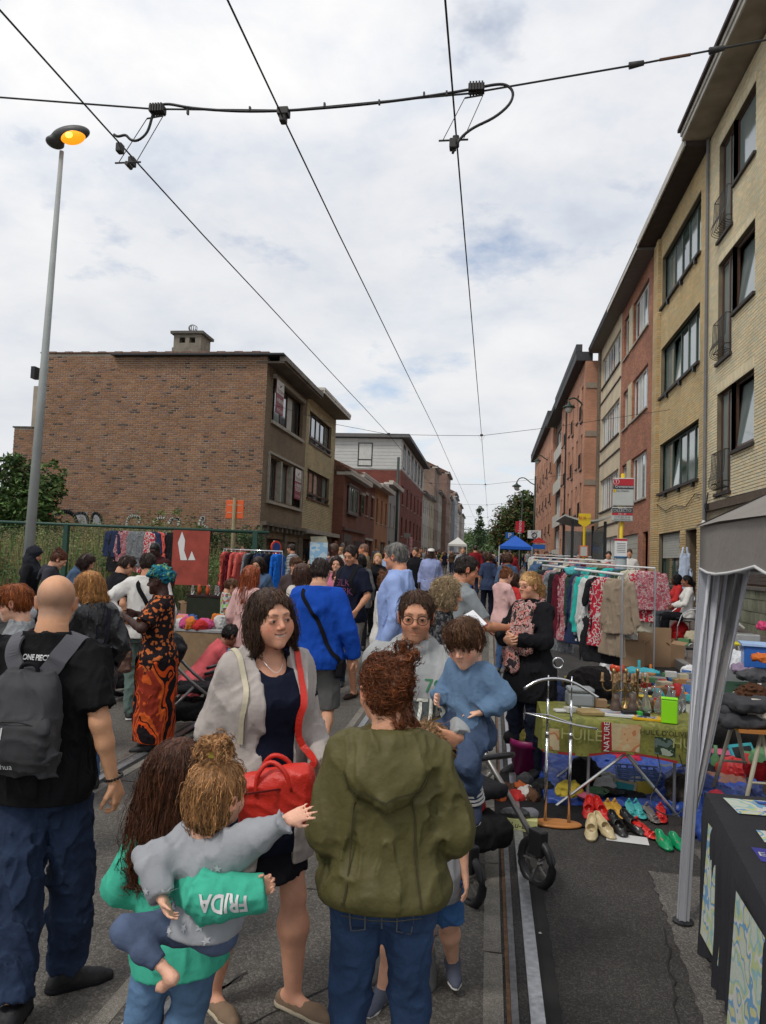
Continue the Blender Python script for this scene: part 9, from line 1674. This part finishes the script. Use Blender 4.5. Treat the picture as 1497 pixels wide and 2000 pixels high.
q = R_('dark skinned man in lavender shirt and white cap',843,1071,17,182,'m',0,'3a241c',('buzz','0c0a09'),cloth((.26,.30,.50)),1.9,'jeans',DEND,g=1.15,lod=1);s = S();s.frame(q.hc,q.HR,q.hs);s.ell((0,-.01,.07),(.09,.105,.055)).ell((0,.10,.055),(.06,.06,.01));s.frame();sdfobj('cap',s,.013,WHC,q.root)
R_('boy in royal blue tee and navy shorts walking away',915,1093,20.5,4,'c',.25,'b98062',('short','4a3020'),cloth((.03,.15,.50)),.9,'shorts',NAV,lod=1,head=(0,8,0))
R_('child in turquoise top beside the royal blue tee boy',904,1096,22.5,8,'c',.3,'c48f70',('short','3a261c'),cloth((.03,.30,.32)),.9,'jeans',cloth((.2,.2,.2)),head=(0,4,0))
q = R_('woman in navy vest and white sleeves with dark trousers walking away',955,1080,18.8,6,'f',0,'c48f70',('pixie','4a3222'),cloth((.035,.05,.10)),1.0,'trousers',NAV,lod=1,ex=dict())
R_('woman with brown hair and blue denim jacket beyond the pink sweater girl',992,1080,15.5,10,'f',0,'c48f70',('pixie','4a2e20'),DJ,1.9,'jeans',DEND,lod=1)
R_('girl in pale pink sweater and blue jeans looking at the clothes rail',984,1107,11.2,-52,'f',.25,'d6a489',('bun','7a4a2c'),PK,1.9,'jeans',DEN,hem=-.15,head=(-8,20,0),sh=GSH,arms=dict(R=dict(t=(.0,.30,-.22),c=.5),L=dict(t=(.0,.32,-.24),c=.5)),legs=dict(L=dict(t=(-.07,0,.075)),R=dict(t=(.07,.03,.075))))
R_('man in grey polo with black strap coming towards the camera',905,1068,25,182,'m',0,'c48f70',('buzz','6a5a4a'),cloth((.34,.35,.38)),.9,'jeans',DEND)
R_('man in dark red shirt in the crowd right of the grey polo',929,1066,27,20,'m',0,'c48f70',('short','2a1c14'),cloth((.22,.015,.02)),1.9,'jeans',DEND)
R_('woman in red top close behind the pink sweater girl',1003,1118,12.6,-40,'f',.1,'c48f70',('bob','3a2218'),cloth((.45,.03,.03)),1.8,'jeans',DEND,hairv=.3)
P = at(8,1290,3.6);q = person('person in black seen only in part at the left edge',P.x-.16,3.6,1.50,30,skin='c48f70',hair=('short','17110e'),top=dict(m=BLKC,sleeve=2,hem=-.3),bot=dict(k='jeans',m=BLKC),shoes=dict(m=BSH),lod=1,lean=0)
# sitting women on the right pavement
def sitter(label,px,py,Y,X=None,face=90,skin='4a2c20',hair=('pony','0c0a09'),tm=WHC,bm_=BLKC,sh=BSH,sex='f',lod=1,sl=1.9,**k):
 p = at(px,py,Y);return person(label,p.x,Y,1.62,face,sex=sex,skin=skin,hair=hair,lod=lod,hipz=.50,z=gz(Y)+.12,top=dict(m=tm,sleeve=sl,hem=-.2),bot=dict(k='trousers',m=bm_),shoes=dict(m=sh),arms=dict(L=dict(t=(-.03,.32,-.32),h=(-.6,-1,-.3)),R=dict(t=(.0,.34,-.33),h=(.6,-1,-.3))),legs=dict(L=dict(t=(-.1,.42,.075),h=(0,.6,1)),R=dict(t=(.08,.52,.10),h=(0,.6,1))),**k)
sitter('seated woman in white top and black trousers on folding chair in profile',1343,1200,15.4,face=82,skin='8a5a44');sitter('seated woman in red scarf and top behind the white topped one',1322,1200,16.3,face=88,tm=cloth((.45,.03,.03)),bm_=cloth((.06,.07,.08)),hair=('bob','0c0a09'),hairv=.3,skin='4a2c20',sh=cloth((.15,.06,.03)))
sitter('white haired old lady seated behind the bric a brac table',1238,1170,20,face=100,hair=('curly','b8b4ac'),tm=cloth((.55,.52,.50)),skin='d6a489',hairv=.4)
sitter('grey haired elderly man in dark blue seated beside the old lady',1219,1168,21,face=110,hair=('short','7a7670'),tm=cloth((.08,.09,.15)),skin='d6a489',sex='m')
q = R_('man in white shirt and grey cap behind the clothes rails',1098,1084,21,70,'m',0,'8a5a44',('buzz','2a1c14'),WHC,.9,'jeans',DEND,lod=1,arms=dict(R=dict(t=(.0,.36,-.28)),L=dict(t=(0,.36,-.28))));s = S();s.frame(q.hc,q.HR,q.hs);s.ell((0,-.01,.07),(.09,.105,.055)).ell((0,.11,.05),(.06,.06,.01));s.frame();sdfobj('cap',s,.013,GREYC,q.root)
R_('dark haired person in dark clothes just behind the white shirted seller',1113,1085,24,80,'m',0,'8a5a44',('short','17110e'),BLKC,1.9,'jeans',DEND)
R_('woman with brown hair bending behind the rails near the bus stop',1111,1103,17,150,'f',0,'c48f70',('bob','3a2218'),cloth((.14,.14,.15)),1.9,'jeans',DEND,hairv=.4)
R_('person with reddish hair behind the second bus stop pole',1172,1098,19,120,'f',0,'c48f70',('short','4a2a1c'),PK,.9,'jeans',DEND)
q = R_('woman with red cap and black vest at the bus stop',1189,1098,18,20,'f',0,'c48f70',('bun','17110e'),BLKC,.3,'jeans',DEND);s = S();s.frame(q.hc,q.HR,q.hs);s.ell((0,-.01,.065),(.092,.105,.065));s.frame();sdfobj('cap',s,.014,cloth((.45,.02,.03)),q.root)
R_('young person rummaging behind the clothes rail on the left',474,1068,14,200,'f',.1,'cf9b7e',('bun','6a4630'),PK,1.9,'jeans',DEND,head=(0,30,0))
def croucher(label,px,py,Y,face,tm,bm_,hair,skin='8a5a44',kid=0,H=1.6,lean=50,z=None):
 p = at(px,py,Y);return person(label,p.x,Y,H,face,skin=skin,hair=hair,lod=1,kid=kid,sex='f',hipz=.32*H/1.6,lean=lean,top=dict(m=tm,sleeve=1.2,hem=-.3),bot=dict(k='jeans',m=bm_),shoes=dict(m=BSH),arms=dict(L=dict(t=(-.03,.3,-.40)),R=dict(t=(.03,.34,-.38))),legs=dict(L=dict(t=(-.14,.18,.075),h=(-.3,1,.8)),R=dict(t=(.14,.22,.075),h=(.3,1,.8))),head=(0,10,0))
croucher('crouching person in coral pink top rummaging on the ground',375,1290,7.6,-60,cloth((.50,.09,.10)),BLKC,('short','17110e'),lean=38);croucher('crouching child in bright blue tee behind the coral pink one',405,1300,8.2,-40,cloth((.02,.20,.45)),DEND,('bun','3a2218'),kid=.3,H=1.3,lean=40)
# --- the far crowd
CT = [('black',BLKC),('white',WHC),('navy',NAV),('dark red',cloth((.22,.015,.02))),('grey',GREYC),('light blue',cloth((.25,.33,.50))),('beige',LI),('dark green',cloth((.02,.05,.03))),('pink',PK),('brown',cloth((.07,.04,.025))),('purple',cloth((.06,.02,.09))),('mustard',cloth((.35,.22,.03)))]
HC_ = [('black haired',(.012,.009,.008)),('brown haired',(.06,.03,.018)),('blond',(.30,.18,.08)),('grey haired',(.22,.21,.20)),('auburn',(.14,.05,.02))]
protos = []
for i in range(10):
 fem = i % 2;q = person('person',0,0,1.70 if not fem else 1.62,0,sex='f' if fem else 'm',hair=((['short','buzz','short','recede','short'] if not fem else ['long','bob','bun','bob','long'])[i//2],'3a2a20'),lod=2,skin=['c99678','c08a6c','8a5a44','d6a489','c99678','cf9b7e','4a2c20','cf9b7e','c48f70','d6a489'][i],head=((-20,0,25,-8,10,0,-30,14,0,5)[i],6,0),top=dict(name='top',m=BLKC,sleeve=1.9 if i % 3 else .8,hem=-.2),bot=dict(name='trousers',k='trousers',m=DEND),shoes=None,legs=dict(L=dict(t=(-.1,.12*(i % 3),.06)),R=dict(t=(.1,-.1*(i % 3),.06))));protos.append(q.root)
hm_ = [MT('far_hair',c,.5,.3,30) for _,c in HC_];rg = random.Random(21);used = set();first = set();n = 0;spots = []
for k in range(1400):
 Y = 14+rg.random()**1.25*110;X = rg.uniform(-7.2,4.2)
 if Y < 24 and (-2.2 < X < 2.6 or X < -4.6): continue
 if Y < 20 and X > 2: continue
 if abs(X-1.3) < 1.5 and 43 < Y < 48: continue
 if any((X-a)**2+((Y-b)*.5)**2 < (.55 if Y < 40 else .42)**2 for a,b in spots): continue
 spots.append((X,Y))
 if len(spots) >= 165: break
ordn = ['','slim ','tall ','stocky ']
for X,Y in sorted(spots,key=lambda s: s[1]):
 i = rg.randrange(10);t = rg.choice([0,0,0,1,2,2,3,4,4,5,6,7,8,9,9,10,11]);h = rg.choice([0,0,1,1,1,2,3,4]);r = copy_tree(protos[i]) if i in first else protos[i];first.add(i)
 r.location = (X,Y,gz(Y)+(.12 if X > 3.1 or X < -5.5 else 0));r.rotation_euler = (0,0,rg.choice([0,PI,PI,rg.uniform(0,6.28)])+rg.uniform(-.4,.4));s_ = rg.uniform(.92,1.07);r.scale = (s_*rg.uniform(.95,1.12),s_,s_)
 zy = next(n for l,n in ((25,'before the brick gable'),(31,'level with the corner house'),(37,'level with the yellow left house'),(43.5,'level with the bay house'),(50.5,'by the blue gazebo'),(57,'level with the orange house'),(64.5,'level with the grey house'),(76,'level with the clad block'),(87,'past the clad block'),(105,'by the white terrace'),(999,'at the far end')) if Y < l)
 zx = next(n for l,n in ((-5.5,'left pavement'),(-4.2,'left kerb'),(-2.8,'left track'),(-1.4,'between the tracks'),(.2,'right track'),(1.8,'right lane'),(3.1,'right kerb'),(99,'right pavement')) if X < l)
 for _ in range(12):
  LB_ = ('tall ' if s_ > 1.02 else 'short ' if s_ < .97 else '')+'%s person in %s top, %s, %s' % (HC_[h][0],CT[t][0],zx,zy)
  if LB_ not in used: break
  t = (t+1) % 12
 used.add(LB_)
 for c in r.children:
  nm_ = c.name.split('.')[0]
  if nm_ in ('top','hair','trousers'): c.material_slots[0].link = 'OBJECT';c.material_slots[0].material = CT[t][1] if nm_ == 'top' else hm_[h] if nm_ == 'hair' else [DEND,BLKC,DEN,GSH][(t+h) % 4]
 r['label'] = LB_;r['category'] = 'person';r['group'] = 'far crowd filling the street'
